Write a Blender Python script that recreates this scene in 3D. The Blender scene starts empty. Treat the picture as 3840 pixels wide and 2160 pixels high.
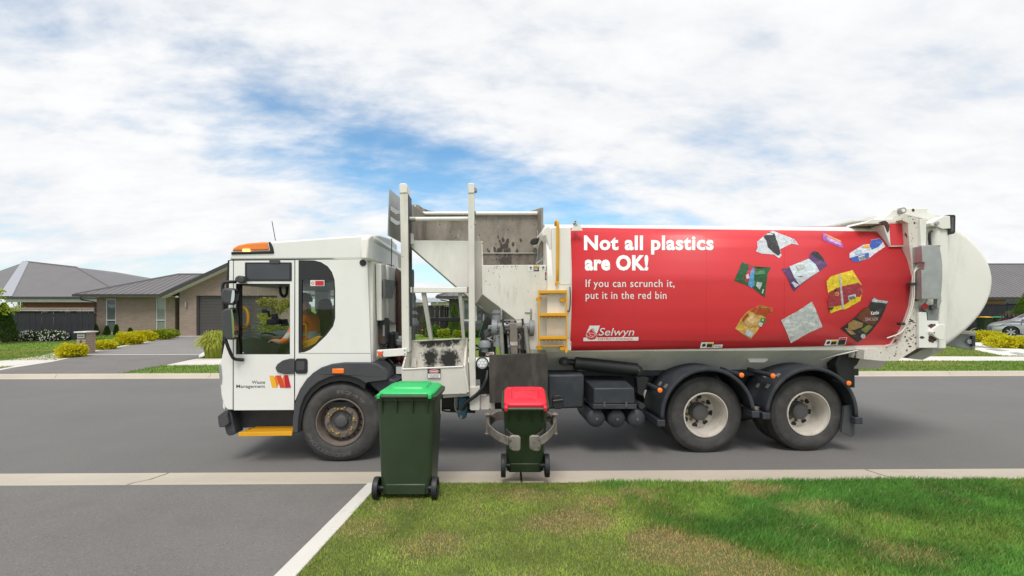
import bpy, bmesh, math, random
import numpy as np
from mathutils import Vector, Matrix, geometry

random.seed(7); rng = np.random.default_rng(7)
R = math.radians
scene = bpy.context.scene
COL = scene.collection

# ------------------------------------------------------------------ camera
FPX, CX, HY, CAMH = 1216.0, 1288.0, 770.0, 1.9      # focal length, centre and horizon on a 2576 px wide picture
cam = bpy.data.cameras.new('camera'); camo = bpy.data.objects.new('camera', cam); COL.objects.link(camo)
camo.location = (0, 0, CAMH); camo.rotation_euler = (R(90), 0, 0)
cam.sensor_width = 36; cam.lens = 36 * FPX / 2576; cam.shift_y = 45.5 / 2576
cam.clip_start = 0.05; cam.clip_end = 3000
scene.camera = camo

# ------------------------------------------------------------------ light
SUN_EL, SUN_AZ = R(60), R(188)                       # azimuth clockwise from +Y
sd = bpy.data.lights.new('sun', 'SUN'); sd.energy = 2.0; sd.angle = R(24); sd.color = (1, .96, .9)
so = bpy.data.objects.new('sun', sd); COL.objects.link(so)
dirv = Vector((math.sin(SUN_AZ) * math.cos(SUN_EL), math.cos(SUN_AZ) * math.cos(SUN_EL), math.sin(SUN_EL)))
so.rotation_euler = dirv.to_track_quat('Z', 'Y').to_euler(); so.location = dirv * 60
scene.view_settings.view_transform = 'Standard'; scene.view_settings.look = 'None'
scene.view_settings.exposure = 0.3; scene.view_settings.gamma = 1
scene.cycles.max_bounces = 6; scene.cycles.transparent_max_bounces = 12

world = bpy.data.worlds.new('World'); scene.world = world; world.use_nodes = True
def build_world():
    nt = world.node_tree; N = nt.nodes; L = nt.links
    for n in list(N): N.remove(n)
    out = N.new('ShaderNodeOutputWorld'); bg = N.new('ShaderNodeBackground'); bg.inputs['Strength'].default_value = 0.1
    L.new(bg.outputs[0], out.inputs[0])
    sky = N.new('ShaderNodeTexSky'); sky.sky_type = 'NISHITA'; sky.sun_disc = False
    sky.sun_elevation = SUN_EL; sky.sun_rotation = SUN_AZ; sky.air_density = 1.0; sky.dust_density = 0.6; sky.ozone_density = 2.0
    tc = N.new('ShaderNodeTexCoord'); sep = N.new('ShaderNodeSeparateXYZ'); L.new(tc.outputs['Generated'], sep.inputs[0])
    def math_(op, a, b=None, c=None, clamp=False):
        n = N.new('ShaderNodeMath'); n.operation = op; n.use_clamp = clamp
        for i, v in enumerate((a, b, c)):
            if v is None: continue
            if isinstance(v, (int, float)): n.inputs[i].default_value = v
            else: L.new(v, n.inputs[i])
        return n.outputs[0]
    zc = math_('MAXIMUM', sep.outputs[2], 0.0); den = math_('ADD', zc, 0.30)
    px = math_('DIVIDE', sep.outputs[0], den); py = math_('DIVIDE', sep.outputs[1], den)
    cmb = N.new('ShaderNodeCombineXYZ'); L.new(px, cmb.inputs[0]); L.new(py, cmb.inputs[1])
    mp = N.new('ShaderNodeMapping'); L.new(cmb.outputs[0], mp.inputs[0]); mp.inputs['Rotation'].default_value = (0, 0, R(-28)); mp.inputs['Scale'].default_value = (1.15, 1.9, 1); mp.inputs['Location'].default_value = (12.3, 8.1, 0)
    def noise(vec, sc, det, rough, dist=0):
        n = N.new('ShaderNodeTexNoise'); L.new(vec, n.inputs['Vector']); n.inputs['Scale'].default_value = sc
        n.inputs['Detail'].default_value = det; n.inputs['Roughness'].default_value = rough; n.inputs['Distortion'].default_value = dist
        return n.outputs['Fac']
    n1 = noise(mp.outputs[0], 1.15, 9, 0.56, 0.25); n2 = noise(mp.outputs[0], 4.2, 8, 0.6, 0.15); n3 = noise(mp.outputs[0], 0.55, 5, 0.5, 0.2)
    # the opening in the cloud deck: an elongated window of clear sky
    def rowdot(v):
        d = N.new('ShaderNodeVectorMath'); d.operation = 'DOT_PRODUCT'; L.new(tc.outputs['Generated'], d.inputs[0]); d.inputs[1].default_value = v; return d.outputs['Value']
    c0 = Vector((-0.16, 1, 0.265)).normalized(); ax = Vector((1.0, 0.1, -0.24)).normalized(); ay = c0.cross(ax).normalized()
    ax = ay.cross(c0)
    a = math_('DIVIDE', rowdot(ax), 0.46); b = math_('DIVIDE', rowdot(ay), 0.12)
    r2 = math_('ADD', math_('MULTIPLY', a, a), math_('MULTIPLY', b, b))
    front = math_('GREATER_THAN', rowdot(c0), 0.0)
    gap = math_('MULTIPLY', math_('POWER', 2.718, math_('MULTIPLY', r2, -1.0)), front)
    low = math_('SUBTRACT', 1.0, math_('MULTIPLY', zc, 5.0), clamp=True)
    cov = math_('ADD', math_('MULTIPLY', n1, 1.25), math_('MULTIPLY', n2, 0.62))
    cov = math_('ADD', cov, math_('MULTIPLY', n3, 0.4))
    cov = math_('SUBTRACT', cov, math_('MULTIPLY', gap, 0.52))
    cov = math_('SUBTRACT', cov, math_('MULTIPLY', low, 0.15))
    mr = N.new('ShaderNodeMapRange'); mr.interpolation_type = 'SMOOTHSTEP'; L.new(cov, mr.inputs[0]); mr.inputs[1].default_value = 0.54; mr.inputs[2].default_value = 1.10
    # grey undersides of the cloud deck
    sh = N.new('ShaderNodeMapRange'); sh.interpolation_type = 'SMOOTHSTEP'; L.new(math_('ADD', math_('MULTIPLY', n2, 0.55), math_('MULTIPLY', n1, 0.6)), sh.inputs[0]); sh.inputs[1].default_value = 0.42; sh.inputs[2].default_value = 0.74
    cc = N.new('ShaderNodeMix'); cc.data_type = 'RGBA'; L.new(sh.outputs[0], cc.inputs['Factor'])
    cc.inputs['A'].default_value = (6.9, 7.1, 7.4, 1); cc.inputs['B'].default_value = (8.15, 8.17, 8.2, 1)
    sk = N.new('ShaderNodeMix'); sk.data_type = 'RGBA'; sk.blend_type = 'MULTIPLY'; sk.inputs['Factor'].default_value = 1
    L.new(sky.outputs[0], sk.inputs['A']); sk.inputs['B'].default_value = (1.0, 1.36, 1.42, 1)
    mx = N.new('ShaderNodeMix'); mx.data_type = 'RGBA'; L.new(mr.outputs[0], mx.inputs['Factor']); L.new(sk.outputs['Result'], mx.inputs['A']); L.new(cc.outputs['Result'], mx.inputs['B'])
    L.new(mx.outputs['Result'], bg.inputs['Color'])
build_world()

# ------------------------------------------------------------------ pixel helpers
ZOOM = {'A': (780, 820, 1.509), 'B': (1340, 640, 2.787), 'C': (1360, 1060, 1.646), 'D': (2100, 800, 1.84), 'E': (2100, 1260, 2.2207),
        'F': (3200, 740, 2.0125), 'G': (2740, 840, 3.0194), 'H': (860, 960, 3.6227), 'I': (1080, 1380, 3.6225), 'J': (1780, 1100, 4.83),
        'K': (1780, 1380, 3.018), 'L': (1500, 1000, 4.829), 'M': (3640, 960, 3.815), 'N': (0, 900, 2.786), 'O': (2160, 1200, 4.293),
        'P': (1360, 1140, 3.15), 'Q': (3260, 760, 4.529), 'R': (3160, 1060, 4.026), 'S': (0, 1700, 1.7173), 'T': (780, 860, 2.897),
        'U': (1380, 1420, 3.01875), 'V': (1360, 860, 2.335), 'W': (800, 1500, 7.1556)}
K0 = 3840 / 2576
def zp(k, pts):
    if k is None: return [tuple(p) for p in pts]
    x0, y0, s = ZOOM[k]
    return [((x0 + p[0] / s) / K0, (y0 + p[1] / s) / K0) for p in pts]
def z1(k, x, y): return zp(k, [(x, y)])[0]
def ray(px, py): return Vector(((px - CX) / FPX, 1, (HY - py) / FPX))
CAM = Vector((0, 0, CAMH))
def WP(px, py, Y): return CAM + ray(px, py) * Y
def GP(px, py, h=0.1):
    d = ray(px, py); t = (h - CAMH) / d.z; return CAM + d * t
# truck frame: u along the truck to its rear, v away from the kerb, w up
T_YAW = R(3.0); T_ORG = Vector((-2.084, 5.88, 0)); T_INV = Matrix.Rotation(-T_YAW, 3, 'Z')
CL = T_INV @ (CAM - T_ORG)
def L3(px, py, v):
    d = T_INV @ ray(px, py); t = (v - CL.y) / d.y; return CL + d * t
def LU(px, py, u):
    d = T_INV @ ray(px, py); t = (u - CL.x) / d.x; return CL + d * t
def toL(p): return T_INV @ (Vector(p) - T_ORG)
def lwp(px, py, Y): return toL(WP(px, py, Y))

# ------------------------------------------------------------------ objects
def mk(name, verts, faces, mat, parent=None, smooth=False, bevel=0, segs=2):
    me = bpy.data.meshes.new(name); me.from_pydata([tuple(v) for v in verts], [], [list(f) for f in faces]); me.update()
    o = bpy.data.objects.new(name, me); COL.objects.link(o)
    if mat: me.materials.append(mat)
    if parent: o.parent = parent
    bm = bmesh.new(); bm.from_mesh(me); bmesh.ops.recalc_face_normals(bm, faces=bm.faces); bm.to_mesh(me); bm.free()
    if smooth: shade(me, smooth)
    if bevel:
        md = o.modifiers.new('bevel', 'BEVEL'); md.width = bevel; md.segments = segs; md.limit_method = 'ANGLE'; md.angle_limit = R(35)
        if not smooth: shade(me, 40)
        md.harden_normals = False
    return o
def shade(me, ang):
    if ang is True: ang = 180
    me.polygons.foreach_set('use_smooth', [True] * len(me.polygons))
    if ang < 179:
        bm = bmesh.new(); bm.from_mesh(me)
        for e in bm.edges:
            if len(e.link_faces) == 2:
                e.smooth = e.calc_face_angle(0) < R(ang)
        bm.to_mesh(me); bm.free()
def tag(o, label=None, cat=None, group=None, kind=None):
    if label: o['label'] = label
    if cat: o['category'] = cat
    if group: o['group'] = group
    if kind: o['kind'] = kind
    return o
def empty(name, loc=(0, 0, 0), rz=0):
    o = bpy.data.objects.new(name, None); COL.objects.link(o); o.location = loc; o.rotation_euler = (0, 0, rz); o.empty_display_size = .2
    return o
def copy_tree(o, parent=None, first=True):
    c = o.copy(); COL.objects.link(c); c.parent = parent
    for ch in list(o.children): copy_tree(ch, c, False)
    return c
def fast(name, V, F, mat, parent=None, col=None):
    V = np.asarray(V, dtype=np.float32); F = np.asarray(F, dtype=np.int32); k = F.shape[1]
    me = bpy.data.meshes.new(name); me.vertices.add(len(V)); me.vertices.foreach_set('co', V.ravel())
    me.loops.add(F.size); me.loops.foreach_set('vertex_index', F.ravel()); me.polygons.add(len(F))
    me.polygons.foreach_set('loop_start', np.arange(0, F.size, k, dtype=np.int32))
    me.update(calc_edges=True)
    if col is not None:
        a = me.color_attributes.new('col', 'FLOAT_COLOR', 'POINT'); c4 = np.ones((len(V), 4), dtype=np.float32); c4[:, :3] = col; a.data.foreach_set('color', c4.ravel())
    me.materials.append(mat); o = bpy.data.objects.new(name, me); COL.objects.link(o)
    if parent: o.parent = parent
    return o
def boxv(x0, x1, y0, y1, z0, z1):
    return ([(x0, y0, z0), (x1, y0, z0), (x1, y1, z0), (x0, y1, z0), (x0, y0, z1), (x1, y0, z1), (x1, y1, z1), (x0, y1, z1)],
            [(0, 3, 2, 1), (4, 5, 6, 7), (0, 1, 5, 4), (1, 2, 6, 5), (2, 3, 7, 6), (3, 0, 4, 7)])
def box(name, x0, x1, y0, y1, z0, z1, mat, parent=None, bevel=0):
    v, f = boxv(min(x0, x1), max(x0, x1), min(y0, y1), max(y0, y1), min(z0, z1), max(z0, z1)); return mk(name, v, f, mat, parent, bevel=bevel)
def merge(parts):
    V, F = [], []
    for v, f in parts:
        n = len(V); V += list(v); F += [[i + n for i in q] for q in f]
    return V, F
def poly_tris(outer, holes=()):
    loops = [[Vector((p[0], p[1], 0)) for p in lp] for lp in [outer, *holes]]
    return geometry.tessellate_polygon(loops)
def prism_mesh(front, back, holes_f=(), holes_b=()):
    """front/back: same-length 3D loops"""
    loops = [front, *holes_f]; lb = [back, *holes_b]
    flat = [p for l in loops for p in l]; flatb = [p for l in lb for p in l]; n = len(flat)
    # tessellate in the plane of the loop
    n3 = Vector((0, 0, 0)); a = front
    for i in range(len(a)):
        p, q = Vector(a[i]), Vector(a[(i + 1) % len(a)])
        n3 += Vector(((p.y - q.y) * (p.z + q.z), (p.z - q.z) * (p.x + q.x), (p.x - q.x) * (p.y + q.y)))
    n3.normalize(); e1 = n3.orthogonal().normalized(); e2 = n3.cross(e1)
    if not holes_f:
        F = [list(range(len(front))), [i + n for i in range(len(front))][::-1]]
    else:
        tr = poly_tris([(Vector(p).dot(e1), Vector(p).dot(e2)) for p in front], [[(Vector(p).dot(e1), Vector(p).dot(e2)) for p in h] for h in holes_f])
        F = [list(t) for t in tr] + [[i + n for i in t][::-1] for t in tr]
    s = 0
    for l in loops:
        m = len(l)
        for i in range(m):
            j = (i + 1) % m; F.append([s + i, s + j, s + j + n, s + i + n])
        s += m
    return flat + flatb, F
def prism(name, k, pts, v0, v1, mat, parent, holes=(), bevel=0, smooth=False):
    """outline given as picture points lying on the truck plane v=v0, carried straight back to v1"""
    f = [L3(x, y, v0) for x, y in zp(k, pts)]; b = [Vector((p.x, v1, p.z)) for p in f]
    hf = [[L3(x, y, v0) for x, y in zp(k, h)] for h in holes]; hb = [[Vector((p.x, v1, p.z)) for p in h] for h in hf]
    V, F = prism_mesh(f, b, hf, hb)
    return mk(name, V, F, mat, parent, bevel=bevel, smooth=smooth)
def rect(x0, y0, x1, y1): return [(x0, y0), (x1, y0), (x1, y1), (x0, y1)]
def rrect(x0, y0, x1, y1, r, n=4):
    P = []
    for cx, cy, a0 in ((x1 - r, y0 + r, -90), (x1 - r, y1 - r, 0), (x0 + r, y1 - r, 90), (x0 + r, y0 + r, 180)):
        for i in range(n + 1):
            a = R(a0 + 90 * i / n); P.append((cx + r * math.cos(a), cy + r * math.sin(a)))
    return P
def circ(cx, cy, r, n=20, ry=None): return [(cx + r * math.cos(2 * math.pi * i / n), cy + (ry or r) * math.sin(2 * math.pi * i / n)) for i in range(n)]
def tube_mesh(pts, r, n=8, caps=True):
    pts = [Vector(p) for p in pts]; rr = r if isinstance(r, (list, tuple)) else [r] * len(pts)
    V, F = [], []; up = None
    for i, p in enumerate(pts):
        t = (pts[min(i + 1, len(pts) - 1)] - pts[max(i - 1, 0)]).normalized()
        if up is None: up = t.orthogonal().normalized()
        else: up = (up - t * up.dot(t)).normalized()
        s = t.cross(up)
        for k in range(n):
            a = 2 * math.pi * k / n; V.append(p + (up * math.cos(a) + s * math.sin(a)) * rr[i])
    for i in range(len(pts) - 1):
        for k in range(n):
            a, b = i * n + k, i * n + (k + 1) % n; F.append((a, b, b + n, a + n))
    if caps: F.append(list(range(n))[::-1]); F.append([(len(pts) - 1) * n + k for k in range(n)])
    return V, F
def smooth_path(pts, it=2):
    pts = [Vector(p) for p in pts]
    for _ in range(it):
        q = [pts[0]]
        for a, b in zip(pts, pts[1:]): q += [a * .75 + b * .25, a * .25 + b * .75]
        q.append(pts[-1]); pts = q
    return pts
def tube(name, pts, r, mat, parent=None, n=8, sm=0):
    if sm: pts = smooth_path(pts, sm)
    V, F = tube_mesh(pts, r, n); return mk(name, V, F, mat, parent, smooth=50)
def lathe_mesh(prof, c, n=40, axis='v'):
    """profile of (radius, offset along axis) about centre c"""
    V, F = [], []; m = len(prof)
    for i in range(n):
        a = 2 * math.pi * i / n; s, co = math.sin(a), math.cos(a)
        for r, h in prof:
            if axis == 'v': V.append((c[0] + r * s, c[1] + h, c[2] + r * co))
            elif axis == 'w': V.append((c[0] + r * s, c[1] + r * co, c[2] + h))
            else: V.append((c[0] + h, c[1] + r * s, c[2] + r * co))
    for i in range(n):
        j = (i + 1) % n
        for k in range(m - 1): F.append((i * m + k, j * m + k, j * m + k + 1, i * m + k + 1))
    if prof[0][0] > 1e-5: pass
    return V, F
def lathe(name, prof, c, mat, parent=None, n=40, axis='v', ang=35):
    V, F = lathe_mesh(prof, c, n, axis); o = mk(name, V, F, mat, parent)
    bm = bmesh.new(); bm.from_mesh(o.data); bmesh.ops.remove_doubles(bm, verts=bm.verts, dist=1e-5); bmesh.ops.recalc_face_normals(bm, faces=bm.faces); bm.to_mesh(o.data); bm.free()
    shade(o.data, ang); return o
def cylv(name, px, py, rpx, v0, v1, mat, parent, n=24, bevel=0):
    c = L3(px, py, v0); r = rpx * (v0 - CL.y) / FPX
    return lathe(name, [(0, 0), (r * .97, 0), (r, min(.006, abs(v1 - v0) * .3)), (r, v1 - v0), (0, v1 - v0)], c, mat, parent, n)

# ------------------------------------------------------------------ materials
MATS = {}
def mat(name, col, rough=.55, metal=0, var=.12, vs=4, bump=0, bs=60, layers=(), coord='Object', spec=None, coat=0, emit=None):
    if name in MATS: return MATS[name]
    m = bpy.data.materials.new(name); m.use_nodes = True; nt = m.node_tree; N = nt.nodes; L = nt.links; b = N['Principled BSDF']
    b.inputs['Roughness'].default_value = rough; b.inputs['Metallic'].default_value = metal
    if coat: b.inputs['Coat Weight'].default_value = coat; b.inputs['Coat Roughness'].default_value = .08
    if spec is not None: b.inputs['Specular IOR Level'].default_value = spec
    tc = N.new('ShaderNodeTexCoord')
    def noise(sc, det=6, stretch=(1, 1, 1), rough_=.6):
        mp = N.new('ShaderNodeMapping'); mp.inputs['Scale'].default_value = stretch; L.new(tc.outputs[coord], mp.inputs[0])
        n = N.new('ShaderNodeTexNoise'); n.inputs['Scale'].default_value = sc; n.inputs['Detail'].default_value = det; n.inputs['Roughness'].default_value = rough_
        L.new(mp.outputs[0], n.inputs['Vector']); return n.outputs['Fac']
    def ramp(src, lo, hi, tlo=0., thi=1.):
        r = N.new('ShaderNodeMapRange'); L.new(src, r.inputs[0]); r.inputs[1].default_value = lo; r.inputs[2].default_value = hi; r.inputs[3].default_value = tlo; r.inputs[4].default_value = thi; return r.outputs[0]
    def mix(f, a, bcol, mode='MIX'):
        x = N.new('ShaderNodeMix'); x.data_type = 'RGBA'; x.blend_type = mode
        if isinstance(f, (int, float)): x.inputs['Factor'].default_value = f
        else: L.new(f, x.inputs['Factor'])
        for s, c in (('A', a), ('B', bcol)):
            if isinstance(c, tuple): x.inputs[s].default_value = (*c[:3], 1)
            else: L.new(c, x.inputs[s])
        return x.outputs['Result']
    c = tuple(col)
    if var:
        c = mix(ramp(noise(vs), .3, .7), tuple(x * (1 - var) for x in col), tuple(min(1, x * (1 + var)) for x in col))
    for ly in layers:
        f = ramp(noise(ly.get('sc', 8), ly.get('det', 8), ly.get('st', (1, 1, 1)), ly.get('ro', .65)), ly['lo'], ly['hi'], 0, ly.get('amt', 1))
        c = mix(f, c, ly['col'])
    if isinstance(c, tuple): b.inputs['Base Color'].default_value = (*c, 1)
    else: L.new(c, b.inputs['Base Color'])
    if bump:
        bn = N.new('ShaderNodeBump'); bn.inputs['Strength'].default_value = bump; bn.inputs['Distance'].default_value = .02
        L.new(noise(bs, 4), bn.inputs['Height']); L.new(bn.outputs[0], b.inputs['Normal'])
    if emit: b.inputs['Emission Color'].default_value = (*emit[:3], 1); b.inputs['Emission Strength'].default_value = emit[3]
    MATS[name] = m; return m
def glassmat(name, tint, refl_rough=.02, ior=1.5):
    m = bpy.data.materials.new(name); m.use_nodes = True; nt = m.node_tree; N = nt.nodes; L = nt.links
    for n in list(N): N.remove(n)
    out = N.new('ShaderNodeOutputMaterial'); t = N.new('ShaderNodeBsdfTransparent'); t.inputs[0].default_value = (*tint, 1)
    g = N.new('ShaderNodeBsdfGlossy'); g.inputs['Roughness'].default_value = refl_rough; f = N.new('ShaderNodeFresnel'); f.inputs[0].default_value = ior
    tc = N.new('ShaderNodeTexCoord'); nz = N.new('ShaderNodeTexNoise'); nz.inputs['Scale'].default_value = 3; L.new(tc.outputs['Object'], nz.inputs['Vector'])
    bp = N.new('ShaderNodeBump'); bp.inputs['Strength'].default_value = .03; L.new(nz.outputs[0], bp.inputs['Height']); L.new(bp.outputs[0], g.inputs['Normal'])
    gm_ = N.new('ShaderNodeNewGeometry'); im = N.new('ShaderNodeMix'); L.new(gm_.outputs['Backfacing'], im.inputs[0]); im.inputs[2].default_value = ior; im.inputs[3].default_value = 1 / ior; L.new(im.outputs[0], f.inputs[0])
    x = N.new('ShaderNodeMixShader'); L.new(f.outputs[0], x.inputs[0]); L.new(t.outputs[0], x.inputs[1]); L.new(g.outputs[0], x.inputs[2]); L.new(x.outputs[0], out.inputs[0])
    MATS[name] = m; return m
def brickmat(name, c1, c2, mortar, sc=1.0, bw=.23, rh=.076):
    m = bpy.data.materials.new(name); m.use_nodes = True; nt = m.node_tree; N = nt.nodes; L = nt.links; b = N['Principled BSDF']; b.inputs['Roughness'].default_value = .9
    tc = N.new('ShaderNodeTexCoord'); s = N.new('ShaderNodeSeparateXYZ'); L.new(tc.outputs['Object'], s.inputs[0])
    a = N.new('ShaderNodeMath'); L.new(s.outputs[0], a.inputs[0]); L.new(s.outputs[1], a.inputs[1]); cb = N.new('ShaderNodeCombineXYZ'); L.new(a.outputs[0], cb.inputs[0]); L.new(s.outputs[2], cb.inputs[1])
    t = N.new('ShaderNodeTexBrick'); L.new(cb.outputs[0], t.inputs['Vector']); t.inputs['Scale'].default_value = 1; t.inputs['Brick Width'].default_value = bw; t.inputs['Row Height'].default_value = rh
    t.inputs['Mortar Size'].default_value = .007; t.inputs['Color1'].default_value = (*c1, 1); t.inputs['Color2'].default_value = (*c2, 1); t.inputs['Mortar'].default_value = (*mortar, 1); t.inputs['Bias'].default_value = 0
    nz = N.new('ShaderNodeTexNoise'); nz.inputs['Scale'].default_value = .9; nz.inputs['Detail'].default_value = 6; L.new(tc.outputs['Object'], nz.inputs['Vector'])
    mr = N.new('ShaderNodeMapRange'); L.new(nz.outputs[0], mr.inputs[0]); mr.inputs[3].default_value = .8; mr.inputs[4].default_value = 1.2
    x = N.new('ShaderNodeMix'); x.data_type = 'RGBA'; x.blend_type = 'MULTIPLY'; x.inputs['Factor'].default_value = 1; L.new(t.outputs['Color'], x.inputs['A']); L.new(mr.outputs[0], x.inputs['B']); L.new(x.outputs['Result'], b.inputs['Base Color'])
    bp = N.new('ShaderNodeBump'); bp.inputs['Strength'].default_value = .6; bp.inputs['Distance'].default_value = .01; L.new(t.outputs['Fac'], bp.inputs['Height']); bp.invert = True; L.new(bp.outputs[0], b.inputs['Normal'])
    MATS[name] = m; return m
def leafmat(name, c1, c2, rough=.55, trans=.25):
    m = bpy.data.materials.new(name); m.use_nodes = True; nt = m.node_tree; N = nt.nodes; L = nt.links; b = N['Principled BSDF']; b.inputs['Roughness'].default_value = rough; b.inputs['Specular IOR Level'].default_value = .3
    g = N.new('ShaderNodeNewGeometry'); x = N.new('ShaderNodeMix'); x.data_type = 'RGBA'; L.new(g.outputs['Random Per Island'], x.inputs['Factor']); x.inputs['A'].default_value = (*c1, 1); x.inputs['B'].default_value = (*c2, 1); L.new(x.outputs['Result'], b.inputs['Base Color'])
    tr = N.new('ShaderNodeBsdfTranslucent'); L.new(x.outputs['Result'], tr.inputs[0]); ms = N.new('ShaderNodeMixShader'); ms.inputs[0].default_value = trans
    out = N['Material Output']; L.new(b.outputs[0], ms.inputs[1]); L.new(tr.outputs[0], ms.inputs[2]); L.new(ms.outputs[0], out.inputs[0])
    MATS[name] = m; return m
def attrmat(name, rough=.7, trans=.2):
    m = bpy.data.materials.new(name); m.use_nodes = True; nt = m.node_tree; N = nt.nodes; L = nt.links; b = N['Principled BSDF']; b.inputs['Roughness'].default_value = rough; b.inputs['Specular IOR Level'].default_value = .25
    a = N.new('ShaderNodeAttribute'); a.attribute_name = 'col'; L.new(a.outputs['Color'], b.inputs['Base Color'])
    tr = N.new('ShaderNodeBsdfTranslucent'); L.new(a.outputs['Color'], tr.inputs[0]); ms = N.new('ShaderNodeMixShader'); ms.inputs[0].default_value = trans
    out = N['Material Output']; L.new(b.outputs[0], ms.inputs[1]); L.new(tr.outputs[0], ms.inputs[2]); L.new(ms.outputs[0], out.inputs[0])
    MATS[name] = m; return m

GRIME = dict(col=(.30, .28, .24), sc=3.0, st=(1, 1, .35), lo=.5, hi=.8, amt=.35)
CHIPS = dict(col=(.055, .035, .03), sc=16, det=10, lo=.66, hi=.69, amt=.9)
M_white = mat('white_paint', (.80, .80, .77), .32, var=.02, vs=1.5, layers=[dict(col=(.55, .54, .49), sc=2.2, lo=.5, hi=.85, amt=.25)], coat=.3)
M_cream = mat('cream_paint', (.78, .765, .72), .42, var=.04, vs=2, layers=[GRIME, dict(col=(.38, .34, .28), sc=7, st=(1, 1, .25), lo=.62, hi=.8, amt=.4)])
M_dirty = mat('dirty_white_steel', (.70, .68, .62), .5, var=.06, vs=3, layers=[GRIME, dict(col=(.33, .28, .21), sc=11, st=(1, 1, .12), lo=.57, hi=.72, amt=.5), CHIPS])
M_rusty = mat('chipped_white_steel', (.66, .62, .56), .5, var=.08, layers=[GRIME, dict(col=(.06, .035, .03), sc=9, det=9, lo=.60, hi=.63), dict(col=(.07, .04, .03), sc=30, det=8, lo=.62, hi=.65)])
M_hopin = mat('scuffed_hopper_steel', (.27, .24, .20), .7, var=.25, vs=2, layers=[dict(col=(.15, .125, .10), sc=3.5, st=(1, 1, .6), lo=.46, hi=.66, amt=.8), dict(col=(.05, .045, .04), sc=14, det=10, lo=.62, hi=.66), dict(col=(.5, .47, .41), sc=9, st=(1, 1, .22), lo=.56, hi=.7, amt=.65)])
M_olive = mat('underside_grey_paint', (.38, .37, .33), .6, var=.12, layers=[dict(col=(.22, .21, .18), sc=4, lo=.5, hi=.75, amt=.6)])
M_red = mat('red_vinyl_wrap', (.70, .036, .048), .46, var=.03, vs=1.2, coat=.12)
M_redlid = mat('red_bin_plastic', (.75, .02, .045), .45, var=.05)
M_greenlid = mat('green_lid_plastic', (.02, .50, .13), .42, var=.06)
M_yellid = mat('yellow_lid_plastic', (.75, .40, .01), .45)
M_bin = mat('dark_green_bin_plastic', (.026, .046, .021), .42, var=.15, vs=3, layers=[dict(col=(.05, .055, .045), sc=2.5, lo=.5, hi=.8, amt=.35)], bump=.05, bs=200)
M_blackpl = mat('black_plastic', (.018, .019, .021), .5, var=.15)
M_greypl = mat('dark_grey_plastic', (.055, .057, .062), .6, var=.12, bump=.1, bs=300, layers=[dict(col=(.11, .105, .1), sc=3, lo=.52, hi=.8, amt=.4)])
M_chassis = mat('chassis_dark_paint', (.029, .034, .043), .55, var=.2, layers=[dict(col=(.10, .095, .09), sc=4, lo=.5, hi=.8, amt=.35), dict(col=(.25, .24, .22), sc=45, lo=.70, hi=.73, amt=.5)])
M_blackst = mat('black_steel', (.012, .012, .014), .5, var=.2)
M_tyre = mat('tyre_rubber', (.048, .046, .045), .75, var=.2, vs=5, bump=.15, bs=120, layers=[dict(col=(.105, .098, .09), sc=5, lo=.45, hi=.75, amt=.6)])
M_tyretxt = mat('tyre_lettering', (.12, .113, .105), .8)
M_rimf = mat('brown_dusty_rim', (.16, .13, .11), .6, var=.2, layers=[dict(col=(.07, .05, .045), sc=6, lo=.5, hi=.75, amt=.6)])
M_rimr = mat('cream_dusty_rim', (.56, .52, .46), .5, var=.1, layers=[dict(col=(.2, .17, .14), sc=4, lo=.5, hi=.75, amt=.7)])
M_hub = mat('grey_hub', (.08, .08, .082), .5, var=.2, layers=[dict(col=(.3, .28, .25), sc=20, lo=.66, hi=.72, amt=.5)])
M_bolt = mat('bolt_steel', (.2, .17, .14), .5, metal=.6)
M_yel = mat('safety_yellow_paint', (.72, .36, .01), .42, var=.08, layers=[dict(col=(.25, .14, .06), sc=14, lo=.62, hi=.7, amt=.8)])
M_yelp = mat('yellow_nut_pointer', (.75, .5, .02), .5)
M_amber = mat('amber_lens', (.85, .17, .01), .2, coat=.5, emit=(1, .25, .02, .12))
M_flash = mat('lit_beacon_lamp', (1, .5, .1), .3, var=0, emit=(1, .42, .1, 3.0))
M_orange = mat('orange_beacon_lens', (.85, .22, .02), .25, var=.08, coat=.5)
M_txt = mat('white_vinyl_lettering', (.82, .83, .83), .4, var=0)
M_dtxt = mat('dark_lettering', (.04, .042, .05), .5, var=0)
M_alu = mat('dull_aluminium', (.42, .43, .44), .42, metal=.65, var=.12, vs=6)
M_steel = mat('worn_steel', (.33, .32, .30), .5, metal=.5, var=.25, vs=8, layers=[dict(col=(.1, .08, .06), sc=8, lo=.55, hi=.7, amt=.6)])
M_grey = mat('grey_paint', (.22, .235, .245), .5, var=.15, layers=[dict(col=(.1, .095, .09), sc=6, lo=.52, hi=.75, amt=.6)])
M_brown = mat('muddy_arm_steel', (.20, .17, .15), .6, var=.2, layers=[dict(col=(.5, .46, .42), sc=11, det=9, lo=.62, hi=.66), dict(col=(.08, .06, .05), sc=4, lo=.5, hi=.7, amt=.6)])
M_plate = mat('worn_dark_rubber_plate', (.048, .041, .036), .8, var=.25, vs=6, bump=.2, bs=80, layers=[dict(col=(.11, .095, .082), sc=9, st=(1, 1, .2), lo=.5, hi=.72, amt=.75), dict(col=(.02, .018, .016), sc=14, st=(1, 1, .25), lo=.55, hi=.7, amt=.6)])
M_teal = mat('teal_pump_paint', (.04, .15, .2), .5, var=.2, layers=[dict(col=(.03, .03, .03), sc=8, lo=.5, hi=.7, amt=.6)])
M_exh = mat('rusty_brown_pipe', (.10, .06, .05), .6, var=.2)
M_glass = glassmat('cab_glass', (.86, .90, .89))
M_dglass = mat('dark_tinted_glass', (.045, .05, .06), .25, var=.2, vs=3, coat=.3)
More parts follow.
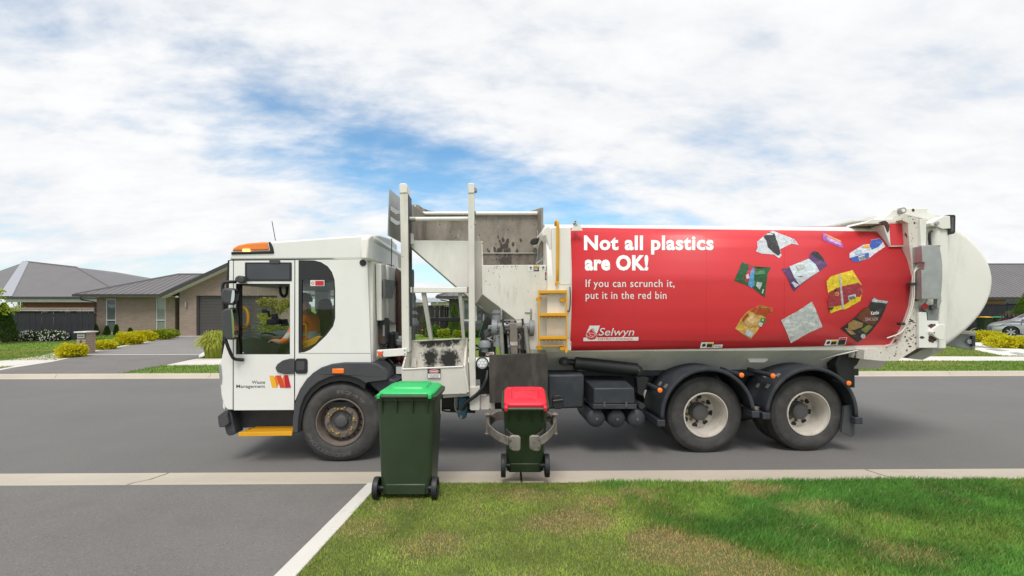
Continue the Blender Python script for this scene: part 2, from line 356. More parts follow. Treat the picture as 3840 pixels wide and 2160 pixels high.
M_hglass = mat('house_window_glass', (.05, .06, .07), .06, var=.1, spec=.8)
M_orgcl = mat('hi_vis_orange_cloth', (.95, .19, .02), .8, var=.1)
M_refl = mat('reflective_tape', (.55, .56, .56), .4)
M_skin = mat('skin', (.42, .22, .15), .55, var=.06)
M_hair = mat('dark_hair', (.015, .011, .01), .6)
M_trou = mat('dark_trousers', (.02, .022, .03), .8)
M_signw = mat('sticker_white', (.75, .75, .73), .45, var=.02)
M_signk = mat('sticker_black', (.02, .02, .022), .45, var=0)
M_signy = mat('sticker_yellow', (.75, .48, .02), .45, var=0)
M_signr = mat('sticker_red', (.55, .02, .04), .45, var=0)
M_concrete = mat('pale_concrete', (.50, .445, .365), .85, var=.1, vs=1.1, bump=.12, bs=120, coord='Object', layers=[dict(col=(.30, .27, .22), sc=2.2, lo=.5, hi=.8, amt=.5), dict(col=(.5, .48, .44), sc=90, lo=.55, hi=.8, amt=.4)])
M_concl = mat('light_concrete', (.62, .595, .55), .85, var=.06, vs=2, bump=.08, bs=150, layers=[dict(col=(.4, .37, .32), sc=5, lo=.55, hi=.8, amt=.5)])
M_asph = mat('asphalt', (.172, .164, .157), .9, var=.10, vs=.7, bump=.5, bs=260, layers=[dict(col=(.31, .295, .28), sc=75, det=3, lo=.55, hi=.70, amt=.8), dict(col=(.06, .056, .053), sc=60, det=2, lo=.56, hi=.75, amt=.6), dict(col=(.20, .187, .172), sc=.9, st=(.5, 1.6, 1), lo=.45, hi=.75, amt=.5), dict(col=(.135, .13, .126), sc=1.6, lo=.5, hi=.75, amt=.45)])
M_asphr = mat('road_asphalt', (.158, .152, .146), .88, var=.08, vs=.5, bump=.4, bs=260, layers=[dict(col=(.25, .24, .23), sc=60, det=3, lo=.55, hi=.70, amt=.7), dict(col=(.06, .057, .054), sc=50, det=2, lo=.56, hi=.75, amt=.5), dict(col=(.17, .162, .154), sc=.5, st=(.12, 1.4, 1), lo=.5, hi=.75, amt=.6)])
M_aggr = mat('exposed_aggregate', (.22, .21, .205), .9, var=.1, vs=1, bump=.3, bs=120, layers=[dict(col=(.36, .35, .34), sc=60, det=3, lo=.58, hi=.7, amt=.8), dict(col=(.1, .1, .1), sc=75, det=3, lo=.6, hi=.7, amt=.6)])
M_lawn = mat('lawn_soil_and_thatch', (.09, .115, .035), .95, var=.25, vs=3, layers=[dict(col=(.17, .14, .07), sc=2.5, lo=.5, hi=.7, amt=.6)])
M_flawn = mat('far_lawn_grass', (.16, .24, .035), .95, var=.2, vs=2.5, bump=.4, bs=90, layers=[dict(col=(.2, .19, .07), sc=1.2, lo=.5, hi=.75, amt=.5), dict(col=(.06, .11, .02), sc=40, lo=.5, hi=.7, amt=.5)])
M_roof = mat('grey_roof_steel', (.145, .138, .143), .55, var=.06, vs=1, layers=[dict(col=(.17, .163, .17), sc=.8, lo=.45, hi=.8, amt=.4)])
M_roofl = mat('pale_grey_roof_steel', (.33, .345, .38), .55, var=.05)
M_fascia = mat('dark_fascia', (.045, .043, .045), .5, var=.1)
M_soffit = mat('white_soffit', (.84, .83, .80), .7, var=.03)
M_fence = mat('charcoal_stained_timber', (.021, .023, .029), .8, var=.3, vs=2, bump=.15, bs=40, layers=[dict(col=(.036, .039, .046), sc=2, st=(6, 6, .4), lo=.5, hi=.7, amt=.6)])
M_fenceb = mat('black_stained_timber', (.02, .018, .018), .8, var=.4, vs=2, layers=[dict(col=(.05, .045, .043), sc=2, st=(6, 6, .4), lo=.5, hi=.7, amt=.6)])
M_pale = mat('weathered_pale_timber', (.5, .45, .38), .85, var=.15)
M_alw = mat('white_window_frame', (.66, .70, .72), .45, var=.03)
M_blind = mat('blind_slats', (.55, .55, .53), .7, var=.05)
M_curt = mat('cream_curtain', (.62, .58, .50), .8, var=.05)
M_gdoor = mat('dark_bronze_garage_door', (.072, .066, .064), .55, var=.06)
M_brownb = brickmat('brown_house_brick', (.31, .24, .195), (.25, .195, .16), (.33, .275, .23))
M_redb = brickmat('red_house_brick', (.20, .075, .05), (.15, .055, .04), (.2, .12, .1))
M_tanb = brickmat('tan_house_brick', (.42, .27, .12), (.36, .22, .1), (.4, .3, .2))
M_block = mat('dark_grey_block', (.075, .075, .08), .9, var=.2, vs=3)
M_mort = mat('grey_mortar', (.14, .14, .145), .95)
M_lbrick = mat('pale_brown_letterbox_brick', (.36, .27, .21), .9, var=.2, vs=9)
M_bark = mat('bark', (.09, .065, .045), .9, var=.3)
M_soil = mat('garden_soil', (.05, .04, .03), .95, var=.3)
M_peb = mat('white_pebbles', (.68, .67, .63), .9, var=.1, vs=20, bump=.5, bs=60)
M_paver = mat('grey_paver', (.33, .33, .33), .85, var=.1)
M_silver = mat('silver_car_paint', (.45, .47, .50), .28, metal=.55, var=.03, coat=.6)
M_lyel = leafmat('yellow_hedge_leaves', (.80, .64, .015), (.45, .50, .02), trans=.35)
M_lyg = leafmat('yellow_green_leaves', (.42, .46, .03), (.18, .28, .02), trans=.3)
M_lcon = leafmat('conifer_leaves', (.035, .085, .012), (.08, .15, .02))
M_lcong = leafmat('bright_conifer_leaves', (.06, .13, .012), (.13, .22, .02))
M_lgrn = leafmat('green_shrub_leaves', (.04, .12, .012), (.13, .25, .02))
M_ldark = leafmat('dark_shrub_leaves', (.03, .07, .015), (.08, .12, .03))
M_lolive = leafmat('olive_gold_leaves', (.22, .26, .03), (.40, .36, .06))
M_lflax = leafmat('flax_blades', (.26, .34, .03), (.60, .58, .12), trans=.35)
M_lpurp = leafmat('purple_flax_blades', (.07, .04, .045), (.13, .09, .08))
M_fl = mat('white_petals', (.8, .78, .8), .6, var=.05)
M_grass = attrmat('grass_blades')
# ================================================================== SETTING
def struct(o): o['kind'] = 'structure'; return o
def sheet(name, pts, mat_, kind='structure', thick=0):
    f = [Vector(p) for p in pts]; b = [p - Vector((0, 0, .03)) for p in f]
    V, F = prism_mesh(f, b); o = mk(name, V, F, mat_)
    if kind: o['kind'] = kind
    return o
def kclamp(p): p.y = max(p.y, kf(p.x) + .178); return p
def gsheet(name, k, pts, h, mat_): return sheet(name, [kclamp(GP(x, y, h)) for x, y in zp(k, pts)], mat_)
def kn(X): return 5.547 + .0147 * X            # near edge of the road
def kb(X): return kn(X) - .594                 # lawn side of the near kerb
def kf(X): return 12.93 + .0223 * X            # far edge of the road
LH = .09                                        # level of the near lawn
XA, XB = -60, 60
sheet('ground', [(-900, -300, -.06), (900, -300, -.06), (900, 1500, -.06), (-900, 1500, -.06)], M_flawn)
# road, as a grid strip
sheet('road', [(XA, kn(XA) - .01, 0), (XB, kn(XB) - .01, 0), (XB, kf(XB) + .02, 0), (XA, kf(XA) + .02, 0)], M_asphr)
# near kerb: shallow mountable profile, cast in 4 m lengths
def kerb(name, edge, prof, X0, X1, step, gap, mat_, sgn):
    root = empty(name, (0, 0, 0)); struct(root); x = X0
    while x < X1 - .01:
        a, b = x + gap, x + step - gap; V, F = [], []
        for X in (a, b):
            for d, w in prof: V.append((X, edge(X) + sgn * d, w))
        n = len(prof)
        for i in range(n - 1): F.append((i, i + 1, n + i + 1, n + i))
        F += [list(range(n)), [n + i for i in range(n)][::-1], (0, n, 2 * n - 1, n - 1)]
        mk('kerb_segment', V, F, mat_, root, smooth=30); x += step
    return root
kerb('near_kerb', kn, [(0, -.05), (0, .006), (.05, .008), (.30, .035), (.50, .078), (.56, .086), (.594, .088), (.594, -.05)], -23.9, 24, 4.0, .011, M_concrete, -1)
kerb('far_kerb', kf, [(-.10, -.05), (-.10, .004), (0, .008), (.035, .02), (.07, .088), (.09, .102), (.17, .106), (.17, -.05)], -40, 40, 4.0, .005, M_concrete, 1)
# near side: asphalt driveway, concrete edging, lawn soil
def ex(Y): return -1.60 + (4.886 - Y) * -.0730 * -1 * -1   # left face of the edging
EY0, EY1 = kb(-1.5) - .004, -3.0
def edge_l(Y): return -1.472 - (4.886 - Y) * .0717
def edge_r(Y): return -1.345 - (4.886 - Y) * .0600
sheet('near_driveway', [(-12, kb(-12) - .003, LH), (edge_l(EY0) - .006, EY0, LH), (edge_l(EY1) - .006, EY1, LH), (-12, EY1, LH)], M_asph)
er = empty('driveway_edging'); struct(er)
ys = [EY0, 3.9, 2.4, .9, -3.0]
for a, b in zip(ys, ys[1:]):
    f = [Vector((edge_l(a), a - .003, LH + .012)), Vector((edge_r(a), a - .003, LH + .012)), Vector((edge_r(b), b + .003, LH + .012)), Vector((edge_l(b), b + .003, LH + .012))]
    V, F = prism_mesh(f, [p - Vector((0, 0, .1)) for p in f]); mk('edging_slab', V, F, M_concl, er, bevel=.006)
sheet('near_lawn', [(edge_r(EY0) + .002, EY0 + .001, LH), (14, kb(14) - .002, LH), (14, -3, LH), (edge_r(EY1) + .002, -3, LH)], M_lawn)
sheet('near_lot', [(-60, -60, -.02), (60, -60, -.02), (60, -2.9, -.02), (-60, -2.9, -.02)], M_flawn)
# far side
FH = .1
sheet('far_lawn', [(XA, kf(XA) + .175, FH), (XB, kf(XB) + .175, FH), (XB, 90, FH), (XA, 90, FH)], M_flawn)
sheet('far_footpath', [GP(-700, 914, FH + .004), GP(0, 908, FH + .004), GP(503, 902, FH + .004), GP(2140, 896, FH + .004), GP(2576, 897, FH + .004), GP(3300, 899, FH + .004),
      GP(3300, 911, FH + .004), GP(2576, 907.5, FH + .004), GP(2140, 907.5, FH + .004), GP(556, 918, FH + .004), GP(0, 922.5, FH + .004), GP(-700, 930, FH + .004)], M_concl)
gsheet('driveway_border', 'N', [(-300, 1395), (130, 1322), (540, 1262), (880, 1190), (1000, 1150), (1880, 1003), (2500, 1000), (2100, 1228), (1710, 1305), (1105, 1419)], FH + .008, M_concl)
gsheet('far_driveway', 'N', [(-300, 1412), (130, 1334), (540, 1272), (880, 1199), (2080, 1199), (2072, 1232), (1690, 1312), (1135, 1417)], FH + .012, M_asph)
gsheet('aggregate_driveway', 'N', [(893, 1194), (1010, 1157), (1885, 1008), (2560, 1003), (2300, 1060), (2085, 1194)], FH + .012, M_aggr)
gsheet('garden_path', 'N', [(0, 1262), (420, 1212), (545, 1180), (700, 1180), (800, 1190), (700, 1225), (530, 1262), (0, 1325)], FH + .007, M_concl)
gsheet('neighbour_path', 'M', [(60, 1235), (270, 1242), (580, 1312), (1300, 1400), (1300, 1428), (455, 1428), (60, 1345)], FH + .008, M_peb)
pv = empty('paver_path'); struct(pv)
for q in ([(90, 1278), (215, 1300), (75, 1310), (-40, 1288)], [(205, 1326), (330, 1321), (545, 1352), (410, 1358)], [(560, 1381), (660, 1376), (800, 1400), (700, 1412)]):
    f = [GP(x, y, FH + .022) for x, y in zp('M', q)]; V, F = prism_mesh(f, [p - Vector((0, 0, .03)) for p in f]); mk('paver', V, F, M_paver, pv)
gsheet('neighbour_driveway', 'M', [(-600, 1085), (300, 1090), (700, 1062), (2200, 1062), (2200, 1260), (763, 1200), (420, 1140), (60, 1105), (-600, 1130)], FH + .010, M_aggr)
gsheet('garden_bed', 'N', [(60, 1085), (700, 1062), (1010, 1010), (1010, 990), (0, 1020)], FH + .006, M_soil)

# ------------------------------------------------------------------ houses
def ribs(o_name, quad, parent, mat_, sp=.38, hgt=.03, wid=.05):
    """standing ribs running up a roof plane given as eave-left, eave-right, ridge-right, ridge-left"""
    a, b, c, d = [Vector(p) for p in quad]; e = (b - a).normalized(); nrm = e.cross(d - a).normalized()
    up = nrm.cross(e); parts = []; Ln = (b - a).length; k = sp * .5
    def yx(p): q = p - a; return q.dot(e), q.dot(up)
    pc, pd = yx(c), yx(d)
    while k < Ln:
        # top limit of the plane above position k
        if pd[0] < k < pc[0]: t = pd[1] + (pc[1] - pd[1]) * (k - pd[0]) / max(pc[0] - pd[0], 1e-6)
        elif k <= pd[0]: t = pd[1] * k / max(pd[0], 1e-6)
        else: t = pc[1] * (Ln - k) / max(Ln - pc[0], 1e-6)
        if t > .15:
            p0, p1 = a + e * k, a + e * k + up * (t - .03); w = e * wid * .5; h = nrm * hgt
            parts.append(([p0 - w, p0 + w, p0 + w * .6 + h, p0 - w * .6 + h, p1 - w, p1 + w, p1 + w * .6 + h, p1 - w * .6 + h], [(0, 1, 2, 3), (0, 3, 7, 4), (1, 5, 6, 2), (3, 2, 6, 7), (4, 7, 6, 5)]))
        k += sp
    V, F = merge(parts); o = mk(o_name, V, F, mat_, parent); o['kind'] = 'stuff'; return o
def slab(name, pts, t, mat_, parent):
    f = [Vector(p) for p in pts]; V, F = prism_mesh(f, [p - Vector((0, 0, t)) for p in f]); return mk(name, V, F, mat_, parent)
def hip_roof(parent, x0, x1, y0, y1, ze, slope, mat_, sp=.38, ribm=None, ridge_cap=True, name='roof'):
    d = (y1 - y0) / 2; zr = ze + d * slope; ra, rb = x0 + d, x1 - d
    P = [(x0, y0, ze), (x1, y0, ze), (x1, y1, ze), (x0, y1, ze), (ra, y0 + d, zr), (rb, y0 + d, zr)]
    rf = mk(name, P, [(0, 1, 5, 4), (1, 2, 5), (2, 3, 4, 5), (3, 0, 4), (0, 3, 2, 1)], mat_, parent)
    ribs('roof_rib', [P[0], P[1], P[5], P[4]], rf, ribm or mat_, sp)
    caps = []
    for a, b in ((0, 4), (1, 5), (4, 5)): caps.append(tube_mesh([Vector(P[a]) + Vector((0, 0, .02)), Vector(P[b]) + Vector((0, 0, .02))], .07, 6))
    V, F = merge(caps); mk('ridge_cap', V, F, ribm or mat_, rf)
    g = []
    for a, b in (((x0 - .06, y0 - .07, x1 + .06, y0 + .05)), ((x0 - .07, y0 - .05, x0 + .05, y1)), ((x1 - .05, y0 - .05, x1 + .07, y1))) if False else []: pass
    g = [boxv(x0 - .08, x1 + .08, y0 - .1, y0 + .0, ze - .13, ze + .01), boxv(x0 - .1, x0 - .0, y0 + .003, y1, ze - .13, ze + .01), boxv(x1 + .0, x1 + .1, y0 + .003, y1, ze - .13, ze + .01)]
    V, F = merge(g); mk('gutter', V, F, M_fascia, rf)
    slab('soffit', [(x0, y0, ze - .14), (x1, y0, ze - .14), (x1, y1, ze - .14), (x0, y1, ze - .14)], .02, M_soffit, rf)
    return rf
def window(parent, x0, x1, z0, z1, y, transom=None, blind='slats', fr=.05):
    w = mk('window_frame', *merge([boxv(x0, x0 + fr, y - .03, y + .05, z0, z1), boxv(x1 - fr, x1, y - .03, y + .05, z0, z1), boxv(x0 + fr, x1 - fr, y - .03, y + .05, z1 - fr, z1), boxv(x0 + fr, x1 - fr, y - .03, y + .05, z0, z0 + fr)] +
             ([boxv(x0 + fr, x1 - fr, y - .025, y + .05, transom - fr / 2, transom + fr / 2)] if transom else [])), M_alw, parent)
    zs = [z0 + fr, transom - fr / 2, transom + fr / 2, z1 - fr] if transom else [z0 + fr, z1 - fr]
    for a, b in zip(zs[::2], zs[1::2]): box('pane', x0 + fr, x1 - fr, y + .005, y + .012, a, b, M_hgl2, w)
    if blind == 'slats':
        sl = []; z = z0 + fr
        while z < z1 - fr - (z1 - z0) * .16: sl.append(boxv(x0 + fr, x1 - fr, y + .03, y + .034, z, z + .028)); z += .05
        o = mk('blind', *merge(sl), M_blind, w); o['kind'] = 'stuff'
    elif blind: box('curtain', x0 + fr, x1 - fr, y + .03, y + .05, z0 + fr, z1 - fr, M_curt, w)
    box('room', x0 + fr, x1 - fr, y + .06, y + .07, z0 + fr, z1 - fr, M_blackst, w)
    return w
M_hgl2 = glassmat('window_glass', (.82, .86, .86))
def wall_holes(name, x0, x1, z0, z1, y0, y1, holes, mat_, parent, outline=None):
    o2 = outline or [(x0, z0), (x1, z0), (x1, z1), (x0, z1)]
    f = [Vector((x, y0, z)) for x, z in o2]; b = [Vector((x, y1, z)) for x, z in o2]
    hf = [[Vector((x, y0, z)) for x, z in h] for h in holes]; hb = [[Vector((x, y1, z)) for x, z in h] for h in holes]
    V, F = prism_mesh(f, b, hf, hb); return mk(name, V, F, mat_, parent)
def q2(a, b, c, d): return [(a, c), (b, c), (b, d), (a, d)]

def house_brown():
    h = empty('brick_house', (-20, 30, FH)); inv = Vector((-20, 30, FH))
    tag(h, 'brown brick house with grey roof, gable and dark garage door behind the cab', 'house')
    h.location = (0, 0, 0)
    Y = 30.0
    def X(d, y=Y): return (d - CX) / FPX * y
    def Zz(d, y=Y): return CAMH + (HY - d) / FPX * y
    w1 = (X(z1('N', 1103, 0)[0]), X(z1('N', 1208, 0)[0]), FH + .12, Zz(z1('N', 0, 612)[1])); w2 = (X(z1('N', 1628, 0)[0]), X(z1('N', 1728, 0)[0]), FH + .25, Zz(z1('N', 0, 604)[1]))
    wall_holes('wall', X(243), X(440.7), FH, 2.55, Y, Y + .25, [q2(*w1), q2(*w2)], M_brownb, h)
    box('wall', X(243) , X(243) + .25, Y + .252, 37, FH, 2.55, M_brownb, h); box('wall', X(440.7) - .25, X(440.7), Y + .252, 33, FH, 2.55, M_brownb, h)
    zt = Zz(z1('N', 0, 838)[1]); window(h, *w1[:2], *w1[2:], Y + .06, zt); window(h, *w2[:2], *w2[2:], Y + .06, zt, 'curtain')
    hip_roof(h, -26.6, -12.2, 29.4, 36.9, 2.62, .385, M_roof, .38)
    # garage wing with gable to the street
    YG = 29.0; gx0, gx1 = X(451.5, YG), X(783, YG) - .4; ax = (X(404.5, 28.5) + X(783, 28.5)) / 2; az = 4.62; ze = 2.60
    gd = (X(493.6, YG), X(697, YG), FH + .0, Zz(743.6, YG))
    top = lambda x: az - .1 - abs(x - ax) * (az - ze) / (ax - X(404.5, 28.5))
    wall_holes('gable_wall', 0, 0, 0, 0, YG, YG + .24, [q2(gd[0], gd[1], FH + .02, gd[3])], M_brownb, h, outline=[(gx0, FH), (gx1, FH), (gx1, top(gx1)), (ax, top(ax)), (gx0, top(gx0))])
    box('wall', gx0, gx0 + .24, YG + .242, 34, FH, 2.55, M_brownb, h)
    g = empty('garage_door'); g.parent = h; z = FH + .02; n = 13; dz = (gd[3] - z) / n
    mk('door_frame', *merge([boxv(gd[0], gd[0] + .1, YG + .10, YG + .2, z, gd[3]), boxv(gd[1] - .1, gd[1], YG + .10, YG + .2, z, gd[3])]), M_fascia, g)
    for i in range(n): box('door_panel', gd[0] + .1, gd[1] - .1, YG + .15 + (.01 if i % 2 else 0), YG + .2, z + i * dz + .012, z + (i + 1) * dz, M_gdoor, g)
    box('door_backing', gd[0] + .02, gd[1] - .02, YG + .205, YG + .23, z, gd[3], M_blackst, g)
    gl = X(404.5, 28.5); gr = 2 * ax - gl; y0, y1 = 28.45, 40
    for s, xe in ((-1, gl), (1, gr)):
        rf = slab('roof', [(xe, y0, ze), (xe, y1, ze), (ax, y1, az), (ax, y0, az)], .06, M_roof, h)
        ribs('roof_rib', [(xe, y1, ze), (xe, y0, ze), (ax, y0, az), (ax, y1, az)] if s < 0 else [(xe, y0, ze), (xe, y1, ze), (ax, y1, az), (ax, y0, az)], rf, M_roof, .38)
        V, F = prism_mesh([Vector((xe, y0 - .03, ze + .03)), Vector((ax, y0 - .03, az + .05)), Vector((ax, y0 - .03, az - .19)), Vector((xe, y0 - .03, ze - .2))], [Vector((xe, y0, ze + .03)), Vector((ax, y0, az + .05)), Vector((ax, y0, az - .19)), Vector((xe, y0, ze - .2))])
        mk('barge_board', V, F, M_fascia, rf)
        V, F = prism_mesh([Vector((xe, y0 + .002, ze - .21)), Vector((ax, y0 + .002, az - .20)), Vector((ax, YG, az - .20)), Vector((xe, YG, ze - .21))], [Vector((xe, y0 + .002, ze - .16)), Vector((ax, y0 + .002, az - .15)), Vector((ax, YG, az - .15)), Vector((xe, YG, ze - .16))])
        mk('soffit', V, F, M_soffit, rf)
    x = X(z1('N', 1012, 0)[0]); tube('downpipe', [(x - .55, 29.5, 2.48), (x - .55, 29.5, 2.3), (x - .06, 29.95, 2.15), (x - .06, 29.95, FH)], .045, M_fascia, h)
    for dx, dy in ((z1('N', 1950, 673)), (719, 763)):
        lp = empty('wall_lamp'); lp.parent = h; xx, zz = X(dx, YG), Zz(dy, YG)
        lathe('lamp_body', [(0, 0), (.05, 0), (.05, .28), (0, .28)], (xx, YG - .09, zz - .14), M_alu, lp, 12, 'w'); box('lamp_bracket', xx - .02, xx + .02, YG - .05, YG, zz - .02, zz + .02, M_alu, lp)
    bx, bz = X(z1('N', 1850, 0)[0], 28.9), Zz(z1('N', 0, 590)[1], 28.9)
    lathe('security_light', [(0, 0), (.09, .02), (.1, .08), (.04, .12), (0, .12)], (bx, 28.9, bz - .08), M_soffit, h, 12, 'w')
    box('entry_wall', X(440.7) + .01, gx0, 32.6, 32.8, FH, 2.5, M_fascia, h)
    return h
house_brown()

def house_left():
    h = empty('red_brick_house'); tag(h, 'large grey-roofed house with red brick wall behind the charcoal fence', 'house')
    Y = 40.0
    def pt(x, y, Yd): p = z1('N', x, y); return WP(*p, Yd)
    E = pt(60, 592, 39.4); Fr = pt(1330, 640, 39.4); A = pt(270, 225, 46); ez = E.z; Fr.z = ez; nB = (Fr - E).cross(A - E); rB = ray(*z1('N', 800, 285)); B = CAM + rB * ((E - CAM).dot(nB) / rB.dot(nB))
    El = Vector((E.x - 14, 39.4 + 6, ez)); Br = Vector((B.x + 6.5, 57, ez)); Fr.z = ez
    bk = Vector((E.x - 8, 60, A.z))
    P = [E, Fr, Vector((Fr.x + 2, 60, ez)), B, A, El, bk, Vector((El.x - 4, 62, ez))]
    rf = mk('roof', P, [(0, 1, 3, 4), (1, 2, 3), (0, 4, 5), (4, 6, 7, 5), (4, 3, 2, 6), (0, 5, 7, 2, 1)], M_roof, h)
    mk('roof_rib', *([], []), M_roof, rf) if False else None
    for s, dx in ((0, -.55), (1, .55)):
        t = (Vector((dx, 0, 0)));
        V, F = prism_mesh([E + Vector((0, -.05, .05)), E + t + Vector((0, -.05, .05)), A + t * .6 + Vector((0, -.05, .03)), A + Vector((0, -.05, .05))], [E + Vector((0, 0, .0)), E + t, A + t * .6, A])
        mk('hip_flashing', V, F, M_roofl, rf)
    V, F = merge([tube_mesh([A, B], .08, 6), tube_mesh([B, Fr], .08, 6)]); mk('ridge_cap', V, F, M_roof, rf)
    box('gutter', E.x - .1, Fr.x + .1, 39.2, 39.4, ez - .18, ez, M_fascia, h); box('fascia', E.x, Fr.x, 39.402, 39.5, ez - .45, ez - .19, M_alu, h)
    box('wall', E.x + .6, Fr.x - .4, 40, 40.3, FH, ez - .3, M_redb, h); box('wall', E.x + .6, E.x + .9, 40.302, 56, FH, ez - .3, M_redb, h)
    box('downpipe', z_x('N', 175, 39.8), z_x('N', 190, 39.8), 39.85, 39.95, FH, ez - .2, M_alu, h)
    v = pt(1225, 415, 47); lathe('roof_vent', [(.0, .28), (.22, .26), (.3, .12), (.2, .1), (.2, -.3)], (v.x, 46.2, v.z - .1), M_roofl, rf, 14, 'w')
    # pale ornamental screen seen over the fence
    s = pt(500, 712, 27)
def z_x(k, x, Y): return (z1(k, x, 0)[0] - CX) / FPX * Y
def z_z(k, y, Y): return CAMH + (HY - z1(k, 0, y)[1]) / FPX * Y
house_left()

def house_dark():
    h = empty('dark_block_house'); tag(h, 'dark grey block house with hip roof seen between the white lift posts', 'house')
    Y = 29.5; x0 = z_x('L', 890, Y); x1 = x0 + 9; wx0, wx1 = z_x('L', 1135, Y), z_x('L', 1388, Y); wz0, wz1 = z_z('L', 985, Y), z_z('L', 580, Y)
    wall_holes('wall', x0, x1, FH, 2.45, Y, Y + .2, [q2(wx0, wx1, wz0, wz1)], M_mort, h); box('wall', x0, x0 + .2, Y + .202, 38, FH, 2.45, M_mort, h)
    window(h, wx0, wx1, wz0, wz1, Y + .05, None, 'slats', .09)
    me = None; bw, bh = .39, .19; r = 0; z = FH + .005
    while z + bh < 2.45:
        x = x0 + .005 - (bw / 2 if r % 2 else 0)
        while x < x1:
            a, b = max(x, x0 + .005), min(x + bw - .012, x1)
            if b - a > .05 and not (b > wx0 and a < wx1 and z + bh > wz0 and z < wz1) and x < x0 + 5:
                v, f = boxv(0, 1, 0, .012, 0, bh - .012)
                o = bpy.data.objects.new('block', blockmesh(v, f)); COL.objects.link(o); o.parent = h; o.location = (a, Y - .0115, z); o.scale = (b - a, 1, 1)
            x += bw
        z += bh; r += 1
    hip_roof(h, z_x('L', 672, 28.9), x1 + .6, 28.9, 38.5, 2.50, .4, M_roof, .38)
    tube('overflow_pipe', [(z_x('L', 735, 29), 29, z_z('L', 602, 29)), (z_x('L', 885, 29.4), 29.45, z_z('L', 632, 29.4))], .03, M_fascia, h)
_bm = {}
def blockmesh(v, f):
    if 'b' not in _bm:
        me = bpy.data.meshes.new('block'); me.from_pydata(v, [], f); me.materials.append(M_block); _bm['b'] = me
    return _bm['b']
house_dark()

def house_right():
    h = empty('tan_brick_house'); tag(h, 'grey-roofed tan brick house behind the parked silver car', 'house')
    Y = 37.0; ez = z_z('M', 590, Y - .6); x0 = z_x('M', -60, Y); d = 5.2
    hip_roof(h, x0 - 1.0, x0 + 26, Y - .6, Y + 11.4, ez, .50, M_roof, .38)
    wx0 = z_x('M', 498, Y); box('wall', x0 - .4, wx0, Y, Y + .25, FH, ez - .15, M_tanb, h); box('wall', wx0 + 2.4, x0 + 25, Y, Y + .25, FH, ez - .15, M_tanb, h); box('wall', wx0, wx0 + 2.4, Y, Y + .25, FH, 1.3, M_tanb, h)
    window(h, wx0, wx0 + 2.4, 1.302, ez - .18, Y + .06, None, None)
house_right()
for i, (pk, Y, dpt, lab) in enumerate((((60, 350, 560, 20), 52, 8, 'pale grey hip roof of a distant house left of the dish mast'), ((470, 900, 562, 20), 47, 9, 'distant pale roofed house right of the slanted lift strut'))):
    h = empty('distant_house'); tag(h, lab, 'house', 'distant houses over the back fence')
    x0, x1 = z_x('L', pk[0] - 250 * (i == 0), Y), z_x('L', pk[1], Y); ez = 2.3; apex = z_z('L', pk[2], Y + 3); xm = (x0 + x1) / 2 - (0 if i == 0 else 1.2); 
    P = [(x0, Y, ez), (x1, Y, ez), (x1, Y + dpt, ez), (x0, Y + dpt, ez), (xm - .8, Y + 3.5, apex), (xm + .3, Y + 3.5, apex)]
    rf = mk('roof', P, [(0, 1, 5, 4), (1, 2, 5), (2, 3, 4, 5), (3, 0, 4), (3, 2, 1, 0)], M_roofl, h); ribs('roof_rib', [P[0], P[1], P[5], P[4]], rf, M_roofl, .5)
    box('wall', x0 + .4, x1 - .4, Y + .4, Y + dpt - .4, FH, ez - .02, M_curt, h)
    if i: 
        c = WP(*z1('L', 672, 670), 46.6); dd = lathe('satellite_dish', [(0, .1), (.18, .07), (.33, 0), (.34, .01), (.18, .09), (0, .12)], (c.x, c.y, c.z), M_roofl, h, 16, 'u')
        tube('dish_mast', [(c.x, c.y, c.z - .9), (c.x, c.y, c.z)], .03, M_roofl, h, 6)

# ------------------------------------------------------------------ fences
def fence(name, label, x0, x1, y0, y1, z1_, pw, mat_, cap=True, group=None, gaps=0):
    root = empty(name); tag(root, label, 'fence', group); d = Vector((x1 - x0, y1 - y0, 0)); Ln = d.length; d.normalize(); nrm = Vector((d.y, -d.x, 0)); n = int(Ln / pw); me = None
    for i in range(n):
        if me is None:
            v, f = boxv(0, pw - .008, -.01, .01, 0, z1_ - FH); me = bpy.data.meshes.new('paling'); me.from_pydata(v, [], f); me.materials.append(mat_)
        o = bpy.data.objects.new('paling', me); COL.objects.link(o); o.parent = root; o.location = (x0 + d.x * pw * i, y0 + d.y * pw * i, FH); o.rotation_euler = (random.uniform(-.004, .004), random.uniform(-.006, .006), math.atan2(d.y, d.x) + random.uniform(-.02, .02)); o.scale = (random.uniform(.965, 1.0) + (.06 if gaps else 0), 1, random.uniform(.985, 1.01))
    a = Vector((x0, y0, 0)) ; b = Vector((x1, y1, 0))
    for zz in (.35, z1_ - .3):
        V, F = prism_mesh([a - nrm * .02 + Vector((0, 0, FH + zz - .045)), b - nrm * .02 + Vector((0, 0, FH + zz - .045)), b - nrm * .02 + Vector((0, 0, FH + zz + .045)), a - nrm * .02 + Vector((0, 0, FH + zz + .045))],
                          [a - nrm * .06 + Vector((0, 0, FH + zz - .045)), b - nrm * .06 + Vector((0, 0, FH + zz - .045)), b - nrm * .06 + Vector((0, 0, FH + zz + .045)), a - nrm * .06 + Vector((0, 0, FH + zz + .045))])
        mk('rail', V, F, mat_, root)
    if cap:
        V, F = prism_mesh([a + nrm * .06 + Vector((0, 0, z1_ + .005)), b + nrm * .06 + Vector((0, 0, z1_ + .005)), b - nrm * .06 + Vector((0, 0, z1_ + .005)), a - nrm * .06 + Vector((0, 0, z1_ + .005))],
                          [a + nrm * .06 + Vector((0, 0, z1_ + .045)), b + nrm * .06 + Vector((0, 0, z1_ + .045)), b - nrm * .06 + Vector((0, 0, z1_ + .045)), a - nrm * .06 + Vector((0, 0, z1_ + .045))])
        mk('capping', V, F, mat_, root)
    return root
fx1 = z_x('N', 1000, 28.5)
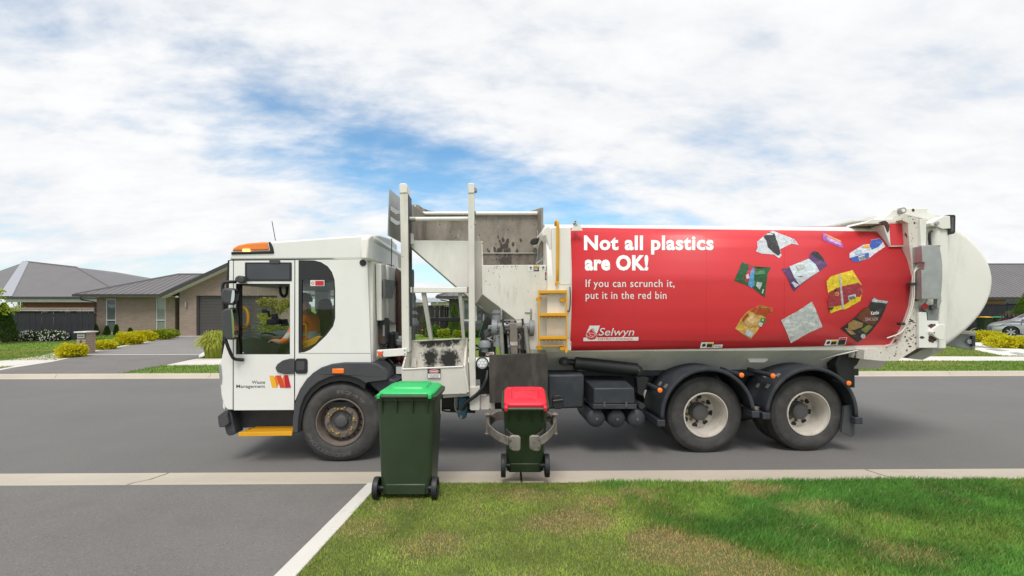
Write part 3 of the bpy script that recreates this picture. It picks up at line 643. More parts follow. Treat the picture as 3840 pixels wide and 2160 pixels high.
fence('paling_fence', 'charcoal vertical board fence behind the white daisy bush', -38, z_x('N', 1003, 25.6), 25.0, 25.6, 1.60, .30, M_fence, True, 'boundary fences')
fence('pale_fence', 'weathered pale timber fence showing just above the charcoal fence', -40, z_x('N', 985, 29.2), 29.0, 29.2, 1.75, .18, M_pale, True, 'boundary fences')
fence('black_fence', 'black board fence beside the dark block house', -12, z_x('L', 885, 30.5), 31.0, 31.0, z_z('L', 712, 31), .15, M_fenceb, True, 'boundary fences', 1)
fence('grey_fence', 'dark grey board fence behind the yellow and green lidded bins', 7.0, 48, 34.3, 34.3, z_z('M', 690, 34.3), .38, M_fence, True, 'boundary fences')

# ------------------------------------------------------------------ plants
def leaf_cloud(name, P, Nrm, L, W, mat_, parent, jit=.7, up=.3):
    """one small four-sided leaf at each point"""
    n = len(P); d = Nrm + rng.normal(0, jit, (n, 3)); d[:, 2] += up; d /= np.linalg.norm(d, axis=1)[:, None] + 1e-9
    s = np.cross(d, rng.normal(0, 1, (n, 3))); s /= np.linalg.norm(s, axis=1)[:, None] + 1e-9
    l = L * rng.uniform(.6, 1.3, n)[:, None]; w = W * rng.uniform(.6, 1.3, n)[:, None]
    V = np.stack([P, P + d * l * .45 + s * w, P + d * l, P + d * l * .45 - s * w], 1).reshape(-1, 3)
    F = np.arange(4 * n).reshape(n, 4); return fast(name, V, F, mat_, parent)
def ell_pts(n, c, r, shell=.55, zmin=None):
    d = rng.normal(0, 1, (n, 3)); d /= np.linalg.norm(d, axis=1)[:, None]; rad = shell + (1 - shell) * rng.uniform(0, 1, n) ** .7
    lump = 1 + .13 * np.sin(d[:, 0] * 5 + d[:, 1] * 3 + c[0] * 7) + .12 * np.sin(d[:, 2] * 6 + d[:, 0] * 4 + c[1] * 3)
    P = np.array(c) + d * (rad * lump)[:, None] * np.array(r)
    return P, d
def shrub(name, label, cat, cx, cy, w, h, n, leaf, mat_, group=None, base=FH, lobes=5, dep=None, stems=True):
    root = empty(name, (0, 0, 0)); tag(root, label, cat, group); Ps, Ns = [], []
    for i in range(lobes):
        ox, oy = (rng.uniform(-1, 1) * (w / 2 - .24 * min(w, 1.4)), rng.uniform(-.22, .22) * (dep or w)) if lobes > 1 else (0, 0); rr = rng.uniform(.22, .28) * min(w, 1.4) if lobes > 1 else w / 2; hh = h * rng.uniform(.36, .52)
        P, d = ell_pts(n // lobes, (cx + ox, cy + oy, base + h * .45), (rr, rr * min(1.6, max(1, (dep or w) / w)), hh)); Ps.append(P); Ns.append(d)
    P = np.concatenate(Ps); Nn = np.concatenate(Ns); k = P[:, 2] > base + .01; leaf_cloud('foliage', P[k], Nn[k], leaf, leaf * .32, mat_, root)
    if stems:
        st = [tube_mesh([(cx, cy, base - .02), (cx + rng.uniform(-.25, .25) * w, cy + rng.uniform(-.25, .25) * w, base + h * .6)], [.02, .006], 5) for _ in range(6)]
        o = mk('stem', *merge(st), M_bark, root)
    return root
def conifer(name, label, cx, cy, w, h, n, mat_, leaf=.07, group=None, base=FH):
    root = empty(name); tag(root, label, 'conifer', group); t = rng.uniform(0, 1, n) ** .8; a = rng.uniform(0, 2 * np.pi, n)
    prof = np.where(t < .18, .72 + t * 1.55, (1 - (t - .18) / .82) ** .75); rad = w / 2 * prof * (.6 + .4 * rng.uniform(0, 1, n) ** .6) * (1 + .10 * np.sin(a * 5 + t * 22) + .08 * np.sin(a * 3 - t * 31))
    P = np.stack([cx + rad * np.cos(a), cy + rad * np.sin(a), base + .03 + t * h * .96], 1); d = np.stack([np.cos(a), np.sin(a), np.full(n, .9)], 1)
    leaf_cloud('foliage', P, d, leaf, leaf * .28, mat_, root, .45, .5); tube('trunk', [(cx, cy, base - .02), (cx, cy, base + h * .8)], [.04 + w * .02, .01], M_bark, root, 6)
    return root
def tree(name, label, cx, cy, h, crown_r, n, leaf, mat_, base=FH, cz=None, seed=1, vs=.6):
    root = empty(name); tag(root, label, 'tree'); r2 = random.Random(seed); cz = cz or h - crown_r * .8
    limbs = []; tips = []
    for i in range(11):
        a = i * 2.4 + r2.uniform(-.3, .3); e = r2.uniform(.5, 1.0); z0 = base + (cz - base) * r2.uniform(.4, .85)
        tip = Vector((cx + math.cos(a) * crown_r * e, cy + math.sin(a) * crown_r * e, min(h, cz + crown_r * r2.uniform(-.9, 1.0) * vs))); limbs.append(tube_mesh(smooth_path([(cx, cy, z0), ((cx + tip.x) / 2, (cy + tip.y) / 2, (z0 + tip.z) / 2 + .12), tip], 1), [.03, .025, .02, .012, .01, .006][:6] if False else .016, 5)); tips.append(tip)
    tube('trunk', [(cx, cy, base - .03), (cx + .02, cy, base + (cz - base) * .6), (cx, cy, cz + crown_r * .3)], [.06, .045, .015], M_bark, root, 8); mk('limb', *merge(limbs), M_bark, root)
    Ps, Ns = [], []
    for tp in tips + [Vector((cx, cy, h - crown_r * .3))]:
        P, d = ell_pts(n // 12, tuple(tp), (crown_r * .36, crown_r * .36, crown_r * .26), .2); Ps.append(P); Ns.append(d)
    leaf_cloud('crown', np.concatenate(Ps), np.concatenate(Ns), leaf, leaf * .3, mat_, root, .8, .1); return root
def tussock(name, label, cx, cy, w, h, n, mat_, base=FH, bw=.012, lean=1.0):
    root = empty(name); tag(root, label, 'plant'); a = rng.uniform(0, 2 * np.pi, n); r0 = rng.uniform(0, .22, n) * w; e_ = rng.uniform(.05, 1, n) ** .7; out = e_ * w * .5 * lean; hh = h * rng.uniform(.7, 1.05, n) * np.sqrt(1 - (.75 * e_) ** 2); dr = e_ * rng.uniform(.3, 1, n)
    dx, dy = np.cos(a), np.sin(a); S = np.stack([-dy, dx, np.zeros(n)], 1) * bw; V = []
    for t, ww in ((0, 1), (.3, 1), (.6, .9), (.82, .6), (1, .05)):
        rr = r0 + (out - r0 * .5) * t ** 1.7; zz = base + hh * ((2 + 1.4 * dr) * t - (1 + 2.0 * dr) * t * t) ; P = np.stack([cx + dx * rr, cy + dy * rr, zz], 1); V += [P - S * ww, P + S * ww]
    V = np.stack(V, 1).reshape(-1, 3); b = np.arange(n)[:, None] * 10; F = np.concatenate([b + np.array([[i, i + 1, i + 3, i + 2]]) for i in (0, 2, 4, 6)]); fast('blades', V, F, mat_, root); return root

def gz(k, x, y): return GP(*z1(k, x, y), FH)
conifer('conifer', 'dark conical conifer at the left end of the charcoal fence', gz('N', 0, 1080).x - .1, 23.6, 1.0, 1.95, 6000, M_lcon, .09)
tree('young_tree', 'yellow-green leafy tree reaching over the charcoal fence at far left', -25.0, 22.4, 2.45, 1.3, 1500, .13, M_lyg, cz=2.05, seed=4)
g_ = empty('daisy_bush'); tag(g_, 'low bush covered in white daisies along the charcoal fence', 'bush')
for (zx, wz, hz) in ((330, 260, 95), (560, 220, 100), (210, 140, 40)):
    c = gz('N', zx, 1055); m = .24079 * c.y / FPX
    P, d = ell_pts(2600, (c.x, c.y, FH + hz * m * .5), (wz * m * .5, .5, hz * m * .62)); k = P[:, 2] > FH; leaf_cloud('foliage', P[k], d[k], .10, .025, M_ldark, g_)
    P, d = ell_pts(240, (c.x, c.y, FH + hz * m * .5), (wz * m * .53, .53, hz * m * .68), .96); k = (P[:, 2] > FH + .05); P = P[k]; n = len(P)
    V = np.stack([P + np.array([.032 * math.cos(t), -.012 * math.sin(t * 2), .032 * math.sin(t)]) for t in np.linspace(0, 2 * math.pi, 7)[:6]], 1).reshape(-1, 3); o = fast('flowers', V, np.arange(6 * n).reshape(n, 6), M_fl, g_); o['kind'] = 'stuff'
c = gz('N', 725, 1240); shrub('golden_shrub', 'rounded yellow shrub in front of the brick letterbox', 'shrub', c.x * (1 + .4 / c.y) - .06, c.y + .4, 1.08, .46, 5200, .085, M_lyel, 'yellow border shrubs', dep=1.0)
labs = ['yellow border shrub nearest the letterbox, lowest of the driveway row', 'second yellow border shrub from the letterbox along the driveway', 'middle yellow-green shrub of the driveway row', 'fourth shrub of the driveway row, under the curtained window', 'last greenish shrub of the driveway row, nearest the garage']
for (zx, yb, wz, yt), lb, mm in zip(((1130, 1150, 270, 1050), (1345, 1100, 270, 962), (1510, 1065, 270, 945), (1670, 1047, 260, 935), (1810, 1025, 190, 925)), labs, (M_lyel, M_lyel, M_lyel, M_lyg, M_lyg)):
    c = gz('N', zx, yb); m = .24079 * c.y / FPX; shrub('golden_shrub', lb, 'shrub', c.x * (1 + .4 / c.y), c.y + .4, wz * m, (yb - yt) * m * .95, 4600, .10, mm, 'yellow border shrubs', dep=wz * m)
tussock('flax_tussock', 'spiky arching yellow-green grass clump beside the cab mirror', gz('N', 2250, 1238).x * 1.02, 16.9, 1.35, 1.0, 1700, M_lflax)
for (zx, yb, hz, wz), lb in zip(((1000, 1003, 112, 52), (1215, 1006, 112, 46), (1480, 975, 85, 50), (1703, 975, 65, 35)), ('small dark conifer by the downpipe of the brown house', 'small narrow conifer under the blind window of the brown house', 'small conifer between the two tall windows, behind the yellow shrubs', 'tiny conifer tip below the curtained window')):
    c = gz('N', zx, yb); m = .24079 * c.y / FPX; conifer('small_conifer', lb, c.x, min(c.y, 29.2), wz * m, hz * m, 1300, M_lcon, .09, 'small conifers along the house wall')
tree('olive_tree', 'small gold-green tree in front of the garage, seen through the cab window', -11.9, 24.0, 2.3, .78, 5200, .10, M_lolive, cz=1.35, seed=9, vs=1.1)
# middle garden
def gm(zx, yb, Y): return z_x('L', zx, Y)
conifer('garden_conifer', 'pointed bright green conifer in front of the dark block house', gm(982, 0, 28.3), 28.3, .75, 1.95, 4500, M_lcong, .08)
for zx, wz, hz, mm, lb in ((640, 300, 195, M_lgrn, 'leafy bright green shrub against the black fence'), (800, 210, 150, M_lyg, 'low olive shrub left of the pointed green conifer'), (1060, 150, 120, M_lyg, 'low olive shrub right of the pointed green conifer'), (1220, 130, 120, M_lgrn, 'low shrub under the block house window'), (1420, 200, 150, M_ldark, 'dark shrub below the block house wall at the lift')):
    m = .13892 * 28 / FPX; shrub('garden_shrub', lb, 'shrub', gm(zx, 0, 28), 27.9 - (hz < 190) * .35, wz * m * 1.1, hz * m * 1.1, 2600, .09, mm, 'garden shrubs by the dark house')
rb = shrub('rose_bush', 'sparse rose bush with one red bloom by the black fence', 'bush', gm(430, 0, 28.2), 28.3, .75, 1.35, 420, .10, M_ldark)
lathe('bloom', [(0, 0), (.05, .02), (.06, .06), (.03, .09), (0, .09)], (gm(405, 0, 28), 28.0, z_z('L', 1165, 28)), mat('red_petals', (.75, .1, .04), .6), rb, 10, 'w')
# right side
cR = gz('M', 700, 1090)
conifer('large_conifer', 'dense tall conifer behind the silver car', 35.2, 32.2, 3.4, 3.5, 15000, M_lcong, .10)
c = gz('M', 330, 1232); shrub('golden_hedge', 'long bright yellow hedge behind the tail of the truck', 'shrub', c.x - .3, c.y + .5, 2.9, .55, 7500, .09, M_lyel, 'yellow hedges by the white path', lobes=12, dep=1.0)
c = gz('M', 790, 1330); shrub('golden_hedge', 'bright yellow hedge in front of the silver car at the picture edge', 'shrub', c.x, c.y + .45, 2.4, .55, 7000, .085, M_lyel, 'yellow hedges by the white path', lobes=9, dep=1.0)
tussock('purple_flax', 'dark purple spiky flax between the bins and the silver car', z_x('M', 555, 31.5), 31.5, 1.9, 1.55, 120, M_lpurp, bw=.03, lean=.9)
ho = tube('garden_hose', [GP(*z1('M', x, y), FH + .02) + Vector((0, 0, dz)) for x, y, dz in ((-40, 1100, 0), (40, 1085, .25), (110, 1080, .25), (200, 1095, .05), (330, 1108, 0), (430, 1112, 0), (300, 1118, 0), (160, 1112, 0))], .018, mat('pale_hose', (.45, .5, .42), .5), None, 6, 2)
tag(ho, 'pale garden hose lying coiled on the driveway by the bins', 'hose')

# letterbox
def letterbox():
    r = empty('brick_letterbox'); tag(r, 'pale brown brick letterbox pillar with number 8 and stone cap', 'letterbox')
    x0, y0, wd, dp, ht = -16.24, 18.03, .33, .44, .80; box('core', x0 + .012, x0 + wd - .012, y0 + .012, y0 + dp - .012, FH, FH + ht, M_mort, r)
    bh = .08; k = 0; z = FH
    while z + bh <= FH + ht + .001:
        seq = [(.215, .105), (.105, .215)][k % 2]; slot = .62 < z - FH + bh and z - FH < .74
        for a, b in (((0, seq[0]), (seq[0] + .01, wd))):
            if not slot: box('brick', x0 + a, x0 + b, y0, y0 + .03, z, z + bh - .01, M_lbrick, r)
        for a, b in (((0 + .032, seq[1]), (seq[1] + .01, seq[1] + .215), (seq[1] + .225, dp))):
            if b - a > .02: box('brick', x0 + wd - .03, x0 + wd, y0 + a, y0 + b, z, z + bh - .01, M_lbrick, r)
        z += bh; k += 1
    box('cap', x0 - .06, x0 + wd + .06, y0 - .06, y0 + dp + .06, FH + ht + .002, FH + ht + .05, M_concl, r, .008)
    s = box('mail_slot', x0 + .03, x0 + wd - .03, y0 - .012, y0 + .03, FH + .60, FH + .75, M_alu, r); box('slot_opening', x0 + .06, x0 + wd - .06, y0 - .016, y0 - .013, FH + .66, FH + .69, M_blackst, s)
    put_text('house_number', '8', lambda x, y: Vector((x0 + .13 + x * .10, y0 - .014, FH + .42 + y * .12)), M_exh, r, .03)

# ------------------------------------------------------------------ lettering
def text_mesh(s, offset=0, shear=0, spacing=1.0):
    c = bpy.data.curves.new('t', 'FONT'); c.body = s; c.size = 1; c.resolution_u = 3; c.offset = offset; c.shear = shear; c.space_character = spacing; c.fill_mode = 'FRONT'
    o = bpy.data.objects.new('t', c); COL.objects.link(o); dg = bpy.context.evaluated_depsgraph_get(); me = bpy.data.meshes.new_from_object(o.evaluated_get(dg))
    V = [v.co.copy() for v in me.vertices]; F = [list(p.vertices) for p in me.polygons]; bpy.data.objects.remove(o); bpy.data.curves.remove(c); bpy.data.meshes.remove(me); return V, F
def put_text(name, s, fn, mat_, parent, offset=0, shear=0, fit=None, spacing=1.0, cuts=0, letters=False):
    """fn maps (x, y) with cap height 1 (and x stretched to fit) onto the surface"""
    V, F = text_mesh(s, offset, shear, spacing); cap = .73
    xs = [v.x for v in V]; x0, x1 = min(xs), max(xs); sx = (fit / (x1 - x0)) if fit else 1 / cap
    if cuts:
        bm = bmesh.new(); vs = [bm.verts.new(v) for v in V]
        for f in F:
            try: bm.faces.new([vs[i] for i in f])
            except ValueError: pass
        for i in range(-2, cuts + 3): bmesh.ops.bisect_plane(bm, geom=bm.verts[:] + bm.edges[:] + bm.faces[:], plane_co=(0, (i + .37) * cap / cuts, 0), plane_no=(0, 1, 0))
        bm.verts.index_update(); V = [v.co.copy() for v in bm.verts]; F = [[v.index for v in f.verts] for f in bm.faces]; bm.free()
    P = [fn((v.x - x0) * sx, v.y / cap) for v in V]
    if letters:
        # one mesh per character: islands whose spans overlap belong together
        par = list(range(len(V)))
        def find(a):
            while par[a] != a: par[a] = par[par[a]]; a = par[a]
            return a
        for f in F:
            for a, b in zip(f, f[1:]): par[find(a)] = find(b)
        isl = {}
        for f in F: isl.setdefault(find(f[0]), []).append(f)
        it_ = sorted(((min(V[i].x for f in fs for i in f), max(V[i].x for f in fs for i in f), fs) for fs in isl.values()), key=lambda t: t[0]); grp = []
        for a, b, fs in it_:
            if grp and min(b, grp[-1][1]) - max(a, grp[-1][0]) > .5 * min(b - a, grp[-1][1] - grp[-1][0]): grp[-1][1] = max(b, grp[-1][1]); grp[-1][2].extend(fs)
            else: grp.append([a, b, list(fs)])
        for a, b, fs in grp:
            ids = sorted({i for f in fs for i in f}); mp_ = {i: k for k, i in enumerate(ids)}; me = bpy.data.meshes.new(name); me.from_pydata([tuple(P[i]) for i in ids], [], [[mp_[i] for i in f] for f in fs]); me.materials.append(mat_); o = bpy.data.objects.new(name, me); COL.objects.link(o); o.parent = parent
        return None
    me = bpy.data.meshes.new(name); me.from_pydata([tuple(p) for p in P], [], F); me.update(); o = bpy.data.objects.new(name, me); COL.objects.link(o); me.materials.append(mat_); o.parent = parent; return o
letterbox()
# ================================================================== THE TRUCK
TR = empty('garbage_truck', T_ORG, T_YAW); tag(TR, 'white garbage truck with red advert panel, side lifter and orange beacon', 'truck')
BW = 2.45                                                         # width
def sub(name, parent=TR): o = empty(name); o.parent = parent; return o
def pr(name, k, pts, v0, v1, m, parent=TR, **kw): return prism(name, k, pts, v0, v1, m, parent, **kw)

# --- wheels
WR = .494
def wheel_front(c, parent_name='front_wheel'):
    w = sub(parent_name); Rr = .488
    tp = [(.285, .03), (.30, .012), (.33, .0), (.38, -.006), (.43, 0), (.455, .012), (.458, .016), (.463, .016), (.466, .022), (Rr - .012, .035), (Rr - .002, .05), (Rr, .07), (Rr, .11), (Rr - .012, .113), (Rr - .012, .123), (Rr, .126), (Rr, .17), (Rr - .012, .173), (Rr - .012, .183), (Rr, .186), (Rr, .235), (Rr - .02, .27), (.42, .3), (.30, .28)]
    ty = lathe('tyre', tp, c, M_tyre, w, 64)
    rm = lathe('rim', [(.292, .028), (.290, .004), (.276, .004), (.272, .03), (.262, .05), (.252, .13), (.243, .145), (.212, .145), (.207, .075), (.196, .058), (.14, .055), (.128, .085), (.11, .092), (.09, .088), (.075, .07), (.07, .05), (.055, .042), (0, .04)], c, M_rimf, w, 56, ang=28)
    lathe('hub', [(.127, .08), (.11, .089), (.09, .085), (.076, .067), (.072, .047), (.055, .038), (0, .036)], c, M_hub, rm, 32)
    for i in range(10):
        a = 2 * math.pi * (i + .35) / 10; p = (c[0] + .163 * math.sin(a), c[1] + .055, c[2] + .163 * math.cos(a)); lathe('wheel_nut', [(0, -.035), (.012, -.035), (.013, -.012), (.02, -.01), (.02, .0)], p, M_bolt, rm, 8)
        s = 1 if i % 2 else -1; b = a + s * .16; t = (c[0] + .155 * math.sin(b), c[1] + .047, c[2] + .155 * math.cos(b)); e = Vector((math.cos(a), 0, -math.sin(a))); f_ = Vector((math.sin(a), 0, math.cos(a))); q = Vector(p) + Vector((0, -.012, 0))
        if i % 3 != 1: 
            f = [q + f_ * .024 - e * .01 * s, Vector(t) + e * .012 * s, q - f_ * .024 - e * .01 * s]; V, F = prism_mesh(f, [x + Vector((0, .008, 0)) for x in f]); mk('nut_pointer', V, F, M_yelp, rm)
    for i in range(14):
        a = 2 * math.pi * i / 14; p = (c[0] + .168 * math.sin(a) * .38, c[1] + .05, c[2] + .168 * math.cos(a) * .38) if False else (c[0] + .098 * math.sin(a), c[1] + .088, c[2] + .098 * math.cos(a)); lathe('hub_bolt', [(0, -.012), (.008, -.012), (.009, 0)], p, M_hub, rm, 8)
    for i in range(20):
        a = 2 * math.pi * i / 20; p = (c[0] + .228 * math.sin(a), c[1] + .143, c[2] + .228 * math.cos(a)); lathe('vent_hole', [(0, -.001), (.014, -.001), (.014, .002)], p, M_blackst, rm, 10)
    def arc(a0, r, hgt):
        def fn(x, y):
            rr = r + y * hgt; a = R(a0) + x * hgt / r; return Vector((c[0] + rr * math.sin(a), c[1] - .0085 + (.004 if rr < .34 else 0) + max(0, rr - .425) * .55, c[2] + rr * math.cos(a)))
        return fn
    put_text('tyre_lettering', 'R249', arc(-5, .352, .042), M_tyretxt, ty, .012, fit=8.2); put_text('tyre_lettering', 'BRIDGESTONE', arc(160, .372, .046), M_tyretxt, ty, .012, .15, fit=13.2)
    return w
FWC = (0, 0.0, .486); u0 = L3(855, 1064, 0).x; FWC = (u0, 0.0, .486)
wheel_front(FWC)
fw2 = sub('front_wheel'); c2 = (u0, BW - .30, .486); lathe('tyre', [(.285, 0), (.42, -.02), (.488, .05), (.488, .25), (.42, .3), (.285, .28)], c2, M_tyre, fw2, 40)
def wheel_rear(c):
    w = sub('rear_wheel'); Rr = WR
    base = [(.288, .02), (.30, .008), (.34, 0), (.40, -.004), (.44, .004), (.455, .014), (.457, .018), (.462, .018), (.465, .022), (Rr - .012, .03), (Rr - .002, .042), (Rr, .06), (Rr, .10), (Rr - .012, .103), (Rr - .012, .112), (Rr, .115), (Rr, .16), (Rr - .012, .163), (Rr - .012, .172), (Rr, .175), (Rr, .22), (Rr - .02, .25), (.42, .28), (.30, .26)]
    t = lathe('tyre', base, c, M_tyre, w, 64); lathe('tyre', [(r, v + .33) for r, v in base], c, M_tyre, w, 48)
    rm = lathe('rim', [(.293, .02), (.291, .0), (.278, -.002), (.272, .02), (.262, .035), (.255, .06), (.248, .16), (.243, .21), (.222, .262), (.20, .272), (.12, .275), (.0, .275)], c, M_rimr, w, 56, ang=28)
    lathe('hub', [(.122, .27), (.12, .22), (.108, .205), (.106, .165), (.09, .15), (.06, .142), (0, .14)], c, M_hub, rm, 28)
    for i in range(8):
        a = 2 * math.pi * (i + .2) / 8; lathe('vent_hole', [(0, -.001), (.035, -.003), (.035, .003)], (c[0] + .196 * math.sin(a), c[1] + .268, c[2] + .196 * math.cos(a)), M_blackst, rm, 14)
    for i in range(10):
        a = 2 * math.pi * i / 10; p = (c[0] + .145 * math.sin(a), c[1] + .272, c[2] + .145 * math.cos(a)); lathe('wheel_nut', [(0, -.035), (.012, -.035), (.02, -.01), (.02, 0)], p, M_bolt, rm, 8)
        if i in (1, 2, 4, 6, 7): lathe('nut_pointer', [(0, -.02), (.03, -.015), (.022, 0)], p, M_yelp, rm, 3)
    return w
RV = .11; ua, ub = L3(1776, 1044, RV).x, L3(2035, 1040, RV).x
for uu in (ua, ub):
    wheel_rear((uu, RV, WR)); w = sub('rear_wheel'); lathe('tyre', [(.285, 0), (.42, -.02), (WR, .05), (WR, .55), (.42, .6), (.285, .58)], (uu, BW - .72, WR), M_tyre, w, 40)
for uu in (u0, ua, ub): tube('axle', [(uu, .35, .49), (uu, BW - .35, .49)], .09, M_blackst, TR, 10)

# --- chassis
uR = L3(2150, 900, 0).x
for v in (.72, 1.62): box('chassis_rail', u0 - .9, uR, v, v + .09, .72, 1.0, M_chassis, TR)
pr('subframe', None, rect(1395, 884, 2165, 913), .5, 1.9, M_cream)
uc0, uc1 = L3(925, 0, 0).x, L3(1440, 0, 0).x
box('engine_block', u0 + .25, uc0 + 2.1, .80, 1.60, .45, 1.02, M_blackst, TR, .03)
# --- cab
cab = sub('cab'); CT = .035
HOLE = [(158, 368), (464, 368), (464, 768), (158, 768)]
RWIN = [(512, 235), (600, 236), (640, 246), (678, 270), (702, 303), (716, 345), (720, 400), (720, 565), (708, 610), (668, 662), (612, 716), (578, 742), (545, 756), (512, 760)]
door = pr('door', 'A', [(146, 238), (489, 235), (486, 1082), (146, 1084)], .0, CT, M_white, cab, holes=[HOLE])
pr('side_panel', 'A', [(494, 234), (901, 229), (922, 818), (700, 822), (620, 855), (560, 905), (520, 965), (493, 1030)], .0, CT, M_white, cab, holes=[RWIN])
pr('nose_panel', 'A', [(119, 236), (142, 236), (142, 1083), (112, 1083), (90, 1063), (74, 1000), (63, 860), (80, 770), (112, 600)], .004, CT, M_white, cab, bevel=.012)
pr('headlamp', 'A', [(62, 830), (74, 830), (80, 900), (76, 940), (66, 930)], -.002, .4, M_alu, cab)
rf = pr('roof', 'A', [(122, 233), (124, 202), (128, 190), (150, 162), (210, 142), (340, 132), (620, 111), (880, 93), (935, 91), (945, 110), (904, 228)], .012, BW - .012, M_white, cab, bevel=.07, smooth=40); rf.modifiers['bevel'].segments = 5
bc = pr('beacon_bar', 'A', [(131, 184), (140, 166), (168, 149), (222, 138), (335, 129), (347, 180)], .0, BW, M_orange, cab, bevel=.05); bc.modifiers['bevel'].segments = 4
pr('beacon_base', 'A', [(126, 203), (129, 186), (348, 181), (337, 128), (352, 132), (366, 163), (373, 197)], -.006, BW + .006, M_blackpl, cab, bevel=.02)
pr('beacon_lamp', 'A', rect(196, 171, 235, 186), -.008, .03, M_flash, bc)
# far side of the cab, rear wall, front, floor
uf, ur_ = L3(*z1('A', 119, 600), 0).x, L3(*z1('A', 912, 500), 0).x
wt, wb = L3(*z1('A', 500, 232), 0).z, L3(*z1('A', 300, 1083), 0).z
def mirror(pts): return [L3(x, y, 0) for x, y in zp('A', pts)]
fo = mirror([(119, 236), (900, 229), (921, 1000), (140, 1083), (63, 860), (80, 770)]); 
f = [Vector((p.x, BW - CT, p.z)) for p in fo]; b = [Vector((p.x, BW, p.z)) for p in fo]; hl = [[Vector((p.x, BW - CT, p.z)) for p in mirror(h)] for h in ([(150, 300), (475, 300), (475, 768), (150, 768)], RWIN)]
V, F = prism_mesh(f, b, hl, [[Vector((p.x, BW, p.z)) for p in h] for h in hl]); mk('far_side_panel', V, F, M_white, cab)
for h, nm in zip(hl, ('side_window', 'side_window')):
    V, F = prism_mesh([p + Vector((0, .012, 0)) for p in h], [p + Vector((0, .018, 0)) for p in h]); mk(nm, V, F, M_glass, cab)
wrear = L3(*z1('A', 915, 815), 0).z
box('rear_wall', ur_ - .04, ur_ + .04, CT + .001, BW - CT - .001, wrear - .05, wt + .01, M_cream, cab, .02)
# back fairing of the cab
p = [LU(x, y, ur_ + .05) for x, y in zp('V', [(45, 260), (50, 75), (75, 52), (150, 48), (250, 80), (300, 130), (315, 345)])]
V, F = prism_mesh(p, [q + Vector((-.09, 0, 0)) for q in p]); mk('rear_fairing', V, F, M_cream, cab, bevel=.02)
for x0_, x1_, dd in ((110, 160, .10),):
    p = [LU(x, y, ur_ + .05) for x, y in zp('V', [(112, 300), (156, 302), (160, 790), (120, 800)])]; V, F = prism_mesh(p, [q + Vector((.07, 0, 0)) for q in p]); mk('rear_rib', V, F, M_cream, cab, bevel=.01)
p = [LU(x, y, ur_ + .045) for x, y in zp('V', [(158, 310), (318, 350), (320, 815), (215, 835), (160, 800)])]; V, F = prism_mesh(p, [q + Vector((.10, 0, 0)) for q in p]); mk('rear_cover', V, F, M_cream, cab, bevel=.025)
p = [LU(x, y, ur_ + .149) for x, y in zp('V', [(183, 437), (292, 450), (258, 604), (183, 603)])]; V, F = prism_mesh(p, [q + Vector((.006, 0, 0)) for q in p]); mk('mesh_patch', V, F, M_grey, cab)
box('floor_pan', uf, ur_ - .05, CT + .01, BW - CT - .01, wb + .02, wb + .08, M_blackst, cab)
zw0 = L3(*z1('A', 80, 768), 0).z
box('front_panel', L3(*z1('A', 66, 850), 0).x, L3(*z1('A', 75, 850), 0).x + .03, .05, BW - .05, wb, zw0 - .02, M_white, cab, .03)
a, b_ = L3(*z1('A', 121, 240), 0), L3(*z1('A', 84, 765), 0)
mk('windscreen', [(a.x, .06, a.z), (a.x, BW - .06, a.z), (b_.x, BW - .06, b_.z), (b_.x, .06, b_.z)], [(0, 1, 2, 3)], M_glass, cab)
pr('windscreen_seal', 'A', [(112, 235), (121, 235), (82, 768), (76, 768)], .01, .05, M_blackpl, cab)
# door glazing
pr('window_frame', 'A', [(152, 362), (470, 362), (470, 773), (152, 773)], .004, CT - .004, M_blackpl, door, holes=[[(160, 371), (463, 371), (463, 766), (160, 766)]])
g = [L3(x, y, .018) for x, y in zp('A', [(158, 600), (464, 603), (464, 768), (158, 768)])]; V, F = prism_mesh(g, [q + Vector((0, .005, 0)) for q in g]); mk('window_glass', V, F, M_glass, door)
pr('door_pillar', 'A', rect(152, 371, 181, 768), .06, .12, M_blackpl, door)
uw = pr('upper_window', 'A', rrect(208, 247, 473, 353, 5), -.008, .03, M_blackpl, door, bevel=.004); pr('pane', 'A', rect(221, 257, 461, 344), -.0105, .0, M_dglass, uw)
pr('window_catch', 'A', rrect(345, 233, 406, 255, 9), -.02, .0, M_greypl, door, bevel=.005)
ro = pr('quarter_window', 'A', RWIN, .004, CT - .004, M_blackpl, cab, holes=[[(531, 345), (708, 345), (712, 400), (711, 562), (700, 605), (661, 655), (606, 708), (574, 733), (545, 746), (531, 748)]])
g = [L3(x, y, .02) for x, y in zp('A', RWIN)]; V, F = prism_mesh(g, [q + Vector((0, .005, 0)) for q in g]); mk('pane', V, F, M_glass, ro)
st = pr('window_sticker', 'A', rect(579, 348, 659, 381), .0, .003, M_signw, ro); pr('sticker_field', 'A', rect(607, 352, 655, 378), -.002, -.0005, M_signr, st)
sc_ = L3(*z1('A', 593, 365), -.001); lathe('sticker_ring', [(.012, 0), (.018, 0), (.018, -.001), (.012, -.001)], sc_, M_signr, st, 20)
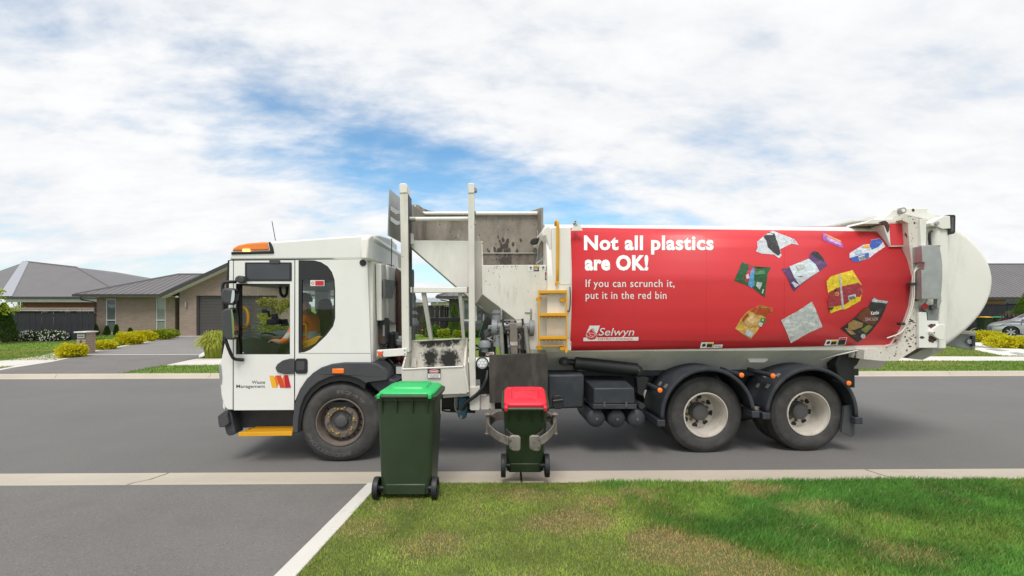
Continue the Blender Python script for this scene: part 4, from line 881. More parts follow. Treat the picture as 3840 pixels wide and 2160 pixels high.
# handle
hn = pr('door_handle', 'A', [(380, 845), (390, 825), (420, 803), (460, 792), (489, 792), (489, 878), (430, 880), (390, 868)], -.018, .004, M_greypl, door, bevel=.008)
hn2 = pr('handle_recess', 'A', rrect(492, 791, 562, 878, 16), -.014, .004, M_blackpl, cab, bevel=.006); pr('grip', 'A', rrect(500, 806, 546, 858, 10), -.02, -.013, M_greypl, hn2)
cylv('vent_port', *z1('A', 876, 249), 8.3, -.01, .03, M_blackst, cab)
for kx in (143.6, 491.5): pr('door_gap', 'A', rect(kx - 1.2, 236, kx + 1.2, 1082 if kx < 200 else 1000), .006, .03, M_blackst, cab)
pr('roof_seam', 'A', rect(122, 231.5, 902, 235), .003, .03, M_blackst, cab); pr('waist_seam', 'A', rect(512, 761, 918, 763), -.0012, .01, M_greypl, cab)
# logo on the door
def onv(v, k=None):
    return lambda px, py: L3(*(z1(k, px, py) if k else (px, py)), v)
def decal(name, k, pts, v, m, parent): 
    p = [L3(x, y, v) for x, y in zp(k, pts)]; V, F = prism_mesh(p, [q + Vector((0, .0012, 0)) for q in p]); return mk(name, V, F, m, parent)
lg = sub('door_logo', cab)
oc = [mat('logo_gold', (.85, .45, .03), .4, var=0), mat('logo_orange', (.80, .20, .02), .4, var=0), mat('logo_dark_orange', (.62, .07, .02), .4, var=0), mat('logo_red', (.50, .01, .03), .4, var=0)]
for i, (q, m) in enumerate((([(346, 888), (372, 888), (391, 957), (362, 957)], oc[0]), ([(391, 957), (375, 898), (381, 888), (388, 888), (400, 930)], oc[1]), ([(386, 887), (412, 887), (437, 957), (408, 957)], oc[2]), ([(437, 957), (420, 905), (430, 887), (440, 915)], oc[1]), ([(430, 886), (452, 886), (469, 956), (438, 957)], oc[3]))): decal('logo_stroke', 'A', q, -.0015 - i * .0013, m, lg)
def flat_text(name, s, k, x0, x1, base, cap, v, m, parent, off=0, shear=0, rot=0):
    (ax, ay), (bx, by) = z1(k, x0, base), z1(k, x1, base); h = z1(k, x0, base)[1] - z1(k, x0, base - cap)[1]; W = bx - ax
    def fn(x, y):
        X, Y = x * h, y * h; c, s_ = math.cos(rot), math.sin(rot); return L3(ax + X * c - Y * s_, ay - X * s_ - Y * c, v)
    return put_text(name, s, fn, m, parent, off, shear, fit=W / h)
flat_text('lettering', 'Waste', 'A', 247, 323, 934, 19, -.002, M_dtxt, cab, .004); flat_text('lettering', 'Management', 'A', 160, 323, 957, 19, -.002, M_dtxt, cab, .004)
# fender, skirt, step, bumper
outer = [(478, 1214), (480, 1120), (492, 1045), (512, 985), (545, 925), (590, 875), (640, 842), (700, 822), (770, 814), (920, 814), (960, 824), (990, 845), (1008, 870), (1017, 900), (1018, 912), (903, 926)]
inner = [(893, 935), (850, 908), (800, 892), (750, 888), (690, 896), (630, 922), (580, 962), (545, 1010), (522, 1070), (511, 1140), (508, 1214)]
_po = outer + inner; _f = [L3(x, y, -.045) for x, y in zp('A', _po)]; _tr = poly_tris([(p.x, p.z) for p in _f]); _n = len(_f)
mk('wheel_arch', _f + [p + Vector((0, .45, 0)) for p in _f], [list(t) for t in _tr] + [[i + _n for i in t][::-1] for t in _tr] + [(i, (i + 1) % _n, _n + (i + 1) % _n, _n + i) for i in range(_n)], M_greypl, cab, bevel=.02)
inner2 = [(888, 965), (850, 940), (800, 922), (750, 917), (695, 925), (640, 948), (592, 988), (560, 1035), (538, 1090), (527, 1150), (522, 1205)]
pr('arch_brush', 'A', [(x - 1, y - 3) for x, y in reversed(inner)] + [(x, y) for x, y in inner2], -.02, .01, M_blackst, cab)
pr('marker_lamp', 'A', rrect(702, 849, 768, 876, 4), -.06, -.04, M_amber, cab, bevel=.006)
pr('arch_extension', 'A', [(905, 926), (1018, 905), (1068, 915), (1070, 935), (1050, 985), (965, 985)], .02, .5, M_chassis, cab, bevel=.02)
pr('skirt_panel', 'A', [(120, 1080), (490, 1078), (490, 1174), (196, 1184)], .26, .30, M_greypl, cab)
stp = sub('cab_step', cab); 
def gline(x0, y0, x1, y1, w=.022):
    a, b = [LW(x, y, STEPW) for x, y in zp('W', [(x0, y0), (x1, y1)])]; return a, b
def LW(px, py, w):
    d = T_INV @ ray(px, py); t = (w - CL.z) / d.z; return CL + d * t
STEPW = L3(*z1('W', 700, 860), -.06).z
corners = [LW(*z1('W', x, y), STEPW) for x, y in ((685, 860), (2090, 860), (2110, 700), (960, 720))]
u_a, u_b = corners[0].x, corners[1].x; v_a, v_b = -.06, corners[2].y
box('step_front', u_a, u_b, v_a - .01, v_a + .006, STEPW - .05, STEPW, M_yel, stp, .004); box('step_back', u_a + .08, u_b, v_b - .006, v_b + .006, STEPW - .04, STEPW, M_yel, stp)
for i in range(1, 5): vv = v_a + (v_b - v_a) * i / 5; box('step_bar', u_a + .01 + .018 * i, u_b, vv - .007, vv + .007, STEPW - .03, STEPW - .002, M_yel, stp)
for i in range(15): uu = u_a + .03 + (u_b - u_a - .04) * i / 14; box('step_bar', uu - .006, uu + .006, v_a + .008, v_b - .008, STEPW - .03, STEPW - .004, M_yel, stp)
pr('bumper', 'W', [(108, 440), (285, 300), (350, 260), (395, 275), (372, 410), (430, 620), (300, 735), (150, 735), (130, 640)], -.02, BW + .02, M_greypl, cab, bevel=.015)
pr('bumper_bracket', 'W', [(300, 740), (330, 660), (450, 620), (400, 290), (455, 285), (615, 900), (490, 955), (400, 960), (345, 900)], .02, .2, M_chassis, cab, bevel=.01)
# mirrors
mr = sub('mirror_assembly', cab); MV = -.22
pr('mirror_mount', 'T', [(286, 560), (288, 530), (305, 508), (335, 500), (365, 508), (385, 530), (388, 575), (345, 585)], -.09, .0, M_greypl, mr, bevel=.015)
q = lambda x, y, v: L3(*z1('T', x, y), v)
tube('mirror_arm', [q(300, 571, -.05), q(250, 571, -.12), q(195, 571, MV + .08), q(163, 590, MV + .08), q(158, 640, MV + .08), q(160, 700, MV + .08), q(168, 800, MV + .08), q(175, 900, MV + .08), q(180, 1150, MV + .08), q(205, 1250, -.14), q(262, 1385, -.09), q(290, 1412, -.06), q(340, 1416, -.03), q(390, 1418, -.01)], .019, M_blackpl, mr, 10, 1)
m1 = pr('mirror_head', 'T', [(132, 690), (145, 645), (175, 635), (245, 638), (278, 650), (290, 700), (285, 770), (262, 808), (235, 822), (170, 816), (140, 780)], MV, MV + .13, M_greypl, mr, bevel=.03); m1.modifiers['bevel'].segments = 4
m2 = pr('mirror_head', 'T', [(140, 960), (143, 900), (160, 868), (240, 850), (262, 858), (278, 960), (286, 1100), (280, 1180), (265, 1202), (195, 1200), (158, 1170), (146, 1100)], MV, MV + .13, M_greypl, mr, bevel=.03); m2.modifiers['bevel'].segments = 4
M_mirror = mat('mirror_glass', (.6, .62, .64), .05, metal=1, var=0)
for (hd, pts) in ((m1, [(262, 662), (286, 662), (290, 700), (284, 770), (264, 800), (245, 800)]), (m2, [(250, 870), (262, 872), (280, 965), (287, 1100), (279, 1175), (268, 1180)])): pr('mirror_glass', 'T', pts, MV - .004, MV + .09, M_mirror, hd)
tube('antenna', [L3(*z1('A', 382, 124), .6), L3(*z1('A', 362, 15), .6)], .005, M_blackst, cab, 6)
# interior
it = sub('interior', cab)
def inb(name, k, pts, v0, v1, m, **kw): return pr(name, k, pts, v0, v1, m, it, **kw)
inb('dashboard', 'H', [(60, 1290), (100, 1100), (330, 1060), (560, 1150), (560, 1400), (60, 1400)], .5, 2.1, M_blackpl, bevel=.04)
inb('roof_lining', 'H', [(90, 330), (1400, 300), (1400, 360), (130, 400)], .12, 2.3, M_blackpl)
inb('steering_column', 'H', [(520, 1200), (640, 1120), (720, 1180), (600, 1400), (480, 1400)], .5, .75, M_blackpl)
cS = L3(*z1('H', 560, 1130), .62); sw = [cS + Vector((.09 * math.cos(a) , .22 * math.sin(a), .06 * math.cos(a) * -1 + .02)) * 1.0 for a in np.linspace(0, 2 * math.pi, 25)]; tube('steering_wheel', sw, .014, M_blackpl, it, 8)
mn = inb('monitor', 'H', [(680, 860), (770, 855), (795, 950), (705, 955)], .9, .96, M_blackpl, bevel=.008); pr('screen', 'H', [(692, 868), (764, 864), (786, 942), (712, 946)], .896, .899, M_dglass, mn)
inb('dash_camera', 'H', [(560, 790), (640, 785), (645, 860), (570, 860)], .8, .86, M_blackpl, bevel=.008); inb('control_box', 'H', [(500, 860), (640, 850), (660, 930), (500, 935)], .75, .9, M_blackpl, bevel=.01)
tube('camera_arm', [L3(*z1('H', 460, 750), .8), L3(*z1('H', 530, 760), .82), L3(*z1('H', 545, 830), .84)], .018, M_blackpl, it, 8); cylv('suction_cup', *z1('H', 462, 748), 5, .79, .83, M_blackpl, it)
tube('wiper', [L3(*z1('H', 330, 897), 1.2), L3(*z1('H', 480, 940), 1.2)], .012, M_blackpl, it, 6)
tube('coiled_cable', [L3(*z1('H', x, y), .9) for x, y in ((690, 380), (690, 480), (705, 530), (740, 555), (775, 530), (785, 470), (780, 380))], .02, M_blackpl, it, 8, 1)
tube('grab_handle', [L3(*z1('H', x, y), .14) for x, y in ((135, 770), (138, 705), (190, 700), (235, 730), (255, 800), (252, 900), (225, 980), (140, 990), (138, 930))], .017, M_yel, it, 10, 1)
tube('grab_rail', [L3(*z1('H', x, y), 1.6) for x, y in ((1080, 860), (1082, 680), (1090, 660), (1100, 680), (1098, 860))], .016, M_yel, it, 8)
tube('seat_rail', [L3(*z1('H', x, y), .3) for x, y in ((985, 925), (1035, 930), (1045, 960), (1045, 1190))], .012, M_yel, it, 8)
seat = sub('driver_seat', cab); pr('seat_back', 'H', [(1140, 960), (1165, 780), (1200, 620), (1240, 580), (1340, 580), (1365, 640), (1385, 780), (1400, 950), (1380, 1200), (1160, 1230)], .78, .90, M_blackst, seat, bevel=.03)
pr('seat_cushion', 'H', [(760, 1290), (1160, 1230), (1300, 1260), (1300, 1400), (760, 1400)], .35, .85, M_blackst, seat, bevel=.03)
pr('seat_base', 'H', [(945, 1230), (1010, 1170), (1200, 1085), (1245, 1100), (1180, 1190), (980, 1290), (945, 1260)], .12, .20, M_yel, seat, bevel=.01)
fm = sub('mirror_assembly', cab); pp = L3(*z1('H', 1270, 540), BW + .25); box('mirror_head', pp.x - .12, pp.x + .12, pp.y - .08, pp.y + .08, pp.z - .28, pp.z + .2, M_greypl, fm, .03); tube('mirror_arm', [pp + Vector((-.1, 0, .2)), pp + Vector((-.12, -.1, .33)), pp + Vector((-.5, -.25, .33))], .02, M_blackpl, fm)

# --- gear behind the cab
gear = sub('rear_cab_gear')
ct = pr('coolant_tank', 'V', [(100, 785), (205, 775), (213, 1000), (200, 1015), (102, 990)], .30, .52, M_chassis, gear, bevel=.02); pr('mud_stain_panel', 'V', [(103, 868), (190, 880), (192, 1008), (105, 985)], .297, .3, M_exh, ct)
cylv('filler_cap', *z1('V', 156, 776), 6.5, .26, .33, M_alu, ct, 10); pr('sight_gauge', 'V', rrect(176, 838, 192, 935, 6), .29, .30, M_alu, ct)
tube('overflow_hose', [L3(*z1('V', x, y), .28) for x, y in ((152, 800), (130, 850), (80, 890))], .009, M_blackst, gear, 6, 1)
tube('intake_duct', [L3(*z1('V', x, y), 1.0) for x, y in ((205, 312), (250, 345), (290, 395), (320, 450), (335, 480))], [.03, .06, .085, .085, .075], M_exh, gear, 10)
tube('intake_pipe', [L3(*z1('V', x, y), 1.0) for x, y in ((333, 475), (335, 700), (338, 930))], .075, M_exh, gear, 10)
tube('exhaust_stack', [L3(*z1('B', x, y), .8) for x, y in ((552, 1040), (556, 1060), (556, 1400))], .05, M_grey, gear, 10)
for yy, r_ in ((828, .05), (845, .075), (858, .055), (872, .085), (885, .06), (900, .095), (918, .05)): pass
lathe('exhaust_bellows', [(.04, .5), (.06, .42), (.05, .36), (.075, .30), (.055, .25), (.085, .2), (.06, .15), (.10, .08), (.10, .03), (.05, -.05), (.04, -.3)], L3(*z1('V', 432, 805), .8) + Vector((0, 0, -.1)), M_grey, gear, 16, 'w')
pr('air_filter', 'V', rrect(215, 905, 280, 1060, 12), .5, .8, M_blackst, gear, bevel=.03); pr('air_hose', 'V', rrect(280, 962, 350, 1030, 20), .6, .8, M_grey, gear, bevel=.04); tube('antenna', [L3(*z1('V', 251, 330), .5), L3(*z1('V', 255, 80), .5)], .006, M_blackst, gear, 6)
pr('red_hose_bundle', 'P', [(385, 500), (470, 490), (475, 690), (390, 690)], .6, .8, mat('dark_red_hose', (.14, .015, .02), .5, var=.3, vs=20), gear, bevel=.04); pr('battery_tray', 'P', [(350, 720), (480, 720), (480, 830), (385, 840)], .4, .9, M_blackst, gear, bevel=.01); pr('battery_label', 'P', rect(395, 740, 470, 825), .396, .399, M_signw, gear)
for i in range(9):
    xx, yy = 120 + i * 38, 640 + (i * 67) % 160; tube('hose', [L3(*z1('P', xx, yy), .55), L3(*z1('P', xx + 60, yy + 60), .5), L3(*z1('P', xx + 20, yy + 190), .6)], .014, (M_blackst, M_greypl)[i % 2], gear, 6, 1)
pr('gear_backing', 'P', [(100, 480), (470, 430), (480, 1000), (410, 1000), (270, 700), (100, 690)], .95, 1.3, M_blackst, gear)

# --- lifter frame and hopper
hp = sub('hopper')
pr('mast', 'B', [(443, 200), (525, 200), (532, 860), (545, 1900), (465, 1900), (455, 860)], .02, .20, M_dirty, hp, bevel=.008); pr('mast_cap', 'B', [(438, 145), (452, 130), (505, 130), (523, 150), (526, 232), (438, 236)], .01, .22, M_cream, hp, bevel=.01)
pr('mast_channel', 'B', [(527, 250), (534, 250), (548, 1900), (540, 1900)], .05, .3, M_blackst, hp)
pr('mast', 'B', [(1158, 200), (1221, 200), (1224, 860), (1233, 1900), (1242, 2330), (1172, 2330), (1166, 1900), (1160, 860)], .02, .18, M_rusty2 if False else M_dirty, hp, bevel=.008); pr('mast_cap', 'B', [(1156, 140), (1165, 128), (1210, 128), (1222, 140), (1224, 232), (1156, 236)], .01, .20, M_cream, hp, bevel=.01)
cylv('mast_roller', *z1('B', 1230, 196), 5, .06, .16, M_steel, hp)
for yy in (440, 543): pr('mast_clip', 'B', [(1220, yy - 20), (1240, yy - 14), (1240, yy + 14), (1220, yy + 14)], .03, .1, M_steel, hp)
tube('tie_bar', [L3(*z1('B', 548, 506), .1), L3(*z1('B', 1158, 502), .1)], .026, M_cream, hp, 12); tube('tie_bar_end', [L3(*z1('B', 545, 506), .1), L3(*z1('B', 610, 506), .1)], .032, M_steel, hp, 12)
# deflector ahead of the mast
q = lambda x, y, v: L3(*z1('B', x, y), v)
f = [q(332, 192, .15), q(446, 290, .75), q(456, 752, .75), q(315, 675, .15)]; V, F = prism_mesh(f, [p_ + Vector((.012, .02, 0)) for p_ in f]); mk('deflector_panel', V, F, mat('grey_white_panel', (.50, .51, .50), .5, var=.06), hp)
for yy in (420, 530): pr('deflector_bracket', 'B', [(347, yy - 48), (360, yy - 46), (410, yy - 8), (446, yy - 2), (446, yy + 30), (405, yy + 36), (347, yy - 8)], .12, .17, M_alu, hp)
# hopper box
HV = 1.22
bk = pr('back_wall', 'B', [(545, 345), (640, 358), (690, 395), (760, 418), (860, 434), (1700, 434), (1800, 424), (1870, 404), (1914, 386), (1918, 1010), (1320, 1010), (900, 985), (720, 770), (545, 700)], HV, HV + .05, M_hopin, hp)
tube('rim_pipe', [q(685, 448, HV - .03), q(1880, 445, HV - .03)], .028, M_cream, hp, 8); pr('floor_seam', 'B', rect(1300, 855, 1880, 866), HV - .02, HV, M_olive, hp)
def quadslab(name, pts3, off, m, parent): V, F = prism_mesh(pts3, [p_ + Vector(off) for p_ in pts3]); return mk(name, V, F, m, parent)
quadslab('left_wall', [q(538, 330, .22), q(715, 455, HV - .01), q(715, 730, HV - .01), q(545, 790, .22)], (-.02, 0, 0), M_hopin, hp)
quadslab('right_wall', [q(1920, 388, .45), q(1884, 455, HV - .01), q(1884, 1000, HV - .01), q(1920, 1000, .45)], (.03, 0, 0), M_hopin, hp)
for xx in (548, 572, 596): pr('wall_stiffener', 'B', rect(xx, 340 + (xx - 548) * .3, xx + 10, 720), .30 + (xx - 548) * .006, .34 + (xx - 548) * .006, M_cream, hp)
pr('hinge_plate', 'B', [(543, 650), (585, 660), (585, 765), (543, 765)], .19, .22, M_cream, hp)
ch = pr('chute_panel', 'B', [(546, 786), (584, 728), (1290, 735), (1308, 745), (1306, 1440), (1230, 1380), (1040, 1216)], .24, .27, M_cream, hp, bevel=.004)
a0, a1, a2 = q(546, 788, .27), q(1040, 1218, .27), q(1306, 1442, .27)
quadslab('chute_floor', [a0, a2, a2 + Vector((0, HV - .3, 0)), a0 + Vector((0, HV - .3, 0))], (.02, 0, -.03), M_olive, hp)
tube('chute_edge', [a0, a1, a2], .016, M_olive, hp, 6)
pr('chute_flange', 'B', [(1225, 735), (1290, 735), (1308, 745), (1306, 1440), (1228, 1380)], .22, .24, mat('grey_cream_paint', (.55, .53, .48), .45, var=.05), hp); pr('chute_corner', 'B', [(1296, 735), (1308, 735), (1316, 985), (1300, 985)], .19, .23, M_rusty, hp)
# hopper side below the mouth
sdp = pr('side_plate', None, [(1212, 667), (1437, 666), (1437, 882), (1330, 880), (1296, 803), (1213, 740)], .10, HV, M_dirty, hp, bevel=.005)
quadslab('underside', [L3(1213, 741, .10), L3(1297, 804, .10), L3(1258, 807, .24), L3(1196, 768, .24)], (.0, .03, .01), M_olive, hp)
pr('underside', None, [(1296, 803), (1330, 880), (1300, 880), (1270, 806)], .14, .9, M_olive, hp)
for xx, yy, s, seed in ((1540, 790, 60, 3), (1540, 945, 90, 5)):
    rr = random.Random(seed); pts = [(xx + s * rr.uniform(.5, 1) * math.cos(t), yy + s * .6 * rr.uniform(.5, 1.1) * math.sin(t)) for t in np.linspace(0, 2 * math.pi, 19)[:18]]; pr('bare_metal_patch', 'B', pts, HV - .003, HV - .001, mat('bare_dark_metal', (.06, .05, .045), .7, var=.4, vs=15), hp)
rr = random.Random(11)
pr('lower_liner', 'B', rect(1306, 868, 1882, 1000), HV - .0022, HV - .0005, mat('dark_stained_liner', (.17, .145, .12), .75, var=.35, vs=7, layers=[dict(col=(.06, .05, .042), sc=9, det=9, lo=.52, hi=.64, amt=.85)]), hp)
for i in range(46):
    xx, yy, s = 1530 + rr.gauss(0, 75), 815 + rr.choice((-1, .5, 1.6)) * abs(rr.gauss(0, 50)), rr.uniform(4, 22); pts = [(xx + s * rr.uniform(.4, 1) * math.cos(t), yy + s * 1.7 * rr.uniform(.4, 1) * math.sin(t)) for t in np.linspace(0, 2 * math.pi, 12)[:11]]; pr('bare_metal_patch', 'B', pts, HV - .004 - i * .0001, HV - .0025, MATS['bare_dark_metal'], hp)
for i in range(34):
    xx, yy, s = 1505 + rr.gauss(0, 110), 995 + abs(rr.gauss(0, 150)) * (1 if i % 3 else .1), rr.uniform(1.5, 7); pts = [(xx + s * rr.uniform(.4, 1) * math.cos(t), yy + s * rr.uniform(.5, 1.6) * math.sin(t)) for t in np.linspace(0, 2 * math.pi, 9)[:8]]; pr('paint_chip', 'B', pts, .0985 - i * .00003, .0999, MATS['bare_dark_metal'], hp)
pr('packer_end', 'B', [(1862, 975), (1890, 850), (1920, 755), (1968, 690), (1990, 740), (2002, 830), (2004, 975)], .75, .80, M_grey, hp, bevel=.005)
cm = pr('work_camera', 'B', [(1812, 735), (1825, 712), (1845, 702), (1885, 700), (1898, 722), (1890, 760), (1840, 772), (1814, 762)], .4, .5, M_blackpl, hp, bevel=.012); cylv('camera_cap', *z1('B', 1897, 702), 2.6, .38, .45, mat('red_cap', (.4, .03, .03), .5), cm)
tube('camera_cable', [q(1895, 700, .42), q(1915, 680, .42), q(1935, 640, .38), q(1930, 620, .38)], .008, M_blackst, hp, 6, 1)
tube('tensioner_rod', [q(1870, 972, .3), q(1990, 885, .3)], .008, M_steel, hp, 6); pr('tensioner', 'B', rrect(1968, 872, 2012, 908, 10), .2, .3, M_steel, hp)
# cross member and struts
pr('cross_member', 'B', rect(556, 1218, 1166, 1275), .03, .13, M_cream, hp, bevel=.006)
for xx in (568, 1146): pr('weld_band', 'B', rect(xx, 1216, xx + 20, 1277), .024, .14, M_brown, hp)
pr('strut', 'L', [(382, 470), (462, 470), (595, 1340), (525, 1340)], .06, .14, M_olive, hp, bevel=.004); pr('strut', 'L', [(1052, 470), (1118, 470), (1182, 1330), (1122, 1330)], .06, .14, M_olive, hp, bevel=.004)
pr('black_bar', 'L', [(535, 920), (1085, 925), (1085, 995), (540, 990)], .5, .58, M_blackst, hp, bevel=.006); pr('black_lug', 'L', [(640, 835), (680, 835), (690, 920), (645, 920)], .5, .54, M_blackst, hp); pr('black_lug', 'L', [(945, 835), (985, 835), (990, 925), (948, 925)], .5, .54, M_blackst, hp)
# spill tray with black grime
def grimemat():
    m = mat('grimy_tray_steel', (.64, .61, .55), .55, var=.08, layers=[GRIME, dict(col=(.03, .028, .026), sc=22, det=10, lo=.60, hi=.64, amt=.9)])
    nt = m.node_tree; N = nt.nodes; L = nt.links; b = N['Principled BSDF']; src = b.inputs['Base Color'].links[0].from_socket; tc = N.new('ShaderNodeTexCoord')
    nz = N.new('ShaderNodeTexNoise'); nz.inputs['Scale'].default_value = 34; nz.inputs['Detail'].default_value = 9; nz.inputs['Roughness'].default_value = .7; L.new(tc.outputs['Object'], nz.inputs['Vector']); tot = None
    for (zx, zy, rad) in ((800, 620, .16), (800, 680, .14), (1015, 650, .22), (720, 450, .12), (800, 455, .14), (900, 440, .13), (1000, 440, .13), (1100, 430, .11)):
        c = L3(*z1('P', zx, zy), .2); vm = N.new('ShaderNodeVectorMath'); vm.operation = 'DISTANCE'; L.new(tc.outputs['Object'], vm.inputs[0]); vm.inputs[1].default_value = c
        mr_ = N.new('ShaderNodeMapRange'); mr_.inputs[1].default_value = 0; mr_.inputs[2].default_value = rad; mr_.inputs[3].default_value = .75; mr_.inputs[4].default_value = 0; L.new(vm.outputs['Value'], mr_.inputs[0])
        if tot is None: tot = mr_.outputs[0]
        else:
            a_ = N.new('ShaderNodeMath'); a_.operation = 'MAXIMUM'; L.new(tot, a_.inputs[0]); L.new(mr_.outputs[0], a_.inputs[1]); tot = a_.outputs[0]
    a_ = N.new('ShaderNodeMath'); a_.operation = 'ADD'; L.new(tot, a_.inputs[0]); L.new(nz.outputs[0], a_.inputs[1]); r_ = N.new('ShaderNodeMapRange'); r_.inputs[1].default_value = .70; r_.inputs[2].default_value = .94; L.new(a_.outputs[0], r_.inputs[0])
    x = N.new('ShaderNodeMix'); x.data_type = 'RGBA'; L.new(r_.outputs[0], x.inputs['Factor']); L.new(src, x.inputs['A']); x.inputs['B'].default_value = (.018, .017, .016, 1); L.new(x.outputs['Result'], b.inputs['Base Color']); return m
M_tray = grimemat()
ty = sub('spill_tray'); q = lambda x, y, v: L3(*z1('P', x, y), v); TV = -.13
FT = [q(472, 770, TV), q(1190, 738, TV), q(1236, 1040, TV), q(1228, 1056, TV + .02), q(1120, 1064, TV + .03), q(490, 1080, TV + .03)]
BK = [q(560, 440, .22), q(1222, 407, .22), q(1222, 800, .22), q(560, 830, .22)]
quadslab('front_wall', FT, (0, .02, 0), M_dirty, ty); quadslab('back_wall', BK, (0, .02, 0), M_tray, ty)
quadslab('left_wall', [FT[0], BK[0], BK[3], FT[5]], (-.015, 0, 0), M_dirty, ty); quadslab('right_wall', [FT[1] + Vector((0, .004, 0)), BK[1], BK[2] + Vector((0, 0, -.3)), FT[2]], (.02, 0, 0), M_dirty, ty)
quadslab('tray_floor', [FT[5] + Vector((0, .02, 0)), FT[3] + Vector((0, .02, 0)), BK[2], BK[3]], (0, 0, -.01), M_dirty, ty)
tube('tray_lip', [FT[5] * .0 + FT[0], FT[1]], .010, M_cream, ty, 6); tube('tray_lip', [FT[0], BK[0], BK[1], FT[1]], .010, M_rusty, ty, 6)
pr('tray_bracket', 'P', [(570, 745), (585, 640), (628, 645), (632, 745)], .17, .2, M_dirty, ty)
dg_ = pr('danger_sign', 'P', rrect(766, 768, 921, 878, 8), TV - .003, TV - .0005, M_signk, ty); decal('sign_field', 'P', rect(770, 822, 918, 874), TV - .0045, M_signw, dg_); decal('sign_oval', 'P', circ(843, 796, 63, 24, 23), TV - .0045, M_signw, dg_); decal('sign_oval', 'P', circ(843, 796, 58, 24, 20), TV - .006, M_signr, dg_)
flat_text('lettering', 'DANGER', 'P', 800, 888, 807, 21, TV - .008, M_txt, dg_, .03)
for tx, xa, xb, yb in (('STAY CLEAR OF', 785, 903, 841), ('DUMPER AND', 797, 893, 855), ('DUMPER AREA', 793, 897, 869)): flat_text('lettering', tx, 'P', xa, xb, yb, 9, TV - .006, M_dtxt, dg_, .0)
br = pr('emergency_stop_bracket', 'P', [(165, 545), (480, 525), (520, 520), (520, 618), (480, 612), (165, 634)], .0, .06, M_cream, TR, bevel=.006); cylv('stop_button', *z1('P', 207, 591), 5, -.03, .0, mat('red_orange_button', (.75, .09, .03), .4), br); lathe('button_base', [(.0, -.004), (.033, -.004), (.033, .0)], L3(*z1('P', 207, 591), 0), mat('orange_collar', (.7, .25, .08), .5), br, 20)
for ax_, ay_ in ((176, 566), (236, 566), (178, 620), (236, 618), (497, 547), (497, 592)): cylv('bolt', *z1('P', ax_, ay_), 1.6, -.006, .01, M_hub, br, 8)

# --- lift arm, motors, plate
la = sub('lift_arm'); q = lambda x, y, v: L3(*z1('J', x, y), v)
pr('wear_plate', 'J', [(262, 1130), (275, 1108), (520, 1118), (700, 1100), (900, 1092), (1190, 1086), (1300, 1090), (1322, 1110), (1325, 1500), (1322, 1960), (1310, 1985), (270, 1985), (262, 1500)], -.06, -.03, M_plate, la, bevel=.004)
pr('boom', 'J', [(622, 545), (640, 535), (755, 540), (775, 640), (785, 1110), (652, 1110), (635, 800), (638, 640)], .02, .16, M_brown, la, bevel=.01)
pr('boom_band', 'J', [(640, 880), (775, 880), (778, 945), (650, 945)], .014, .02, mat('scraped_band', (.45, .40, .36), .6, var=.3, vs=30), la)
tube('pivot_shaft', [q(330, 610, .12), q(1070, 620, .12)], .062, M_grey, la, 16); tube('shaft_collar', [q(530, 580, .08), q(625, 578, .08)], .035, M_alu, la, 12); tube('shaft_collar', [q(775, 600, .08), q(900, 590, .08)], .04, M_brown, la, 12)
for x0_, x1_ in ((305, 400), (985, 1072)): tube('rotary_motor', [q(x0_, 625, .12), q(x1_, 628, .12)], .105, M_grey, la, 18)
for xx in (418, 955):
    tube('hydraulic_motor', [q(xx, 300, .18), q(xx, 520, .18)], .078, M_grey, la, 18); tube('motor_flange', [q(xx, 340, .18), q(xx, 362, .18)], .09, M_grey, la, 18)
    tube('pipe', [q(xx, 300, .16), q(xx, 262, .14), q(xx + 50, 260, .12), q(xx + 70, 300, .1), q(xx + 60, 480, .1)], .014, M_steel, la, 8, 1)
tube('rod', [q(480, 600, .04), q(488, 800, .04), q(503, 1105, .04)], .028, M_steel, la, 10); tube('rod', [q(915, 590, .04), q(940, 800, .04), q(972, 1090, .04)], .028, M_steel, la, 10)
tube('hose', [q(510, 470, .05), q(520, 600, .03), q(520, 760, .05)], .014, M_blackpl, la, 8); tube('hose', [q(865, 460, .05), q(880, 640, .03), q(870, 1090, .06)], .014, M_blackpl, la, 8); tube('hose', [q(600, 640, .1), q(610, 860, .08), q(632, 1090, .1)], .016, M_steel, la, 8); tube('hose', [q(830, 760, .1), q(800, 920, .08), q(820, 1090, .1)], .016, M_brown, la, 8)
pr('top_bar', 'J', [(470, 478), (860, 470), (865, 490), (480, 500)], .1, .2, M_steel, la); pr('arm_backing', 'J', [(440, 480), (960, 480), (1000, 1100), (460, 1100)], .3, .5, M_chassis, la); pr('rear_tube', 'J', rrect(965, 720, 1010, 940, 20), .2, .3, M_grey, la, bevel=.02)
pr('fitting', 'J', rect(600, 945, 650, 980), .06, .12, mat('blue_fitting', (.18, .32, .42), .5), la); pr('fitting', 'J', rect(785, 940, 830, 1000), .06, .12, M_brown, la)
for i in range(16):
    rr = random.Random(100 + i); xx, yy = 390 + rr.uniform(0, 580), 500 + rr.uniform(0, 260); tube('small_hose', [q(xx, yy, .03 + rr.uniform(0, .1)), q(xx + rr.uniform(-60, 60), yy + rr.uniform(30, 90), .02), q(xx + rr.uniform(-70, 70), yy + rr.uniform(90, 170), .06)], rr.choice((.007, .009, .011)), rr.choice((M_blackst, M_steel, M_brown, M_hub)), la, 6, 1)
for i in range(10):
    rr = random.Random(200 + i); xx, yy, s = 350 + rr.uniform(0, 600), 520 + rr.uniform(0, 180), rr.uniform(14, 40); pr('fitting', 'J', [(xx - s, yy - s * .7), (xx + s, yy - s * .7), (xx + s, yy + s * .7), (xx - s, yy + s * .7)], .03 + rr.uniform(0, .08), .16, rr.choice((M_steel, M_brown, M_grey, M_hub)), la, bevel=.006)
